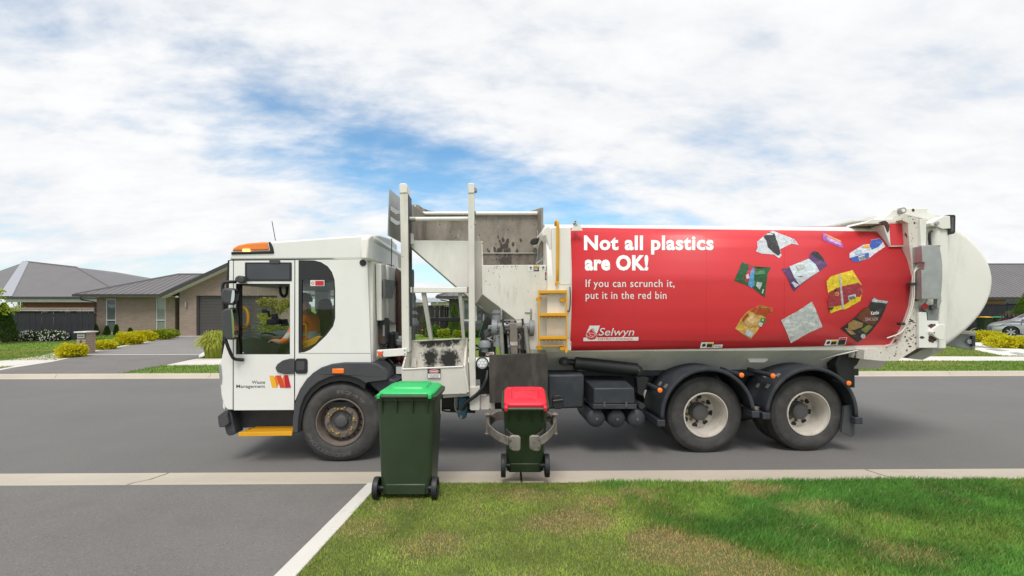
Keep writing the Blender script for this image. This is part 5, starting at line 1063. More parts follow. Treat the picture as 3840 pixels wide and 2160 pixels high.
# valve block on the left of the arm
vb = sub('valve_block'); cb_ = pr('control_box', 'J', [(70, 1040), (140, 985), (160, 890), (380, 870), (380, 1150), (75, 1150)], .1, .4, M_blackst, vb, bevel=.012); nb = pr('name_plate', 'J', [(200, 1066), (350, 1062), (352, 1125), (202, 1130)], .095, .099, M_signw, cb_); flat_text('lettering', 'BUCHER', 'J', 216, 332, 1098, 24, .093, M_signr, nb, .02); flat_text('lettering', 'MUNICIPAL', 'J', 240, 320, 1118, 12, .093, M_signr, nb)
pr('valve', 'J', [(160, 690), (240, 640), (350, 660), (340, 860), (185, 850)], .15, .35, M_hub, vb, bevel=.01); pr('valve', 'J', [(245, 580), (330, 570), (340, 660), (230, 660)], .12, .3, M_grey, vb, bevel=.015); tube('filter', [q(415, 750, .1), q(420, 960, .1)], .06, M_grey, vb, 14)
tube('hose', [q(220, 800, .13), q(280, 840, .12), q(380, 880, .12)], .015, M_steel, vb, 8, 1); tube('hose', [q(310, 660, .13), q(280, 740, .11), q(215, 800, .12)], .01, M_blackst, vb, 6, 1); tube('hose', [q(390, 680, .1), q(340, 780, .1), q(260, 810, .12)], .01, M_steel, vb, 6, 1)
lathe('beacon_knob', [(0, .06), (.06, .05), (.08, .02), (.08, -.03), (.05, -.04), (.05, -.09)], q(180, 930, .1), M_grey, vb, 14, 'w')
wl = sub('work_light'); c = q(137, 1268, -.02); lathe('housing', [(0, .09), (.06, .09), (.078, .03), (.08, 0), (.07, -.004), (.066, .006)], c, M_blackpl, wl, 24); lathe('lens', [(0, .0), (.05, .002), (.067, .008)], c, mat('clear_led_lens', (.62, .64, .66), .2, var=.1, vs=30, coat=.6), wl, 24)
for i in range(7): a = i * math.pi / 3; cc = c + (Vector((.038 * math.cos(a), -.002, .038 * math.sin(a))) if i < 6 else Vector((0, -.002, 0))); lathe('led', [(0, -.002), (.013, -.001), (.015, .003)], cc, M_txt, wl, 12)
# hoses, pump and base of the lifter
lb = sub('lifter_base'); q = lambda x, y, v: L3(*z1('P', x, y), v)
for i in range(3): tube('hydraulic_hose', [q(1165 + i * 10, 1250, -.02 + i * .03), q(1210 + i * 14, 1165, -.03 + i * .03), q(1330 + i * 8, 1085, -.05 + i * .03), q(1420 + i * 10, 990, -.06 + i * .03), q(1465 + i * 8, 880, -.06 + i * .03), q(1475 + i * 6, 790, .0 + i * .03)], .019, M_blackpl, lb, 8, 2)
pr('base_post', 'P', [(1262, 980), (1385, 978), (1388, 1230), (1375, 1258), (1280, 1258), (1264, 1240)], .0, .14, M_dirty, lb, bevel=.006); pr('base_block', 'P', [(1390, 1095), (1560, 1092), (1562, 1246), (1390, 1250)], .03, .3, M_rusty, lb, bevel=.006); pr('base_rail', 'P', [(950, 1080), (1262, 1040), (1262, 1085), (950, 1110)], .05, .2, M_cream, lb)
pr('pump', 'P', [(1130, 1110), (1235, 1100), (1240, 1260), (1225, 1350), (1180, 1370), (1130, 1350), (1115, 1290), (1128, 1250)], .12, .35, M_teal, lb, bevel=.025); cylv('pump_shaft', *z1('P', 1163, 1337), 3.6, .09, .13, M_steel, lb)
tube('pipe', [q(1095, 1070, .1), q(1090, 1220, .1), q(1110, 1270, .1), q(1150, 1270, .12)], .013, M_steel, lb, 8, 1); tube('pipe', [q(1120, 1090, .14), q(1108, 1200, .14), q(1110, 1230, .14)], .013, M_steel, lb, 8, 1); tube('cable', [q(900, 1240, .3), q(980, 1268, .3), q(1080, 1270, .3)], .012, M_blackst, lb, 6, 1)
pr('under_box', 'P', [(905, 1105), (1600, 1080), (1600, 1180), (1330, 1200), (1330, 1290), (1040, 1280), (1020, 1215), (905, 1215)], .35, .9, M_blackst, lb); pr('side_box', 'P', [(1335, 740), (1520, 740), (1520, 1070), (1335, 1080)], .2, .7, M_blackst, lb, bevel=.01); pr('valve_plate', 'P', [(1336, 893), (1385, 893), (1388, 972), (1336, 975)], .19, .2, M_signw, lb)
pr('dark_linkage', 'P', [(1228, 405), (1390, 510), (1385, 530), (1225, 430)], .5, .56, M_blackst, lb); pr('dark_linkage', 'P', [(1245, 540), (1385, 530), (1385, 545), (1245, 560)], .5, .56, M_blackst, lb)

# --- ladder and handrail
ld = sub('ladder'); 
for x0_, x1_ in ((1158, 1180), (1655, 1678)): pr('stile', 'J', rect(x0_, -60, x1_, 1010 if x0_ < 1200 else 1050), -.06, -.02, M_yel, ld, bevel=.003)
for yy in (-50, 362, 782): 
    pts = [(1178, yy), (1658, yy - 4), (1658, yy + 44)]
    for i in range(24): pts.append((1658 - i * 20, yy + (48 if i % 2 else 40)))
    pts.append((1178, yy + 48)); pr('rung', 'J', pts, -.065, -.05, M_yel, ld); pr('rung_tread', 'J', [(1178, yy - 3), (1658, yy - 7), (1658, yy + 2), (1178, yy + 4)], -.05, .06, M_yel, ld); pr('rung_tread', 'J', [(1180, yy + 48), (1655, yy + 48), (1655, yy + 80), (1180, yy + 84)], .02, .03, M_yel, ld)
    for i in range(6): pr('grip_tooth', 'J', circ(1215 + i * 77, yy + 84, 17, 10), .017, .021, M_cream, ld)
pr('rung', 'J', [(1125, 950), (1640, 940), (1640, 955), (1125, 962)], -.03, .05, M_yel, ld)
for x0_, y0_ in ((1120, 60), (1545, 80), (1125, 955), (1545, 960)): pr('mounting_bracket', 'J', rrect(x0_, y0_, x0_ + 95, y0_ + 75, 30), -.02, .06, M_yel, ld, bevel=.004)
pr('ladder_foot', 'J', [(1635, 1000), (1680, 1000), (1690, 1050), (1655, 1090), (1635, 1050)], -.07, -.02, M_yel, ld)
tube('handrail', [L3(*z1('B', x, y), v) for x, y, v in ((2072, 575, .04), (2076, 535, .0), (2085, 528, -.02), (2094, 540, -.03), (2098, 640, -.03), (2092, 1150, -.03), (2088, 1175, .02))], .019, M_yel, TR, 10, 1); cylv('rail_foot', *z1('B', 2088, 1172), 4.6, -.04, .05, M_yel, TR)
# warning stickers
def sticker(k, x, y, w, h, v, head, lines=3):
    s = sub('warning_sticker', hp); decal('sticker_body', k, rect(x, y, x + w, y + h), v, M_signk, s); decal('sticker_head', k, rect(x, y, x + w, y + h * .26), v - .002, head, s)
    for i in range(lines): yy = y + h * (.38 + .5 * i / max(1, lines)); decal('sticker_line', k, rect(x + w * .08, yy, x + w * (.92 - .2 * (i % 2)), yy + h * .06), v - .002, M_signw, s)
    return s
def pictogram(k, x, y, s, v, m, parent, seed):
    r2 = random.Random(seed); parts = [[(0, -.9), (.22, -.9), (.22, -.65), (0, -.65)], [(-.3, -.6), (.25, -.6), (.15, .1), (-.15, .1)], [(-.15, .1), (.05, .1), (-.3, .8), (-.5, .75)], [(.0, .1), (.2, .1), (.6, .55), (.45, .7)], [(.2, -.6), (.7, -.2), (.6, -.05), (.15, -.4)], [(-.3, -.6), (-.75, -.35), (-.7, -.2), (-.25, -.4)]]
    for p_ in parts: decal('pictogram', k, [(x + a * s, y + b * s) for a, b in p_], v, m, parent)
for k, x, y, w, h, hd, v in (('J', 1402, 500, 106, 98, M_signy, .097), ('J', 1402, 642, 106, 98, M_signy, .097)):
    s = sticker(k, x, y, w, h, v, hd, 4); pictogram(k, x - 62, y + 50, 42, v, M_signk, s, 1)
for x, y, w, h, hd in ((1842, 990, 57, 60, M_signy), (1971, 988, 60, 57, M_signy), (1962, 1058, 69, 84, M_signr)):
    s = sticker('B', x, y, w, h, .097, hd, 4)
    if hd is M_signy: decal('sticker_ground', 'B', rect(x - 56, y, x - 2, y + h), .098, M_signw, s); pictogram('B', x - 29, y + 30, 24, .096, M_signk, s, 2)

# --- body shell
ZT = [1.02, 1.20, 1.32, 1.42, 1.60, 1.85, 2.10, 2.27, 2.30, 2.45, 2.60, 2.75, 2.86, 2.93, 2.97, 3.00]
VT = [.55, .34, .15, .115, .07, .028, .006, .0, .004, .042, .088, .145, .195, .25, .33, .50]
def vsurf(w): return float(np.interp(w, ZT, VT))
def onbody(px, py, off):
    v = 0.
    for _ in range(12): v = .5 * v + .5 * (vsurf(L3(px, py, v).z) - off)
    return L3(px, py, v)
def shell(u_a, u_b, m, name, parent=TR, grow=0):
    prof = list(zip(ZT, VT)); full = [(v - grow, z + (grow if z > 2 else 0)) for z, v in prof] + [(BW / 2, 3.03 + grow)] + [(BW - v + grow, z + (grow if z > 2 else 0)) for z, v in reversed(prof)]
    V = [(u_a, v, z) for v, z in full] + [(u_b, v, z) for v, z in full]; n = len(full); F = [(i, (i + 1) % n, n + (i + 1) % n, n + i) for i in range(n)] + [list(range(n))[::-1], [n + i for i in range(n)]]
    return mk(name, V, F, m, parent, smooth=22)
uB0 = L3(1376, 700, .05).x; uB1 = L3(2300, 700, 0).x
body = shell(uB0, uB1, M_cream, 'body')
pr('front_bulkhead', 'B', [(1924, 660), (1940, 610), (1965, 580), (2000, 570), (2034, 592), (2038, 985), (2004, 985), (2000, 800), (1968, 690), (1935, 700)], .09, BW - .1, M_cream, TR, bevel=.02)
pr('front_trim', 'B', [(2036, 590), (2225, 592), (2236, 1195), (2135, 1197), (2040, 1150)], .0, .2, M_cream, TR, bevel=.01)
def bodyplate(name, k, pts, off, m, parent, back=.0, sub_=0, thick=True):
    """sheet that follows the curved side of the body"""
    P2 = zp(k, pts); ys = [p[1] for p in P2]; bm = bmesh.new(); vs = [bm.verts.new((x, 0, y)) for x, y in P2]; bm.faces.new(vs)
    if sub_:
        for i in range(1, sub_):
            yy = min(ys) + (max(ys) - min(ys)) * i / sub_; bmesh.ops.bisect_plane(bm, geom=bm.verts[:] + bm.edges[:] + bm.faces[:], plane_co=(0, 0, yy), plane_no=(0, 0, 1))
    for v in bm.verts: v.co = onbody(v.co.x, v.co.z, off)
    bmesh.ops.triangulate(bm, faces=[f for f in bm.faces if len(f.verts) > 4])
    me = bpy.data.meshes.new(name); bm.to_mesh(me); bm.free(); me.materials.append(m); o = bpy.data.objects.new(name, me); COL.objects.link(o); o.parent = parent
    if thick:
        md = o.modifiers.new('t', 'SOLIDIFY'); md.thickness = .002; md.offset = 0
    shade(me, 25); return o
redo = [(72, 100), (2230, 88), (2281, 226), (2411, 223), (2425, 330), (2428, 440), (2424, 560), (2414, 650), (2400, 725), (2380, 800), (2356, 858), (2328, 905), (1270, 930), (68, 948), (78, 720), (82, 520), (80, 330)]
ad = bodyplate('advert_panel', 'D', redo, .006, M_red, TR, sub_=22)
ad2 = pr('advert_panel', 'D', [(2273, 70), (2402, 68), (2409, 219), (2283, 221)], .075, .3, M_red, TR); pr('panel_frame', 'D', [(2229, 80), (2262, 64), (2406, 62), (2413, 226), (2281, 230)], .08, .3, M_cream, TR)
0 and bodyplate('panel_trim', 'D', [(2229, 78), (2266, 72), (2275, 72), (2286, 226), (2412, 224), (2412, 230), (2279, 232)], .022, M_cream, TR)
for s in (1010, 1550): bodyplate('panel_seam', 'D', [(s, 95), (s + 1.6, 95), (s + 1.6 - 4, 925), (s - 4, 925)], .0078, mat('red_seam', (.63, .032, .043), .45), ad, sub_=20)
def body_text(name, s, k, x0, x1, base, cap, m, off, bold=0, shear=0, slope=0, rot=0, parent=None, cuts=0, letters=False, spacing=1.0):
    (ax_, ay_), (bx_, by_) = z1(k, x0, base), z1(k, x1, base); h = ay_ - z1(k, x0, base - cap)[1]; W = bx_ - ax_; c, sn = math.cos(rot), math.sin(rot)
    return put_text(name, s, lambda x, y: onbody(ax_ + x * h * c - y * h * sn, ay_ - x * h * sn - y * h * c - x * h * slope, off), m, parent or ad, bold, shear, fit=W / h, cuts=cuts or (8 if cap > 40 else 3), letters=letters, spacing=spacing)
TO = .0105
body_text('headline', 'Not all plastics', 'D', 166, 1060, 249, 98, M_txt, TO, .036, letters=True, spacing=1.08); body_text('headline', 'are OK!', 'D', 171, 610, 388, 100, M_txt, TO, .046, letters=True, spacing=1.06)
body_text('subtitle', 'If you can scrunch it,', 'D', 177, 790, 508, 54, M_txt, TO, .008, letters=True, spacing=1.08); body_text('subtitle', 'put it in the red bin', 'D', 177, 735, 590, 54, M_txt, TO, .008, letters=True, spacing=1.08)
# council logo
lgo = sub('council_logo', TR)
bp_ = lambda n, k, pts, off, m, par=lgo, s=0: bodyplate(n, k, pts, off, m, par, sub_=s, thick=False)
bp_('logo_flag', 'O', [(222, 91), (387, 89), (340, 215), (165, 215)], .0105, M_txt); bp_('logo_bar', 'O', [(121, 284), (1008, 273), (1003, 332), (117, 341)], .0105, M_txt)
bp_('logo_drop', 'O', [(255, 140), (300, 132), (275, 150), (300, 185), (325, 210), (340, 245), (330, 285), (300, 308), (250, 318), (205, 308), (175, 280), (163, 240), (175, 205), (205, 180)], .0125, M_red)
def bstroke(pts, w, off=.0145):
    P2 = zp('O', pts); V, F = [], []
    for i, (x, y) in enumerate(P2):
        x2, y2 = P2[min(i + 1, len(P2) - 1)]; x1_, y1_ = P2[max(i - 1, 0)]; dx, dy = x2 - x1_, y2 - y1_; l = math.hypot(dx, dy) or 1; V += [onbody(x - dy / l * w, y + dx / l * w, off), onbody(x + dy / l * w, y - dx / l * w, off)]
    for i in range(len(P2) - 1): F.append((2 * i, 2 * i + 1, 2 * i + 3, 2 * i + 2))
    mk('logo_swirl', V, F, M_txt, lgo)
bstroke([(330, 135), (290, 140), (268, 155), (275, 180), (305, 205), (318, 235), (300, 255), (260, 262)], .55); bstroke([(205, 178), (210, 205), (240, 212), (285, 218), (310, 240)], .5); bstroke([(205, 180), (215, 225), (240, 255), (280, 265)], .5); bstroke([(165, 240), (200, 270), (250, 282), (290, 272)], .5); bstroke([(205, 178), (172, 210), (163, 245), (175, 282)], .5); bstroke([(320, 205), (338, 235), (335, 270), (318, 295)], .5)
body_text('logo_name', 'Selwyn', 'O', 362, 938, 250, 128, M_txt, .0125, .004, .25, parent=lgo); body_text('logo_name', 'DISTRICT COUNCIL', 'O', 352, 920, 323, 36, M_red, .0125, 0, .12, parent=lgo)
# printed packets
PC = {}
def pc(n, c, r=.45): return mat('print_' + n, c, r, var=.18, vs=25, layers=[dict(col=tuple(min(1, x * 1.5 + .06) for x in c), sc=11, det=4, st=(1, 1, 2), lo=.54, hi=.62, amt=.55), dict(col=tuple(x * .45 for x in c), sc=13, det=4, st=(2, 1, 1), lo=.55, hi=.66, amt=.6)])
def packet(outline, layers_, colr, nm='packet_picture'):
    o = bp_(nm, 'G', outline, .0105, colr, ad, 8)
    for i, (pts, m) in enumerate(layers_): bp_('packet_detail', 'G', pts, .0122 + .0012 * i, m, o, 5)
    return o
W_, K_, G_, GR = pc('white', (.55, .57, .62)), pc('black', (.03, .028, .032)), pc('green', (.02, .10, .035)), pc('grey', (.42, .44, .46))
packet([(478, 75), (560, 110), (620, 130), (700, 163), (745, 200), (770, 238), (690, 222), (560, 285), (576, 360), (548, 385), (470, 335), (420, 320), (350, 335), (287, 310), (305, 260), (300, 200), (360, 150), (430, 95)], [([(432, 92), (500, 110), (520, 180), (550, 260), (568, 335), (535, 358), (470, 310), (420, 260), (405, 190), (370, 145)], K_), ([(695, 165), (720, 170), (742, 212), (715, 205)], GR)], W_)
packet([(1042, 102), (1065, 103), (1250, 190), (1278, 268), (1255, 268), (1045, 182)], [([(1064, 106), (1250, 190), (1240, 205), (1066, 122)], pc('amber', (.75, .35, .05))), ([(1085, 150), (1110, 145), (1240, 210), (1250, 245), (1200, 225), (1090, 178)], pc('lilac', (.55, .3, .6)))], pc('purple', (.32, .10, .42)))
packet([(1345, 330), (1500, 235), (1580, 225), (1590, 180), (1690, 163), (1725, 205), (1750, 255), (1640, 330), (1570, 385), (1450, 430), (1380, 425), (1345, 380)], [([(1348, 385), (1560, 322), (1572, 380), (1455, 428), (1385, 424)], pc('blue', (.03, .09, .38))), ([(1575, 250), (1590, 183), (1690, 165), (1722, 205), (1670, 260), (1600, 288)], pc('blue', (.03, .09, .38))), ([(1445, 365), (1520, 345), (1532, 392), (1458, 416)], W_), ([(1498, 250), (1560, 228), (1575, 265), (1510, 270)], pc('amber', (.75, .35, .05))), ([(1410, 310), (1480, 290), (1495, 330), (1420, 345)], pc('paleblue', (.35, .45, .6)))], W_)
packet([(575, 505), (640, 500), (885, 392), (905, 330), (940, 305), (990, 315), (1050, 385), (1097, 470), (1000, 540), (790, 690), (720, 765), (690, 720), (640, 600)], [([(665, 480), (885, 392), (960, 455), (1005, 535), (780, 688), (720, 605)], pc('ice', (.55, .62, .68))), ([(915, 335), (940, 308), (990, 318), (1050, 388), (1055, 430), (990, 390)], K_), ([(765, 625), (890, 545), (1000, 535), (800, 670)], W_), ([(688, 665), (710, 650), (775, 690), (730, 722)], W_), ([(690, 680), (700, 672), (718, 700), (708, 712)], pc('blue', (.03, .09, .38))), ([(735, 470), (835, 455), (840, 490), (770, 530)], pc('sage', (.45, .48, .42)))], pc('plum', (.10, .04, .13)))
packet([(128, 430), (200, 455), (265, 480), (320, 508), (460, 492), (420, 560), (410, 640), (388, 830), (345, 800), (240, 715), (40, 640), (85, 530)], [([(195, 470), (240, 475), (285, 520), (250, 610), (275, 670), (215, 660), (160, 650), (165, 570), (205, 520)], pc('crimson', (.45, .03, .05))), ([(235, 520), (262, 490), (270, 560), (262, 620), (275, 690), (235, 722), (195, 690), (215, 600)], pc('sky', (.08, .3, .55))), ([(175, 580), (200, 560), (215, 610), (180, 625)], W_), ([(285, 700), (300, 655), (360, 665), (330, 745)], GR), ([(350, 780), (365, 735), (378, 740), (365, 790)], W_), ([(280, 545), (380, 520), (390, 570), (270, 575)], pc('midgreen', (.06, .22, .08)))], G_)
packet([(1085, 650), (1130, 595), (1240, 560), (1380, 522), (1440, 620), (1480, 680), (1490, 760), (1470, 870), (1300, 965), (1240, 970), (1130, 1012), (1112, 950), (1095, 880), (1125, 820), (1100, 770)], [([(1110, 775), (1240, 710), (1445, 665), (1488, 700), (1485, 790), (1465, 825), (1400, 830), (1300, 910), (1200, 930), (1112, 940), (1095, 880), (1125, 820)], pc('maroon', (.33, .03, .05))), ([(1225, 570), (1245, 565), (1285, 960), (1262, 968)], GR), ([(1325, 815), (1412, 792), (1420, 825), (1340, 870)], W_), ([(1178, 740), (1205, 720), (1200, 760), (1182, 770)], K_), (circ(1203, 793, 24, 14), pc('amber', (.75, .35, .05))), (circ(1203, 793, 15, 12), pc('maroon', (.33, .03, .05))), ([(1112, 945), (1170, 940), (1160, 965), (1115, 972)], K_)], pc('yellow', (.72, .52, .02)))
packet([(1242, 1182), (1330, 1120), (1390, 1070), (1500, 960), (1560, 935), (1592, 870), (1625, 828), (1660, 855), (1788, 872), (1740, 990), (1690, 1090), (1600, 1210), (1540, 1270), (1435, 1345), (1350, 1270)], [([(1595, 868), (1625, 832), (1660, 857), (1785, 874), (1770, 900), (1600, 880)], GR), ([(1500, 965), (1560, 940), (1590, 1000), (1680, 1060), (1640, 1130), (1540, 1130), (1420, 1060)], pc('rust', (.16, .05, .025))), ([(1330, 1125), (1390, 1085), (1500, 1120), (1490, 1165), (1400, 1200), (1330, 1190)], pc('tan', (.30, .19, .08))), ([(1475, 1195), (1570, 1135), (1605, 1165), (1530, 1240)], pc('moss', (.20, .19, .05))), ([(1290, 1180), (1350, 1180), (1420, 1250), (1360, 1255)], pc('tan', (.30, .19, .08))), (circ(1500, 1270, 28, 16), GR)], K_)
packet([(570, 1088), (760, 985), (918, 878), (960, 960), (1040, 1165), (880, 1235), (680, 1350), (640, 1240)], [], pc('tissue', (.50, .53, .53)))
packet([(52, 1185), (110, 1080), (180, 995), (230, 970), (300, 930), (348, 920), (335, 960), (395, 965), (472, 948), (470, 985), (385, 1050), (395, 1060), (300, 1215), (225, 1305), (170, 1270)], [([(215, 985), (300, 932), (345, 925), (330, 965), (395, 968), (470, 952), (465, 985), (385, 1048), (300, 1020)], pc('brick', (.42, .07, .02))), (circ(235, 1095, 82, 20, 70), pc('noodle', (.62, .38, .16))), (circ(240, 1085, 50, 16, 40), pc('noodle2', (.72, .50, .22))), ([(345, 1060), (400, 1065), (385, 1130), (330, 1115)], pc('leaf', (.04, .22, .03))), ([(180, 1190), (265, 1225), (235, 1290), (160, 1250)], W_), ([(130, 1070), (190, 1010), (210, 1030), (140, 1110)], pc('brick', (.42, .07, .02))), ([(325, 1105), (370, 1125), (345, 1165), (310, 1145)], W_)], pc('mustard', (.60, .36, .08)))
pm = body_text
body_text('packet_lettering', 'Kettle', 'G', 1590, 1680, 1030, 42, M_txt, .022, .02, .1, rot=.12); body_text('packet_lettering', 'CHICKEN', 'G', 1525, 1670, 1100, 38, GR, .022, 0, .2, rot=.05); body_text('packet_lettering', 'CHICKEN', 'G', 255, 320, 1015, 16, M_dtxt, .022, 0, 0, rot=-.45); body_text('packet_lettering', '2', 'G', 352, 375, 1098, 26, M_txt, .022, .02); body_text('packet_lettering', 'S', 'G', 1197, 1210, 801, 16, pc('amber', (.75, .35, .05)), .022, .02)
for x0_, (ux, uy), n in ((None, (1455, 372), 8), (None, (1335, 825), 8)):
    for i in range(n): bp_('barcode', 'G', [(ux + i * 9, uy - i * 2.4), (ux + i * 9 + 4, uy - i * 2.4 - 1), (ux + i * 9 + 16, uy - i * 2.4 + 34), (ux + i * 9 + 12, uy - i * 2.4 + 35)], .0185, K_, ad)
# stickers low on the panel
for pts, k2 in (([(975, 890), (1061, 888), (1053, 928), (966, 930)], 1), ([(1062, 907), (1124, 905), (1118, 926), (1057, 929)], 0), ([(1837, 873), (1920, 871), (1908, 910), (1823, 912)], 1), ([(1926, 858), (1982, 855), (1967, 908), (1911, 912)], 2)):
    s = bp_('warning_sticker', 'D', pts, .0105, M_signw, ad)
    (xa, ya), (xb, yb), (xc, yc), (xd, yd) = pts; lp = lambda a, b: (xa + (xb - xa) * a + (xd - xa) * b, ya + (yb - ya) * a + (yd - ya) * b)
    if k2 == 1: bp_('sticker_body', 'D', [lp(.5, .12), lp(.95, .12), lp(.95, .88), lp(.5, .88)], .012, M_signk, s); bp_('sticker_head', 'D', [lp(.5, .1), lp(.95, .1), lp(.95, .32), lp(.5, .32)], .0135, M_signy, s); bp_('pictogram', 'D', [lp(.15, .3), lp(.35, .2), lp(.42, .6), lp(.3, .8), lp(.12, .7)], .012, M_signk, s)
    elif k2 == 2: bp_('sticker_body', 'D', [lp(.06, .3), lp(.94, .3), lp(.94, .94), lp(.06, .94)], .012, M_signk, s); bp_('sticker_head', 'D', [lp(.06, .06), lp(.94, .06), lp(.94, .27), lp(.06, .27)], .012, M_signr, s)
    else: body_text('lettering', 'SAFETY PROP', 'D', 1068, 1112, 921, 8, M_dtxt, .012, .01, parent=s)
lt = pr('lifting_lug', 'D', [(77, 120), (95, 78), (140, 78), (156, 118)], .06, .08, M_cream, TR); cylv('lug_eye', *z1('D', 108, 66), 5.5, .05, .12, M_rusty, lt)
tube('side_cable', [onbody(*z1('D', x, y), .015) for x, y in ((68, 505), (72, 560), (70, 640), (62, 685), (52, 670))], .006, M_blackst, TR, 6, 1)

# --- tailgate
tg = sub('tailgate')
fl = [(2284, 561), (2287.5, 617), (2293, 657), (2293.7, 697), (2289, 770), (2276.5, 828), (2258, 867), (2240, 872), (2175, 880), (2173, 903.5), (2223, 908), (2258, 907), (2304.7, 878), (2311.5, 876), (2312, 752), (2315.5, 618), (2316, 552), (2274, 538.5), (2268, 553)]
pr('flange', None, fl, -.012, .35, M_rusty, tg)
pr('top_plate', None, [(2170, 563), (2195, 553), (2268, 552.5), (2284, 560), (2232, 562)], .08, .5, M_cream, tg)
pr('upright', 'Q', [(865, 280), (972, 282), (964, 733), (872, 733)], -.05, .3, M_cream, tg, bevel=.006)
pr('tail_side', None, [(2311, 552), (2366, 560), (2380, 620), (2380, 872), (2311, 876)], .06, BW - .1, M_cream, tg)
dp_ = [L3(x, y, .135) for x, y in zp('F', [(690, 215), (745, 225), (790, 248), (850, 285), (895, 325), (930, 362), (968, 410), (1000, 462), (1022, 510), (1036, 555), (1044, 600), (1045, 640), (1040, 690), (1030, 735), (1005, 800), (980, 845), (950, 890), (915, 932), (880, 970), (840, 1008), (800, 1040), (750, 1080), (705, 1112), (680, 1120)])]; du, dw = min(p.x for p in dp_), sum(p.z for p in dp_) / len(dp_); dm_r = []
for v, k_ in [(.10, .0)] + [(.10 + .12 * (1 - math.cos(R(t))), 1.035 - .12 * (1 - math.sin(R(t))) / .85) for t in (0, 15, 30, 45, 60, 75, 90)] + [(BW - .25, 1.035), (BW - .15, .96), (BW - .12, .82)]:
    dm_r.append([(du + (p.x - du) * max(k_, .001), v, dw + (p.z - dw) * max(k_, .001)) for p in dp_])
_n = len(dp_); dV = [p for r_ in dm_r for p in r_]; dF = [(i * _n + j, i * _n + (j + 1) % _n, (i + 1) * _n + (j + 1) % _n, (i + 1) * _n + j) for i in range(1, len(dm_r) - 1) for j in range(_n)] + [[_n + j for j in range(_n)], [(len(dm_r) - 1) * _n + j for j in range(_n)]]
dm = mk('dome', dV, dF, M_cream, tg, smooth=60)
sb = pr('side_box', None, [(2319.5, 619), (2363, 619), (2368, 640), (2371, 665), (2371, 700), (2367, 752), (2318.5, 752), (2319, 680), (2326, 680), (2326.5, 660), (2320, 659)], -.15, -.013, M_alu, tg, bevel=.004)
for i in range(2): tube('hydraulic_pipe', [L3(*z1('Q', x, y), -.05 - .02 * i) for x, y in ((925, 1055 + 48 * i), (830 + i * 10, 1058 + 48 * i), (800, 1090 + 40 * i), (765, 1160 + 20 * i), (735 + 28 * i, 1240), (730 + 30 * i, 1449), (735 + 28 * i, 1600), (700 + 28 * i, 1800), (600 + 28 * i, 2080), (540, 2220), (300, 2300))], .008, M_dirty, tg, 8, 1)
for xx, yy in ((750, 1378), (575, 2060)): pr('pipe_clamp', 'Q', rect(xx - 40, yy - 22, xx + 40, yy + 22), -.085, -.02, M_chassis, tg, bevel=.004)
tube('ram', [L3(*z1('Q', 1120, 735), .05), L3(*z1('Q', 1120, 440), .05)], .058, M_cream, tg, 16); tube('ram_rod', [L3(*z1('Q', 1110, 440), .05), L3(*z1('Q', 1105, 370), .05)], .035, M_cream, tg, 12); tube('ram_hose', [L3(*z1('Q', x, y), .0) for x, y in ((1060, 480), (1025, 500), (1018, 600), (1030, 720))], .016, M_blackpl, tg, 8, 1)
pr('rear_post', 'F', [(652, 235), (718, 245), (716, 600), (712, 900), (700, 1140), (640, 1142), (648, 900), (664, 600)], .0, .2, M_cream, tg, bevel=.01)
bk2 = pr('top_bracket', 'Q', [(1035, 345), (1260, 222), (1375, 225), (1385, 440), (1240, 450), (1140, 400), (1050, 395)], -.03, .12, M_cream, tg, bevel=.008); cylv('pin', *z1('Q', 1165, 350), 5.2, -.06, -.02, M_alu, bk2)
lbx = pr('light_frame', 'Q', [(1350, 205), (1450, 205), (1468, 225), (1462, 500), (1445, 525), (1352, 545)], -.02, .12, M_blackpl, tg, bevel=.004); pr('light_lens', 'Q', [(1395, 250), (1435, 250), (1430, 480), (1390, 500)], -.024, -.018, M_hub, lbx)
pr('hinge_beam', 'Q', [(205, 300), (255, 255), (340, 185), (395, 112), (500, 105), (700, 96), (990, 95), (990, 150), (1100, 190), (1240, 225), (1060, 330), (1000, 330), (970, 283), (590, 196), (560, 290)], .14, .34, M_cream, tg, bevel=.008)
pr('roof_hump', 'Q', [(-250, 285), (100, 225), (250, 210), (400, 150), (400, 300), (-250, 310)], .9, 1.5, M_cream, tg)
for (xx, yy, r_) in ((585, 130, 8), (660, 288, 5.5)): cylv('hinge_pin', *z1('Q', xx, yy), r_, .0 if yy > 200 else .08, .3, M_steel, tg, 20); cylv('pin_cap', *z1('Q', xx, yy), r_ * .6, -.01 if yy > 200 else .07, .1, M_cream, tg, 16)
rs = random.Random(5)
def blotch(k, xx, yy, sx, sy, v, nm='rust_patch', n=18): 
    pr(nm, k, [(xx + sx * rs.uniform(.65, 1.05) * math.cos(t), yy + sy * rs.uniform(.65, 1.05) * math.sin(t)) for t in np.linspace(0, 2 * math.pi, n + 1)[:n]], v - .002, v - .0003, mat('rust_primer', (.075, .04, .035), .8, var=.2), tg)
pr('rust_patch', 'Q', [(165, 335), (230, 310), (275, 305), (310, 330), (340, 380), (335, 480), (315, 500), (290, 440), (265, 380), (210, 355)], .07, .078, mat('rust_primer', (.075, .04, .035), .8, var=.2), tg)
blotch('Q', 745, 128, 28, 32, .139); blotch('Q', 770, 345, 18, 25, -.0125)
lp_ = pr('lower_plate', 'R', [(1150, 470), (1172, 442), (1268, 448), (1278, 572), (1450, 576), (1448, 700), (1435, 985), (1150, 985)], -.055, -.013, M_white, tg, bevel=.006)
blotch('R', 1360, 655, 80, 38, -.055, n=26); blotch('R', 1350, 850, 66, 66, -.055, n=26); blotch('R', 1200, 825, 40, 26, -.055)
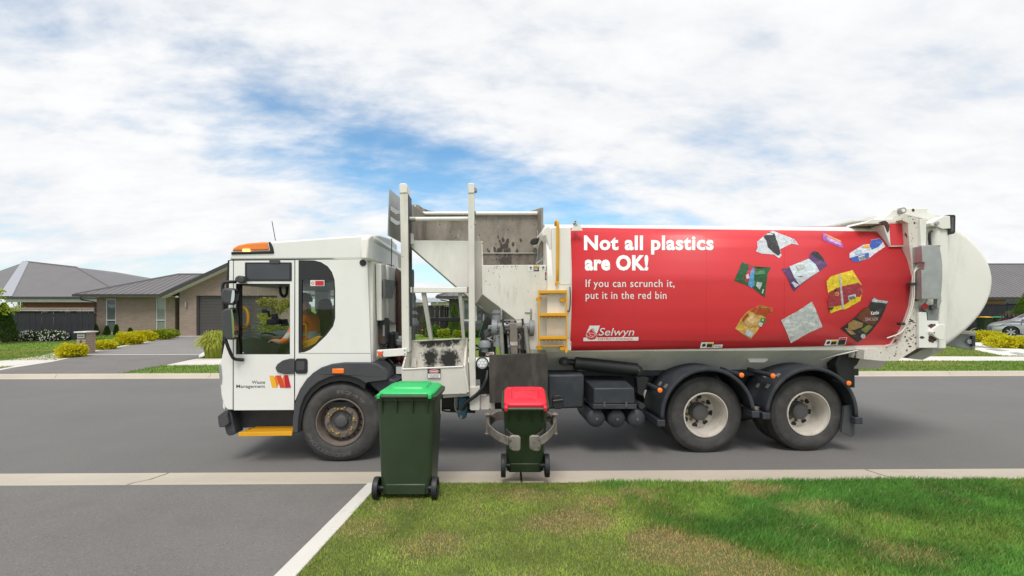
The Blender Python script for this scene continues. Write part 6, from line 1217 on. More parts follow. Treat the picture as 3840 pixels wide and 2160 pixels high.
for i in range(26): blotch('R', 1000 + rs.uniform(-60, 120), 560 + i * 16 + rs.uniform(-10, 10), rs.uniform(5, 30), rs.uniform(4, 18), -.0122 - i * .00002, 'rust_patch', 11)
bk3 = pr('pivot_bracket', 'R', [(1325, 745), (1350, 705), (1465, 628), (1545, 625), (1540, 860), (1465, 862), (1340, 780)], -.09, -.05, M_cream, tg, bevel=.006); cylv('pin', *z1('R', 1383, 755), 4.5, -.11, -.08, M_cream, bk3); cylv('pin_hole', *z1('R', 1383, 755), 2, -.112, -.1, M_exh, bk3)
pr('latch_body', 'R', [(1232, 340), (1420, 330), (1425, 470), (1415, 570), (1285, 570), (1285, 450), (1230, 420)], -.05, .0, M_grey, tg, bevel=.006); cylv('latch_roller', *z1('R', 1380, 375), 7, -.09, -.03, M_hub, tg); pr('latch_lever', 'R', [(1432, 190), (1490, 190), (1498, 280), (1450, 400), (1425, 380)], -.06, .0, M_alu, tg, bevel=.006)
tube('hook', [L3(*z1('R', x, y), -.06) for x, y in ((1235, 225), (1265, 230), (1270, 270), (1245, 310))], .009, M_alu, tg, 8, 1)
M_rag = mat('red_ribbon', (.5, .03, .03), .7)
for i in range(7): x0_ = 1190 + i * 12; tube('red_ribbon', [L3(*z1('R', 1240, 310), -.07), L3(*z1('R', x0_ + 20, 340 + (i % 3) * 8), -.08), L3(*z1('R', x0_, 375 + (i % 4) * 8), -.07)], .007, M_rag, tg, 5)
pr('tail_underside', 'R', [(970, 1138), (1200, 1012), (1230, 1002), (1550, 1000), (1400, 1075), (1210, 1165), (1130, 1160)], .25, BW - .3, M_olive, tg)
lbk = pr('light_bracket', 'R', [(1565, 940), (1770, 780), (1890, 732), (2005, 738), (2010, 800), (2005, 1000), (1950, 1010), (1570, 950)], .5, .6, M_grey, tg, bevel=.005); pr('rear_lamp', 'R', rrect(1885, 855, 2000, 930, 30), .47, .5, M_alu, lbk, bevel=.01); pr('lamp_guard', 'R', rect(1960, 800, 2004, 960), .46, .5, M_chassis, lbk); pr('lamp_hood', 'R', [(1780, 735), (2000, 735), (2012, 765), (1790, 780)], .4, .62, M_olive, lbk)

# --- under the body
ub_ = sub('chassis_gear'); q = lambda x, y, v: L3(*z1('E', x, y), v)
tube('hydraulic_ram', [q(150, 225, .32), q(640, 282, .32)], .085, M_blackst, ub_, 18); tube('ram_rod', [q(60, 215, .32), q(155, 226, .32)], .04, M_blackst, ub_, 12); tube('ram_gland', [q(120, 222, .32), q(160, 227, .32)], .088, M_blackpl, ub_, 18)
for xx, yy in ((40, 215), (655, 285)): cylv('ram_eye', *z1('E', xx, yy), 11.5, .25, .4, M_blackst, ub_); cylv('ram_pin', *z1('E', xx, yy), 4, .24, .3, M_hub, ub_)
pr('fuel_tank', None, [(1378, 942), (1470, 941), (1470, 1027), (1378, 1030)], .12, .8, M_chassis, ub_, bevel=.03); tc_ = pr('tank_step', 'C', rrect(1172, 695, 1240, 782, 25), .10, .13, M_blackpl, ub_, bevel=.01); tube('tank_key', [L3(*z1('C', 1175, 730), .09), L3(*z1('C', 1235, 722), .09)], .009, M_hub, ub_, 6)
pr('chassis_beam', None, [(1360, 915), (2160, 915), (2160, 945), (1360, 945)], .55, .62, M_chassis, ub_)
bb = sub('battery_box', ub_); f0 = [q(285, 435, -.02), q(618, 432, -.02), q(628, 565, -.02), q(280, 567, -.02)]; b0 = [q(285, 435, -.02) + Vector((-.05, .55, .06)), q(618, 432, -.02) + Vector((.0, .55, .06)), q(628, 565, -.02) + Vector((0, .55, 0)), q(280, 567, -.02) + Vector((-.05, .55, 0))]; V, F = prism_mesh(f0, b0); mk('box_lid', V, F, M_chassis, bb, bevel=.015)
pr('box_tray', 'E', rect(275, 568, 640, 608), -.03, .56, M_chassis, bb, bevel=.006)
for xx in (370, 552): pr('box_latch', 'E', rect(xx - 8, 550, xx + 8, 592), -.045, -.025, M_hub, bb)
for xx, yy in ((306, 690), (477, 694), (645, 694)):
    c = q(xx, yy, .02); tk = lathe('air_tank', [(0, 0), (.05, .004), (.09, .018), (.112, .04), (.117, .07), (.117, .7), (.09, .76), (0, .77)], c, M_chassis, ub_, 28); lathe('drain_plug', [(0, -.012), (.016, -.012), (.018, .004)], c, M_bolt, tk, 8)
def mudguard(cu, cw, r0, a0, a1, name='mudguard'):
    m = sub(name); V, F = [], []; n = 30; ring = [(-.03, -.045), (-.035, -.02), (-.03, .0), (.0, .006), (.05, .0), (.12, .006), (.16, .0), (.3, .004), (.34, .010), (.46, .004), (.5, .0), (.62, .0)]
    for i in range(n + 1):
        a = R(a0 + (a1 - a0) * i / n)
        for v, dr in ring: rr = r0 + dr; V.append((cu + rr * math.sin(a), v, cw + rr * math.cos(a)))
    k = len(ring)
    for i in range(n):
        for j in range(k - 1): F.append((i * k + j, i * k + j + 1, (i + 1) * k + j + 1, (i + 1) * k + j))
    o = mk('guard_shell', V, F, M_chassis, m, smooth=35); md = o.modifiers.new('t', 'SOLIDIFY'); md.thickness = .006
    for a in (a0, a1):
        t = R(a); p_ = Vector((cu + r0 * math.sin(t), 0, cw + r0 * math.cos(t))); s = -1 if a < 0 else 1; box('guard_end', p_.x - .05, p_.x + .05, -.05, .6, p_.z - .09, p_.z - .005, M_chassis, m, .01)
    return m
cg = L3(1781, 1044, -.02); mg1 = mudguard(cg.x, WR + .02, .61, -93, 84); cg2 = L3(2042, 1040, -.02); mg2 = mudguard(cg2.x, WR + .02, .61, -86, 93)
for (xx, yy), mg, ln in (((833, 452), mg1, .4), ((1513, 326), mg1, .35), ((1775, 332), mg2, .4), ((2406, 393), mg2, .1)):
    c = q(xx, yy, -.06); tb = tube('lamp_stalk', [c, c + Vector((0, ln, 0)), c + Vector((-.05, ln + .1, .02))], .030, M_chassis, mg, 14); lathe('marker_lamp', [(0, -.012), (.02, -.011), (.030, -.004), (.031, .006)], c, M_amber, mg, 18)
for (xx, yy), mg in (((860, 402), mg1), ((775, 356), mg1), ((1795, 300), mg2), ((1705, 400), mg2), ((1648, 265), mg2), ((1567, 360), mg2)): 
    c = q(xx, yy, .1 if xx in (860, 1795, 1705) else .3); d_ = Vector((c.x - (cg if mg is mg1 else cg2).x, 0, c.z - WR - .02)); d_.normalize(); base = Vector(((cg if mg is mg1 else cg2).x, c.y, WR + .02)) + d_ * .625; t_ = Vector((d_.z, 0, -d_.x)) * .03; w_ = Vector((0, .025, 0)); f = [base - t_ - w_, base + t_ - w_, base + t_ + w_, base - t_ + w_]; V, F = prism_mesh(f, [p_ - d_ * .02 for p_ in f]); mk('clamp_plate', V, F, M_steel, mg)
fp = pr('mud_flap', 'E', [(2370, 590), (2462, 560), (2450, 830), (2425, 842), (2345, 800)], .05, .09, M_greypl, TR)
pr('rear_bracket', 'E', [(2330, 150), (2400, 135), (2500, 140), (2510, 180), (2480, 240), (2455, 260), (2452, 415), (2330, 415), (2300, 230)], .25, .45, M_blackst, ub_, bevel=.02); pr('subframe_box', 'E', [(1545, 150), (1730, 170), (1732, 205), (1700, 222), (1580, 222)], .35, .5, M_cream, ub_, bevel=.006); pr('subframe_lug', 'E', rect(2110, 170, 2168, 208), .42, .5, M_cream, ub_)
cylv('pulley', *z1('E', 2222, 165), 5, .47, .5, M_blackst, ub_); tube('tail_cable', [q(2170, 200, .35), q(2300, 160, .2), q(2480, 120, .1), q(2560, 112, .02)], .008, M_cream, ub_, 6)
db = pr('data_plate', 'E', [(692, 200), (785, 198), (786, 228), (692, 230)], .49, .498, M_signw, ub_); 
tube('exhaust_pipe', [q(1400, 560, .4), q(1560, 610, .25), q(1660, 625, .12)], .055, M_brown, ub_, 14); pr('guard_stay', 'E', [(640, 350), (740, 350), (690, 500), (650, 480)], .15, .3, M_blackst, ub_); cylv('stay_end', *z1('E', 680, 583), 8, .1, .4, M_chassis, ub_)
pr('under_body_shade_box', None, [(1600, 930), (2150, 930), (2150, 975), (1600, 975)], .75, 1.7, M_blackst, ub_)  # black box added under the body to deepen the shade there
# --- gripper arms holding the red bin
M_grip = mat('dirty_gripper_steel', (.24, .22, .195), .55, metal=.3, var=.25, vs=10, layers=[dict(col=(.09, .075, .06), sc=16, lo=.52, hi=.68, amt=.7)])
gr = sub('gripper')
def ribbon(name, path, h, t, m, parent):
    """flat strap along a path: h tall, t thick"""
    path = smooth_path(path, 2); V, F = [], []; n = len(path)
    for i, p in enumerate(path):
        d = (path[min(i + 1, n - 1)] - path[max(i - 1, 0)]); d.z *= 0; d.normalize(); s = Vector((-d.y, d.x, 0)) * t / 2; u = Vector((0, 0, h / 2))
        V += [p - s - u, p + s - u, p + s + u, p - s + u]
    for i in range(n - 1):
        for k in range(4): F.append((4 * i + k, 4 * i + (k + 1) % 4, 4 * i + 4 + (k + 1) % 4, 4 * i + 4 + k))
    F += [(3, 2, 1, 0), (4 * n - 4, 4 * n - 3, 4 * n - 2, 4 * n - 1)]; return mk(name, V, F, m, parent, bevel=.004)
def gp(x, y, Y): return lwp(*z1('K', x, y), Y)
for sgn, A, Bp, C, pad in ((-1, [(330, 530, 5.45), (240, 540, 5.35), (170, 590, 5.2), (150, 640, 5.06)], [(150, 650, 5.06), (170, 700, 4.92), (260, 775, 4.76), (385, 828, 4.68)], [(340, 610, 5.2), (342, 680, 5.0), (370, 745, 4.8), (455, 800, 4.70)], (455, 855)), (1, [(805, 545, 5.45), (850, 555, 5.35), (890, 600, 5.2), (905, 640, 5.06)], [(905, 640, 5.06), (890, 700, 4.92), (830, 770, 4.76), (745, 825, 4.68)], [(795, 610, 5.2), (796, 680, 5.0), (775, 740, 4.8), (690, 800, 4.70)], (685, 855))):
    f = sub('gripper_arm', gr); ribbon('arm_link', [gp(*p) for p in A], .10, .03, M_brown, f); ribbon('arm_strap', [gp(*p) for p in Bp], .085, .014, M_grip, f); ribbon('rubber_band', [gp(*p) for p in C], .07, .01, M_plate, f)
    xs, ys = pad; P = [gp(x, y, 4.66) for x, y in ((xs - 65, ys - 75), (xs - 30, ys - 92), (xs + 40, ys - 88), (xs + 65, ys - 70), (xs + 65, ys + 70), (xs + 40, ys + 92), (xs - 20, ys + 88), (xs - 65, ys + 60))]; V, F = prism_mesh(P, [p + Vector((0, .035, 0)) for p in P]); pd = mk('grip_pad', V, F, M_grip, f, bevel=.01)
    for dy in (-38, 40): c = gp(xs + sgn * 48, ys + dy, 4.655); lathe('pad_bolt', [(0, -.004), (.009, -.003), (.011, .004)], c, M_bolt, pd, 8)
    c = gp(150 if sgn < 0 else 905, 600, 5.08); lathe('pivot_pin', [(0, .09), (.02, .088), (.04, .07), (.022, .06), (.022, -.12), (.035, -.13), (.02, -.15), (0, -.15)], c, M_brown, f, 12, 'w')
    c2 = gp(165 if sgn < 0 else 880, 540, 5.12); c3 = gp(215 if sgn < 0 else 815, 565, 5.25); tube('link_arm', [c2, c3], .022, M_brown, f, 8)
ca, cb = gp(330, 560, 5.5), gp(830, 560, 5.5); tube('gripper_crossbar', [ca, cb], .05, M_brown, gr, 10); cm_ = (ca + cb) / 2; tube('telescopic_arm', [cm_, Vector((cm_.x, .9, cm_.z))], .09, M_brown, gr, 8)
tube('lift_link', [Vector((cm_.x, .12, cm_.z + .05)), L3(*z1('J', 720, 1080), .12)], .06, M_brown, gr, 8)

# ================================================================== WHEELIE BINS
def rrect_m(w, d, r, n=4): return rrect(-w / 2, -d / 2, w / 2, d / 2, r, n)
def loft(loops, cap0=True, cap1=True):
    V = [p for l in loops for p in l]; n = len(loops[0]); F = []
    for i in range(len(loops) - 1):
        for k in range(n): F.append((i * n + k, i * n + (k + 1) % n, (i + 1) * n + (k + 1) % n, (i + 1) * n + k))
    if cap0: F.append(list(range(n))[::-1])
    if cap1: F.append([(len(loops) - 1) * n + k for k in range(n)])
    return V, F
def wheelie_bin(label, W, D, H, lidm, loc, rx=0, rz=0, wr=.10, writing=None, sticker=False):
    """wheels and lid hinge on the -y side; origin on the ground under the body"""
    b = empty('wheelie_bin', loc, 0); b.rotation_euler = (rx, 0, rz); tag(b, label, 'bin')
    z0 = .055; lv = [(z0, .80, .70, .04, .03), (z0 + .02, .82, .72, .05, .03), (z0 + .12, .83, .74, .05, .02), (H * .55, .88, .84, .06, .01), (H - .10, .925, .93, .06, 0), (H - .06, .93, .935, .06, 0)]
    loops = [[(x, y + dy * 0 + (D * .94 - D * fd) / 2 * -.75, z) for x, y in rrect_m(W * fw, D * fd, r, 5)] for z, fw, fd, r, dy in lv]
    V, F = loft(loops); mk('body', V, F, M_bin, b, smooth=50)
    rim = [[(x, y, z) for x, y in rrect_m(W * f, D * f, r, 5)] for z, f, r in ((H - .062, .93, .06), (H - .06, .985, .07), (H - .055, 1.02, .075), (H - .02, 1.03, .075), (H - .012, .99, .07), (H - .012, .90, .06), (H - .1, .88, .05))]
    V, F = loft(rim, False, True); mk('rim', V, F, M_bin, b, smooth=40)
    ld = empty('lid'); ld.parent = b
    lp = [[(x, y + .008, z) for x, y in rrect_m(W * f, D * f * .985, r, 5)] for z, f, r in ((H - .022, .915, .07), (H + .004, .925, .075), (H + .014, .905, .07), (H + .022, .86, .07), (H + .030, .66, .06), (H + .032, .62, .05), (H + .052, .58, .05), (H + .055, .55, .04))]
    V, F = loft(lp); mk('lid_shell', V, F, lidm, ld, smooth=32)
    hx = W * .41; yb = -D * .5 - .018
    tube('hinge_rod', [(-hx * .9, yb, H - .012), (hx * .9, yb, H - .012)], .018, M_bin, b, 12)
    for s in (-1, 1):
        box('lid_hinge', s * hx - .016, s * hx + .016, yb - .018, yb + .06, H - .03, H + .012, lidm, ld, .006); box('lid_grip', s * W * .34 - .03, s * W * .34 + .03, D * .30, D * .40, H + .016, H + .030, lidm, ld, .006)
    for s in (-.9, -.32, .32, .9):
        x = s * hx; f = [Vector((x - .006, yb - .012, H - .03)), Vector((x - .006, yb + .06, H - .03)), Vector((x - .006, yb + .06, H - .19)), Vector((x - .006, yb + .035, H - .17))]; V, F = prism_mesh(f, [p + Vector((.012, 0, 0)) for p in f]); mk('handle_rib', V, F, M_bin, b)
    # axle recess and wheels
    ya = -D * .36 - .03; box('axle_housing', -W * .33, W * .33, -D * .455, -D * .25, .045, .15, M_bin, b, .012); box('foot', -W * .36, W * .36, -D * .40, D * .24, .03, .06, M_blackpl, b, .008)
    tube('axle', [(-W * .46, ya, wr), (W * .46, ya, wr)], .014, M_blackpl, b, 10)
    for s in (-1, 1):
        wh = lathe('wheel', [(0, -.02), (.03, -.022), (.032, -.008), (wr * .78, -.008), (wr * .8, -.02), (wr * .97, -.024), (wr, -.014), (wr, .014), (wr * .97, .024), (wr * .8, .02), (wr * .78, .008), (.032, .008), (.03, .022), (0, .02)], (s * W * .475, ya, wr), M_blackpl, b, 32, 'u'); tube('axle_sleeve', [(s * W * .33, ya, wr), (s * W * .43, ya, wr)], .022, M_blackpl, b, 10)
    if writing:
        put_text('lid_writing', writing, lambda x, y: Vector((W * .24 - x * .016, D * .10 - y * .018, H + .0565)), M_dtxt, ld, .0, fit=W * .46 / .016)
    if sticker: box('barcode_sticker', W * .4655, W * .469, D * .18, D * .26, H - .27, H - .13, M_signw, b)
    return b
wheelie_bin('tall dark green wheelie bin with bright green lid standing on the lawn', .575, .64, .985, M_greenlid, (-.995, 4.80, LH), 0, 0, .103, 'ORGANICS ONLY', True)
TLT = R(13)
rbn = wheelie_bin('red-lidded green wheelie bin held in the gripper of the truck', .47, .50, .78, M_redlid, (.135, 5.20, .195), TLT, 0, .118, 'RUBBISH ONLY, NO GARDEN')
wheelie_bin('dark bin with yellow lid against the grey fence at right', .58, .73, 1.02, M_yellid, (z_x('M', 205, 33.3), 33.3, FH + .01), 0, math.pi, .1)
wheelie_bin('dark bin with green lid beside the yellow-lidded bin', .58, .73, 1.02, M_greenlid, (z_x('M', 405, 33.3), 33.3, FH + .01), 0, math.pi, .1)

# broom clipped to the truck
bq = empty('broom'); tag(bq, 'black bristle broom with green edge hung beside the lift arm', 'broom')
q = lambda x, y, v: T_ORG + Matrix.Rotation(T_YAW, 3, 'Z') @ L3(*z1('J', x, y), v)
def wslab(name, pts, off, m, parent): 
    V, F = prism_mesh(pts, [p + Vector(off) for p in pts]); return mk(name, V, F, m, parent)
wslab('broom_head', [q(160, 500, .2), q(235, 415, .2), q(335, 520, .2), q(170, 700, .2)], (0, .07, 0), M_blackst, bq); wslab('broom_edge', [q(150, 495, .195), q(165, 495, .195), q(72, 825, .195), q(58, 815, .195)], (0, .06, 0), mat('green_edge', (.02, .16, .08), .5), bq)
rr = random.Random(3); parts = []
for i in range(160):
    t = rr.random(); x0_, y0_ = 165 + t * 30 + rr.uniform(0, 60), 520 + rr.uniform(0, 150); x1_, y1_ = x0_ - 75 + rr.uniform(-10, 20) + t * 10, y0_ + 190 + rr.uniform(-20, 30); parts.append(tube_mesh([q(x0_, y0_, .2 + rr.uniform(0, .06)), q(x1_, y1_, .2 + rr.uniform(0, .06))], .008, 4))
o = mk('bristles', *merge(parts), M_blackst, bq); o['kind'] = 'stuff'; tube('broom_pole', [q(165, 380, .23), q(160, 500, .23)], .014, M_alu, bq, 8)

# ================================================================== DRIVER
def driver():
    Rm = Matrix.Rotation(T_YAW, 3, 'Z'); W3 = lambda p: T_ORG + Rm @ Vector(p)
    h = lambda x, y, v: L3(*z1('H', x, y), v)
    sv = .52; pel = h(1130, 1300, sv); kn_ = lambda s: h(840, 1330, sv + s * .13); che = h(1075, 960, sv); neck = h(1035, 760, sv); head = h(985, 660, sv)
    sk, rad, edges = [], [], []
    def add(p, r, par=None):
        sk.append(Vector(p)); rad.append(r); 
        if par is not None: edges.append((par, len(sk) - 1))
        return len(sk) - 1
    a = add(pel, .15); w = add((pel * .6 + che * .4), .135, a); c = add(che + Vector((0, 0, -.02)), .155, w); sh = add(che + Vector((-.01, 0, .13)), .12, c); n = add(neck, .055, sh); hd0 = add(head + Vector((.0, 0, -.06)), .078, n); hd = add(head + Vector((0, 0, .05)), .095, hd0); add(head + Vector((.0, 0, .11)), .07, hd)
    add(head + Vector((-.105, 0, -.02)), .016, hd0)
    for s in (-1, 1):
        s0 = add(che + Vector((-.005, s * .19, .12)), .072, sh); el = add(che + Vector((-.18, s * .25, -.16)), .055, s0); wr_ = add(h(700, 1170 if s < 0 else 1130, sv + s * .17), .036, el); pm_ = add(Vector(sk[wr_]) + Vector((-.07, 0, .015)), .034, wr_)
        for k in range(4): f1 = add(Vector(sk[pm_]) + Vector((-.045, (k - 1.5) * .02, .01)), .0105, pm_); add(Vector(sk[f1]) + Vector((-.03, 0, -.03)), .009, f1)
        add(Vector(sk[pm_]) + Vector((-.02, -s * .045, .015)), .011, pm_)
        hp_ = add(pel + Vector((-.03, s * .10, -.02)), .10, a); k1 = add(kn_(s), .07, hp_); an = add(kn_(s) + Vector((-.05, 0, -.42)), .05, k1); add(Vector(sk[an]) + Vector((-.17, 0, -.04)), .04, an)
    me = bpy.data.meshes.new('b'); me.from_pydata([tuple(W3(p)) for p in sk], edges, []); me.update(); o = bpy.data.objects.new('b', me); COL.objects.link(o)
    md = o.modifiers.new('s', 'SKIN'); lay = me.skin_vertices[0].data
    for i, r in enumerate(rad): lay[i].radius = (r, r)
    lay[0].use_root = True
    s2 = o.modifiers.new('u', 'SUBSURF'); s2.levels = 2; s2.render_levels = 2
    dg = bpy.context.evaluated_depsgraph_get(); m2 = bpy.data.meshes.new_from_object(o.evaluated_get(dg)); bpy.data.objects.remove(o)
    m2.materials.clear()
    for m in (M_orgcl, M_skin, M_trou, M_refl): m2.materials.append(m)
    nk = W3(neck); pv_ = W3(pel); Ri = Rm.transposed(); wrs = [W3(sk[i]) for i in range(len(sk))]
    for p in m2.polygons:
        c = p.center; lc = Ri @ (c - T_ORG)
        if c.z > nk.z - .03: p.material_index = 1
        elif lc.x < che.x - .26 and lc.z > pel.z + .12: p.material_index = 1
        elif c.z < pv_.z + .06: p.material_index = 2
        elif abs(lc.z - che.z + .10) < .03: p.material_index = 3
    b = bpy.data.objects.new('person', m2); COL.objects.link(b); shade(m2, True); tag(b, 'driver in orange hi-vis top seated at the wheel inside the white cab', 'person')
    hc = W3(head + Vector((.015, 0, .055))); V, F = [], []
    for i in range(8):
        t = i / 7 * 1.75
        for k in range(16): a = 2 * math.pi * k / 16; back = .02 * math.cos(a); V.append((hc.x + .112 * math.sin(t) * math.cos(a) + (.01 + (.03 if t > 1.2 and math.cos(a) < 0 else 0)), hc.y + .102 * math.sin(t) * math.sin(a), hc.z + .105 * math.cos(t)))
    for i in range(7):
        for k in range(16): F.append((i * 16 + k, i * 16 + (k + 1) % 16, i * 16 + 16 + (k + 1) % 16, i * 16 + 16 + k))
    mk('hair', V, F, M_hair, b, smooth=True)
    for s in (-1, 1):
        e = W3(head + Vector((-.088, s * .035, .035))); lathe('eye', [(0, -.008), (.010, -.004), (.012, .004)], e, M_hair, b, 8, 'u'); e = W3(head + Vector((.0, s * .095, .01))); box('ear', e.x - .015, e.x + .015, e.y - .008, e.y + .008, e.z - .025, e.z + .025, M_skin, b, .008)
    e = W3(head + Vector((-.092, 0, -.075))); box('mouth', e.x - .008, e.x + .008, e.y - .025, e.y + .025, e.z - .005, e.z + .005, mat('lips', (.3, .1, .08), .5), b, .003)
    # shoulder tape
    vs = []
    return b
driver()

# ================================================================== SILVER CAR
def car():
    Y = 27.4; th = R(-35); wx = z_x('M', 578, Y); c = empty('parked_car', (wx - .76 * math.cos(th), Y - .76 * math.sin(th), FH + .012), th); tag(c, 'silver hatchback car parked nose left on the neighbour driveway', 'car')
    prof = [(0.02, .28), (.0, .42), (.03, .58), (.12, .70), (.35, .82), (.85, .95), (1.1, 1.02), (1.62, 1.38), (1.95, 1.47), (2.7, 1.49), (3.4, 1.42), (3.75, 1.08), (3.85, .85), (3.86, .45), (3.8, .26)]
    wc = (.76, 3.1); wr = .315; low = []
    n = 12; bot = [(3.8, .26)]
    def arch(cx): return [(cx + .37 * math.cos(R(a)), wr + .37 * math.sin(R(a))) for a in np.linspace(-10, 190, 14)]
    outline = prof + [(3.5, .22)] + arch(wc[1]) + [(2.6, .2), (1.3, .2)] + arch(wc[0]) + [(.3, .22)]
    def inset(x, z): return .0 + max(0, z - .95) * .42 + max(0, .45 - x) * .35 + max(0, x - 3.6) * .3 + max(0, .5 - z) * .12
    W = 1.68; V = [(x, inset(x, z), z) for x, z in outline] + [(x, W - inset(x, z), z) for x, z in outline]; m = len(outline)
    me_f = [list(t) for t in poly_tris(outline)]; F = me_f + [[i + m for i in t][::-1] for t in me_f] + [(i, (i + 1) % m, m + (i + 1) % m, m + i) for i in range(m)]
    mk('body', V, F, M_silver, c, smooth=30)
    def side(name, pts, off, mt, y_side=0):
        f = [Vector((x, inset(x, z) - off, z)) for x, z in pts]; V, F = prism_mesh(f, [p + Vector((0, .01, 0)) for p in f]); return mk(name, V, F, mt, c)
    side('front_window', [(1.2, 1.02), (1.66, 1.33), (1.95, 1.39), (2.15, 1.40), (2.15, 1.0)], .004, M_hglass); side('rear_window', [(2.22, 1.0), (2.22, 1.40), (2.9, 1.39), (3.3, 1.3), (3.2, 1.03)], .004, M_hglass)
    mk('windscreen', [(1.14, .32, 1.045), (1.6, .42, 1.375), (1.6, W - .42, 1.375), (1.14, W - .32, 1.045)], [(0, 1, 2, 3)], M_hglass, c)
    side('headlight', [(.08, .66), (.16, .72), (.42, .83), (.5, .80), (.3, .68)], .008, mat('clear_headlamp', (.6, .62, .62), .15, coat=.6)); side('door_seam', [(1.16, .3), (1.175, .3), (1.195, 1.0), (1.18, 1.0)], .002, M_blackst); side('door_seam', [(2.18, .3), (2.195, .3), (2.195, 1.0), (2.18, 1.0)], .002, M_blackst)
    side('sill_trim', [(1.2, .2), (2.65, .2), (2.65, .27), (1.2, .27)], .01, M_silver); side('door_handle', [(2.0, .90), (2.12, .90), (2.12, .93), (2.0, .93)], .02, M_silver); box('side_mirror', 1.2, 1.32, -.13, .04, 1.0, 1.1, M_silver, c, .03)
    for yw in (.02, W - .22):
        for cx in wc:
            w = empty('wheel'); w.parent = c; p = (cx, yw, wr); s = 1
            lathe('tyre', [(.20, .02), (.22, .0), (.28, -.005), (.305, .02), (wr, .05), (wr, .17), (.29, .2), (.2, .19)], p, M_blackpl, w, 36); rm = lathe('rim', [(.205, .02), (.2, .0), (.19, .02), (.18, .06), (.0, .07)], p, M_blackst, w, 30)
            for k in range(6):
                a = k * math.pi / 3; e = Vector((math.sin(a), 0, math.cos(a))); t = Vector((math.cos(a), 0, -math.sin(a))); P0 = Vector(p); f = [P0 + e * .02 - t * .022 + Vector((0, .01, 0)), P0 + e * .02 + t * .022 + Vector((0, .01, 0)), P0 + e * .195 + t * .045 + Vector((0, .004, 0)), P0 + e * .195 - t * .045 + Vector((0, .004, 0))]; Vv, Ff = prism_mesh(f, [v + Vector((0, .02, 0)) for v in f]); mk('spoke', Vv, Ff, M_silver, rm)
    box('underbody', .3, 3.6, .25, W - .25, .16, .5, M_blackst, c)
car()

# ================================================================== GRASS
_g = {}
def vnoise(x, y, s, seed):
    r = _g.setdefault(seed, np.random.default_rng(seed).random((64, 64))); X, Y = x * s, y * s; i, j = np.floor(X).astype(int), np.floor(Y).astype(int); fx, fy = X - i, Y - j; fx = fx * fx * (3 - 2 * fx); fy = fy * fy * (3 - 2 * fy)
    g = lambda a, b: r[a % 64, b % 64]
    return (g(i, j) * (1 - fx) + g(i + 1, j) * fx) * (1 - fy) + (g(i, j + 1) * (1 - fx) + g(i + 1, j + 1) * fx) * fy
def fbm(x, y, s, seed): return sum(vnoise(x, y, s * 2 ** k, seed + k) * .5 ** k for k in range(4)) / 1.875
def sstep(a, b, x): t = np.clip((x - a) / (b - a), 0, 1); return t * t * (3 - 2 * t)
DRY = [((1440, 1310), .42, .9), ((1655, 1352), .30, .9), ((1735, 1392), .42, .85), ((1500, 1262), .22, .5), ((1900, 1235), .35, .45), ((1330, 1255), .35, .45), ((1000, 1270), .25, .35), ((1080, 1375), .3, .5), ((900, 1330), .25, .4), ((2050, 1285), .3, .35), ((2250, 1400), .3, .3), ((1600, 1240), .25, .4), ((1850, 1440), .4, .7)]
DRYW = [(GP(*p, LH), r, a) for p, r, a in DRY]
def lawn_field(x, y):
    d = x - (.785 + (4.87 - y) * .80) + (fbm(x, y, 1.6, 20) - .5) * 1.5
    lush = sstep(-.28, .38, d) * (.55 + .45 * sstep(.35, .6, fbm(x, y, 1.3, 30)))
    dry = np.zeros_like(x)
    for c, r, a in DRYW:
        dd = np.sqrt(((x - c.x) * .8) ** 2 + ((y - c.y) * 1.25) ** 2) + (fbm(x, y, 4, 40) - .5) * .35; dry = np.maximum(dry, a * (1 - sstep(r * .25, r, dd)))
    dry = np.clip(dry + .22 * sstep(.55, .75, fbm(x, y, 3.2, 50)) * (1 - lush * .7), 0, 1); return lush, dry
def lawn_col(x, y, n):
    lush, dry = lawn_field(x, y); a = np.array([.31, .40, .07]); b = np.array([.11, .28, .045]); c = np.array([.60, .40, .20])
    col = a * (1 - lush[:, None]) + b * lush[:, None]; tone = fbm(x, y, 2.3, 60)[:, None]; col = col * (.55 + .9 * tone) * (1 + (fbm(x, y, 5.5, 90)[:, None] - .5) * .5)
    dm_ = (dry * .6)[:, None]; col = col * (1 - dm_) + c * dm_; dpick = (rng.random(n) < dry * .55)[:, None]; col = np.where(dpick, c * rng.uniform(.7, 1.2, (n, 1)), col); col = col * rng.uniform(.8, 1.2, (n, 1)); straw = (rng.random(n) < .015 * (1 - .6 * lush))[:, None]
    return np.where(straw, np.array([.55, .48, .28]), col), lush, dry
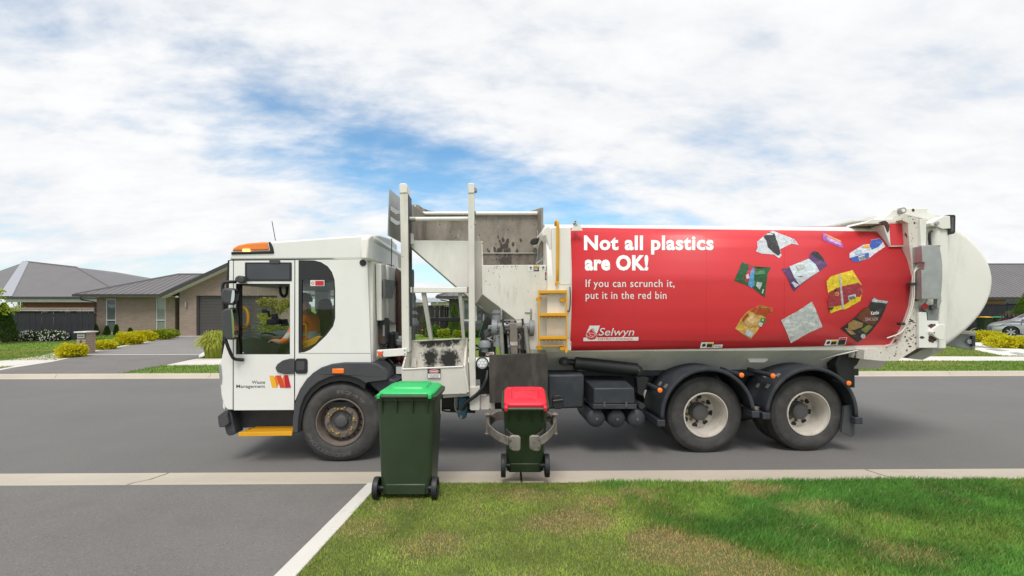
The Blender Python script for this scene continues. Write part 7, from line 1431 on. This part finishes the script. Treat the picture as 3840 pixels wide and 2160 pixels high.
def grass(name, label, n, X0, X1, Y0, Y1, inside, z, hfun, colfun, wid, kind='stuff'):
    x = rng.uniform(X0, X1, n); y = rng.uniform(Y0, Y1, n); k = inside(x, y); x, y = x[k], y[k]; n = len(x); col, lush, dry = colfun(x, y, n); h = hfun(lush, dry, n)
    a = rng.uniform(0, 2 * np.pi, n); sx, sy = np.cos(a) * wid * .5, np.sin(a) * wid * .5; b = rng.uniform(0, 2 * np.pi, n); lean = h * rng.uniform(.15, .9, n); 
    wind = .35 * h * lush; dx, dy = np.cos(b) * lean + wind, np.sin(b) * lean
    z0 = np.full(n, z - .004); V = np.stack([np.stack([x - sx, y - sy, z0], 1), np.stack([x + sx, y + sy, z0], 1), np.stack([x - sx * .8 + dx * .4, y - sy * .8 + dy * .4, z0 + h * .6], 1), np.stack([x + sx * .8 + dx * .4, y + sy * .8 + dy * .4, z0 + h * .6], 1), np.stack([x + dx, y + dy, z0 + h], 1)], 1).reshape(-1, 3)
    i = np.arange(n)[:, None] * 5; F = np.concatenate([i + np.array([[0, 1, 3]]), i + np.array([[0, 3, 2]]), i + np.array([[2, 3, 4]])]); C = np.repeat(col, 5, 0)
    o = fast(name, V, F, M_grass, None, C); tag(o, label, 'grass', kind=kind); return o
edge_wob = lambda y: (fbm(y * 3.1, y * 0 + 2.2, 1.5, 70) - .5) * .10
inl = lambda x, y: (x > -1.345 - (4.886 - y) * .060 - .015 - np.clip(edge_wob(y), -.03, .1)) & (y < 4.953 + .0147 * x + (fbm(x, x * 0 + 5, 2.2, 71) - .5) * .07)
grass('lawn_grass', 'patchy olive, lush green and dry brown lawn beside the kerb in the foreground', 330000, -1.8, 6.6, 2.75, 5.08, inl, LH, lambda l, d, n: (.020 + .030 * l) * rng.uniform(.6, 1.35, n) * (1 - .25 * d), lawn_col, .0042)
grass('lawn_grass', 'lawn beyond the right edge and towards the viewer', 60000, -1.8, 10, .6, 5.1, lambda x, y: inl(x, y) & ((x > 6.55) | (y < 2.8)), LH, lambda l, d, n: (.022 + .030 * l) * rng.uniform(.6, 1.35, n), lawn_col, .006)
def verge_col(x, y, n):
    l = fbm(x, y, .8, 80); a = np.array([.30, .30, .075]); b = np.array([.13, .25, .03]); w = sstep(.3, .65, l)[:, None]; c = (a * (1 - w) + b * w) * rng.uniform(.65, 1.3, (n, 1)); return c, np.zeros(n), np.zeros(n)
DRV = [GP(*p, FH) for p in zp('N', [(-300, 1412), (130, 1326), (540, 1264), (880, 1192), (1000, 1150), (1880, 1003), (2500, 1000), (2100, 1234), (1700, 1306), (1105, 1419)])]
PTH = [GP(*p, FH) for p in ((-700, 914), (0, 908), (503, 902), (2140, 896), (3300, 899), (3300, 911), (2140, 907.5), (556, 918), (0, 922.5), (-700, 930))]
NPT = [GP(*p, FH) for p in zp('M', [(60, 1235), (270, 1242), (580, 1312), (1300, 1400), (1300, 1428), (455, 1428), (60, 1345)])]
NDR = [GP(*p, FH) for p in zp('M', [(-600, 1085), (300, 1090), (700, 1062), (2200, 1062), (2200, 1260), (763, 1200), (420, 1140), (60, 1105), (-600, 1130)])]
def pip(x, y, P):
    ins = np.zeros(len(x), bool); n = len(P)
    for i in range(n):
        a, b = P[i], P[(i + 1) % n]; c = ((a.y > y) != (b.y > y)) & (x < (b.x - a.x) * (y - a.y) / ((b.y - a.y) or 1e-9) + a.x); ins ^= c
    return ins
inv_ = lambda x, y: (y > 12.93 + .0223 * x + .19) & ~pip(x, y, DRV) & ~pip(x, y, PTH) & ~pip(x, y, NPT) & ~pip(x, y, NDR) & (np.abs(x) < y * 1.12 + 1)
grass('verge_grass', 'short green verge and front lawns across the street', 170000, -22, 22, 12.9, 20, inv_, FH, lambda l, d, n: .045 * rng.uniform(.5, 1.3, n), verge_col, .013)
def lawn2(x, y, n):
    c = np.array([.17, .29, .03]) * rng.uniform(.6, 1.35, (n, 1)); return c, np.zeros(n), np.zeros(n)
grass('lawn_grass', 'bright green front lawn below the charcoal fence and garden beds', 90000, -27, 27, 20, 29, inv_, FH, lambda l, d, n: .05 * rng.uniform(.5, 1.3, n), lawn2, .02)
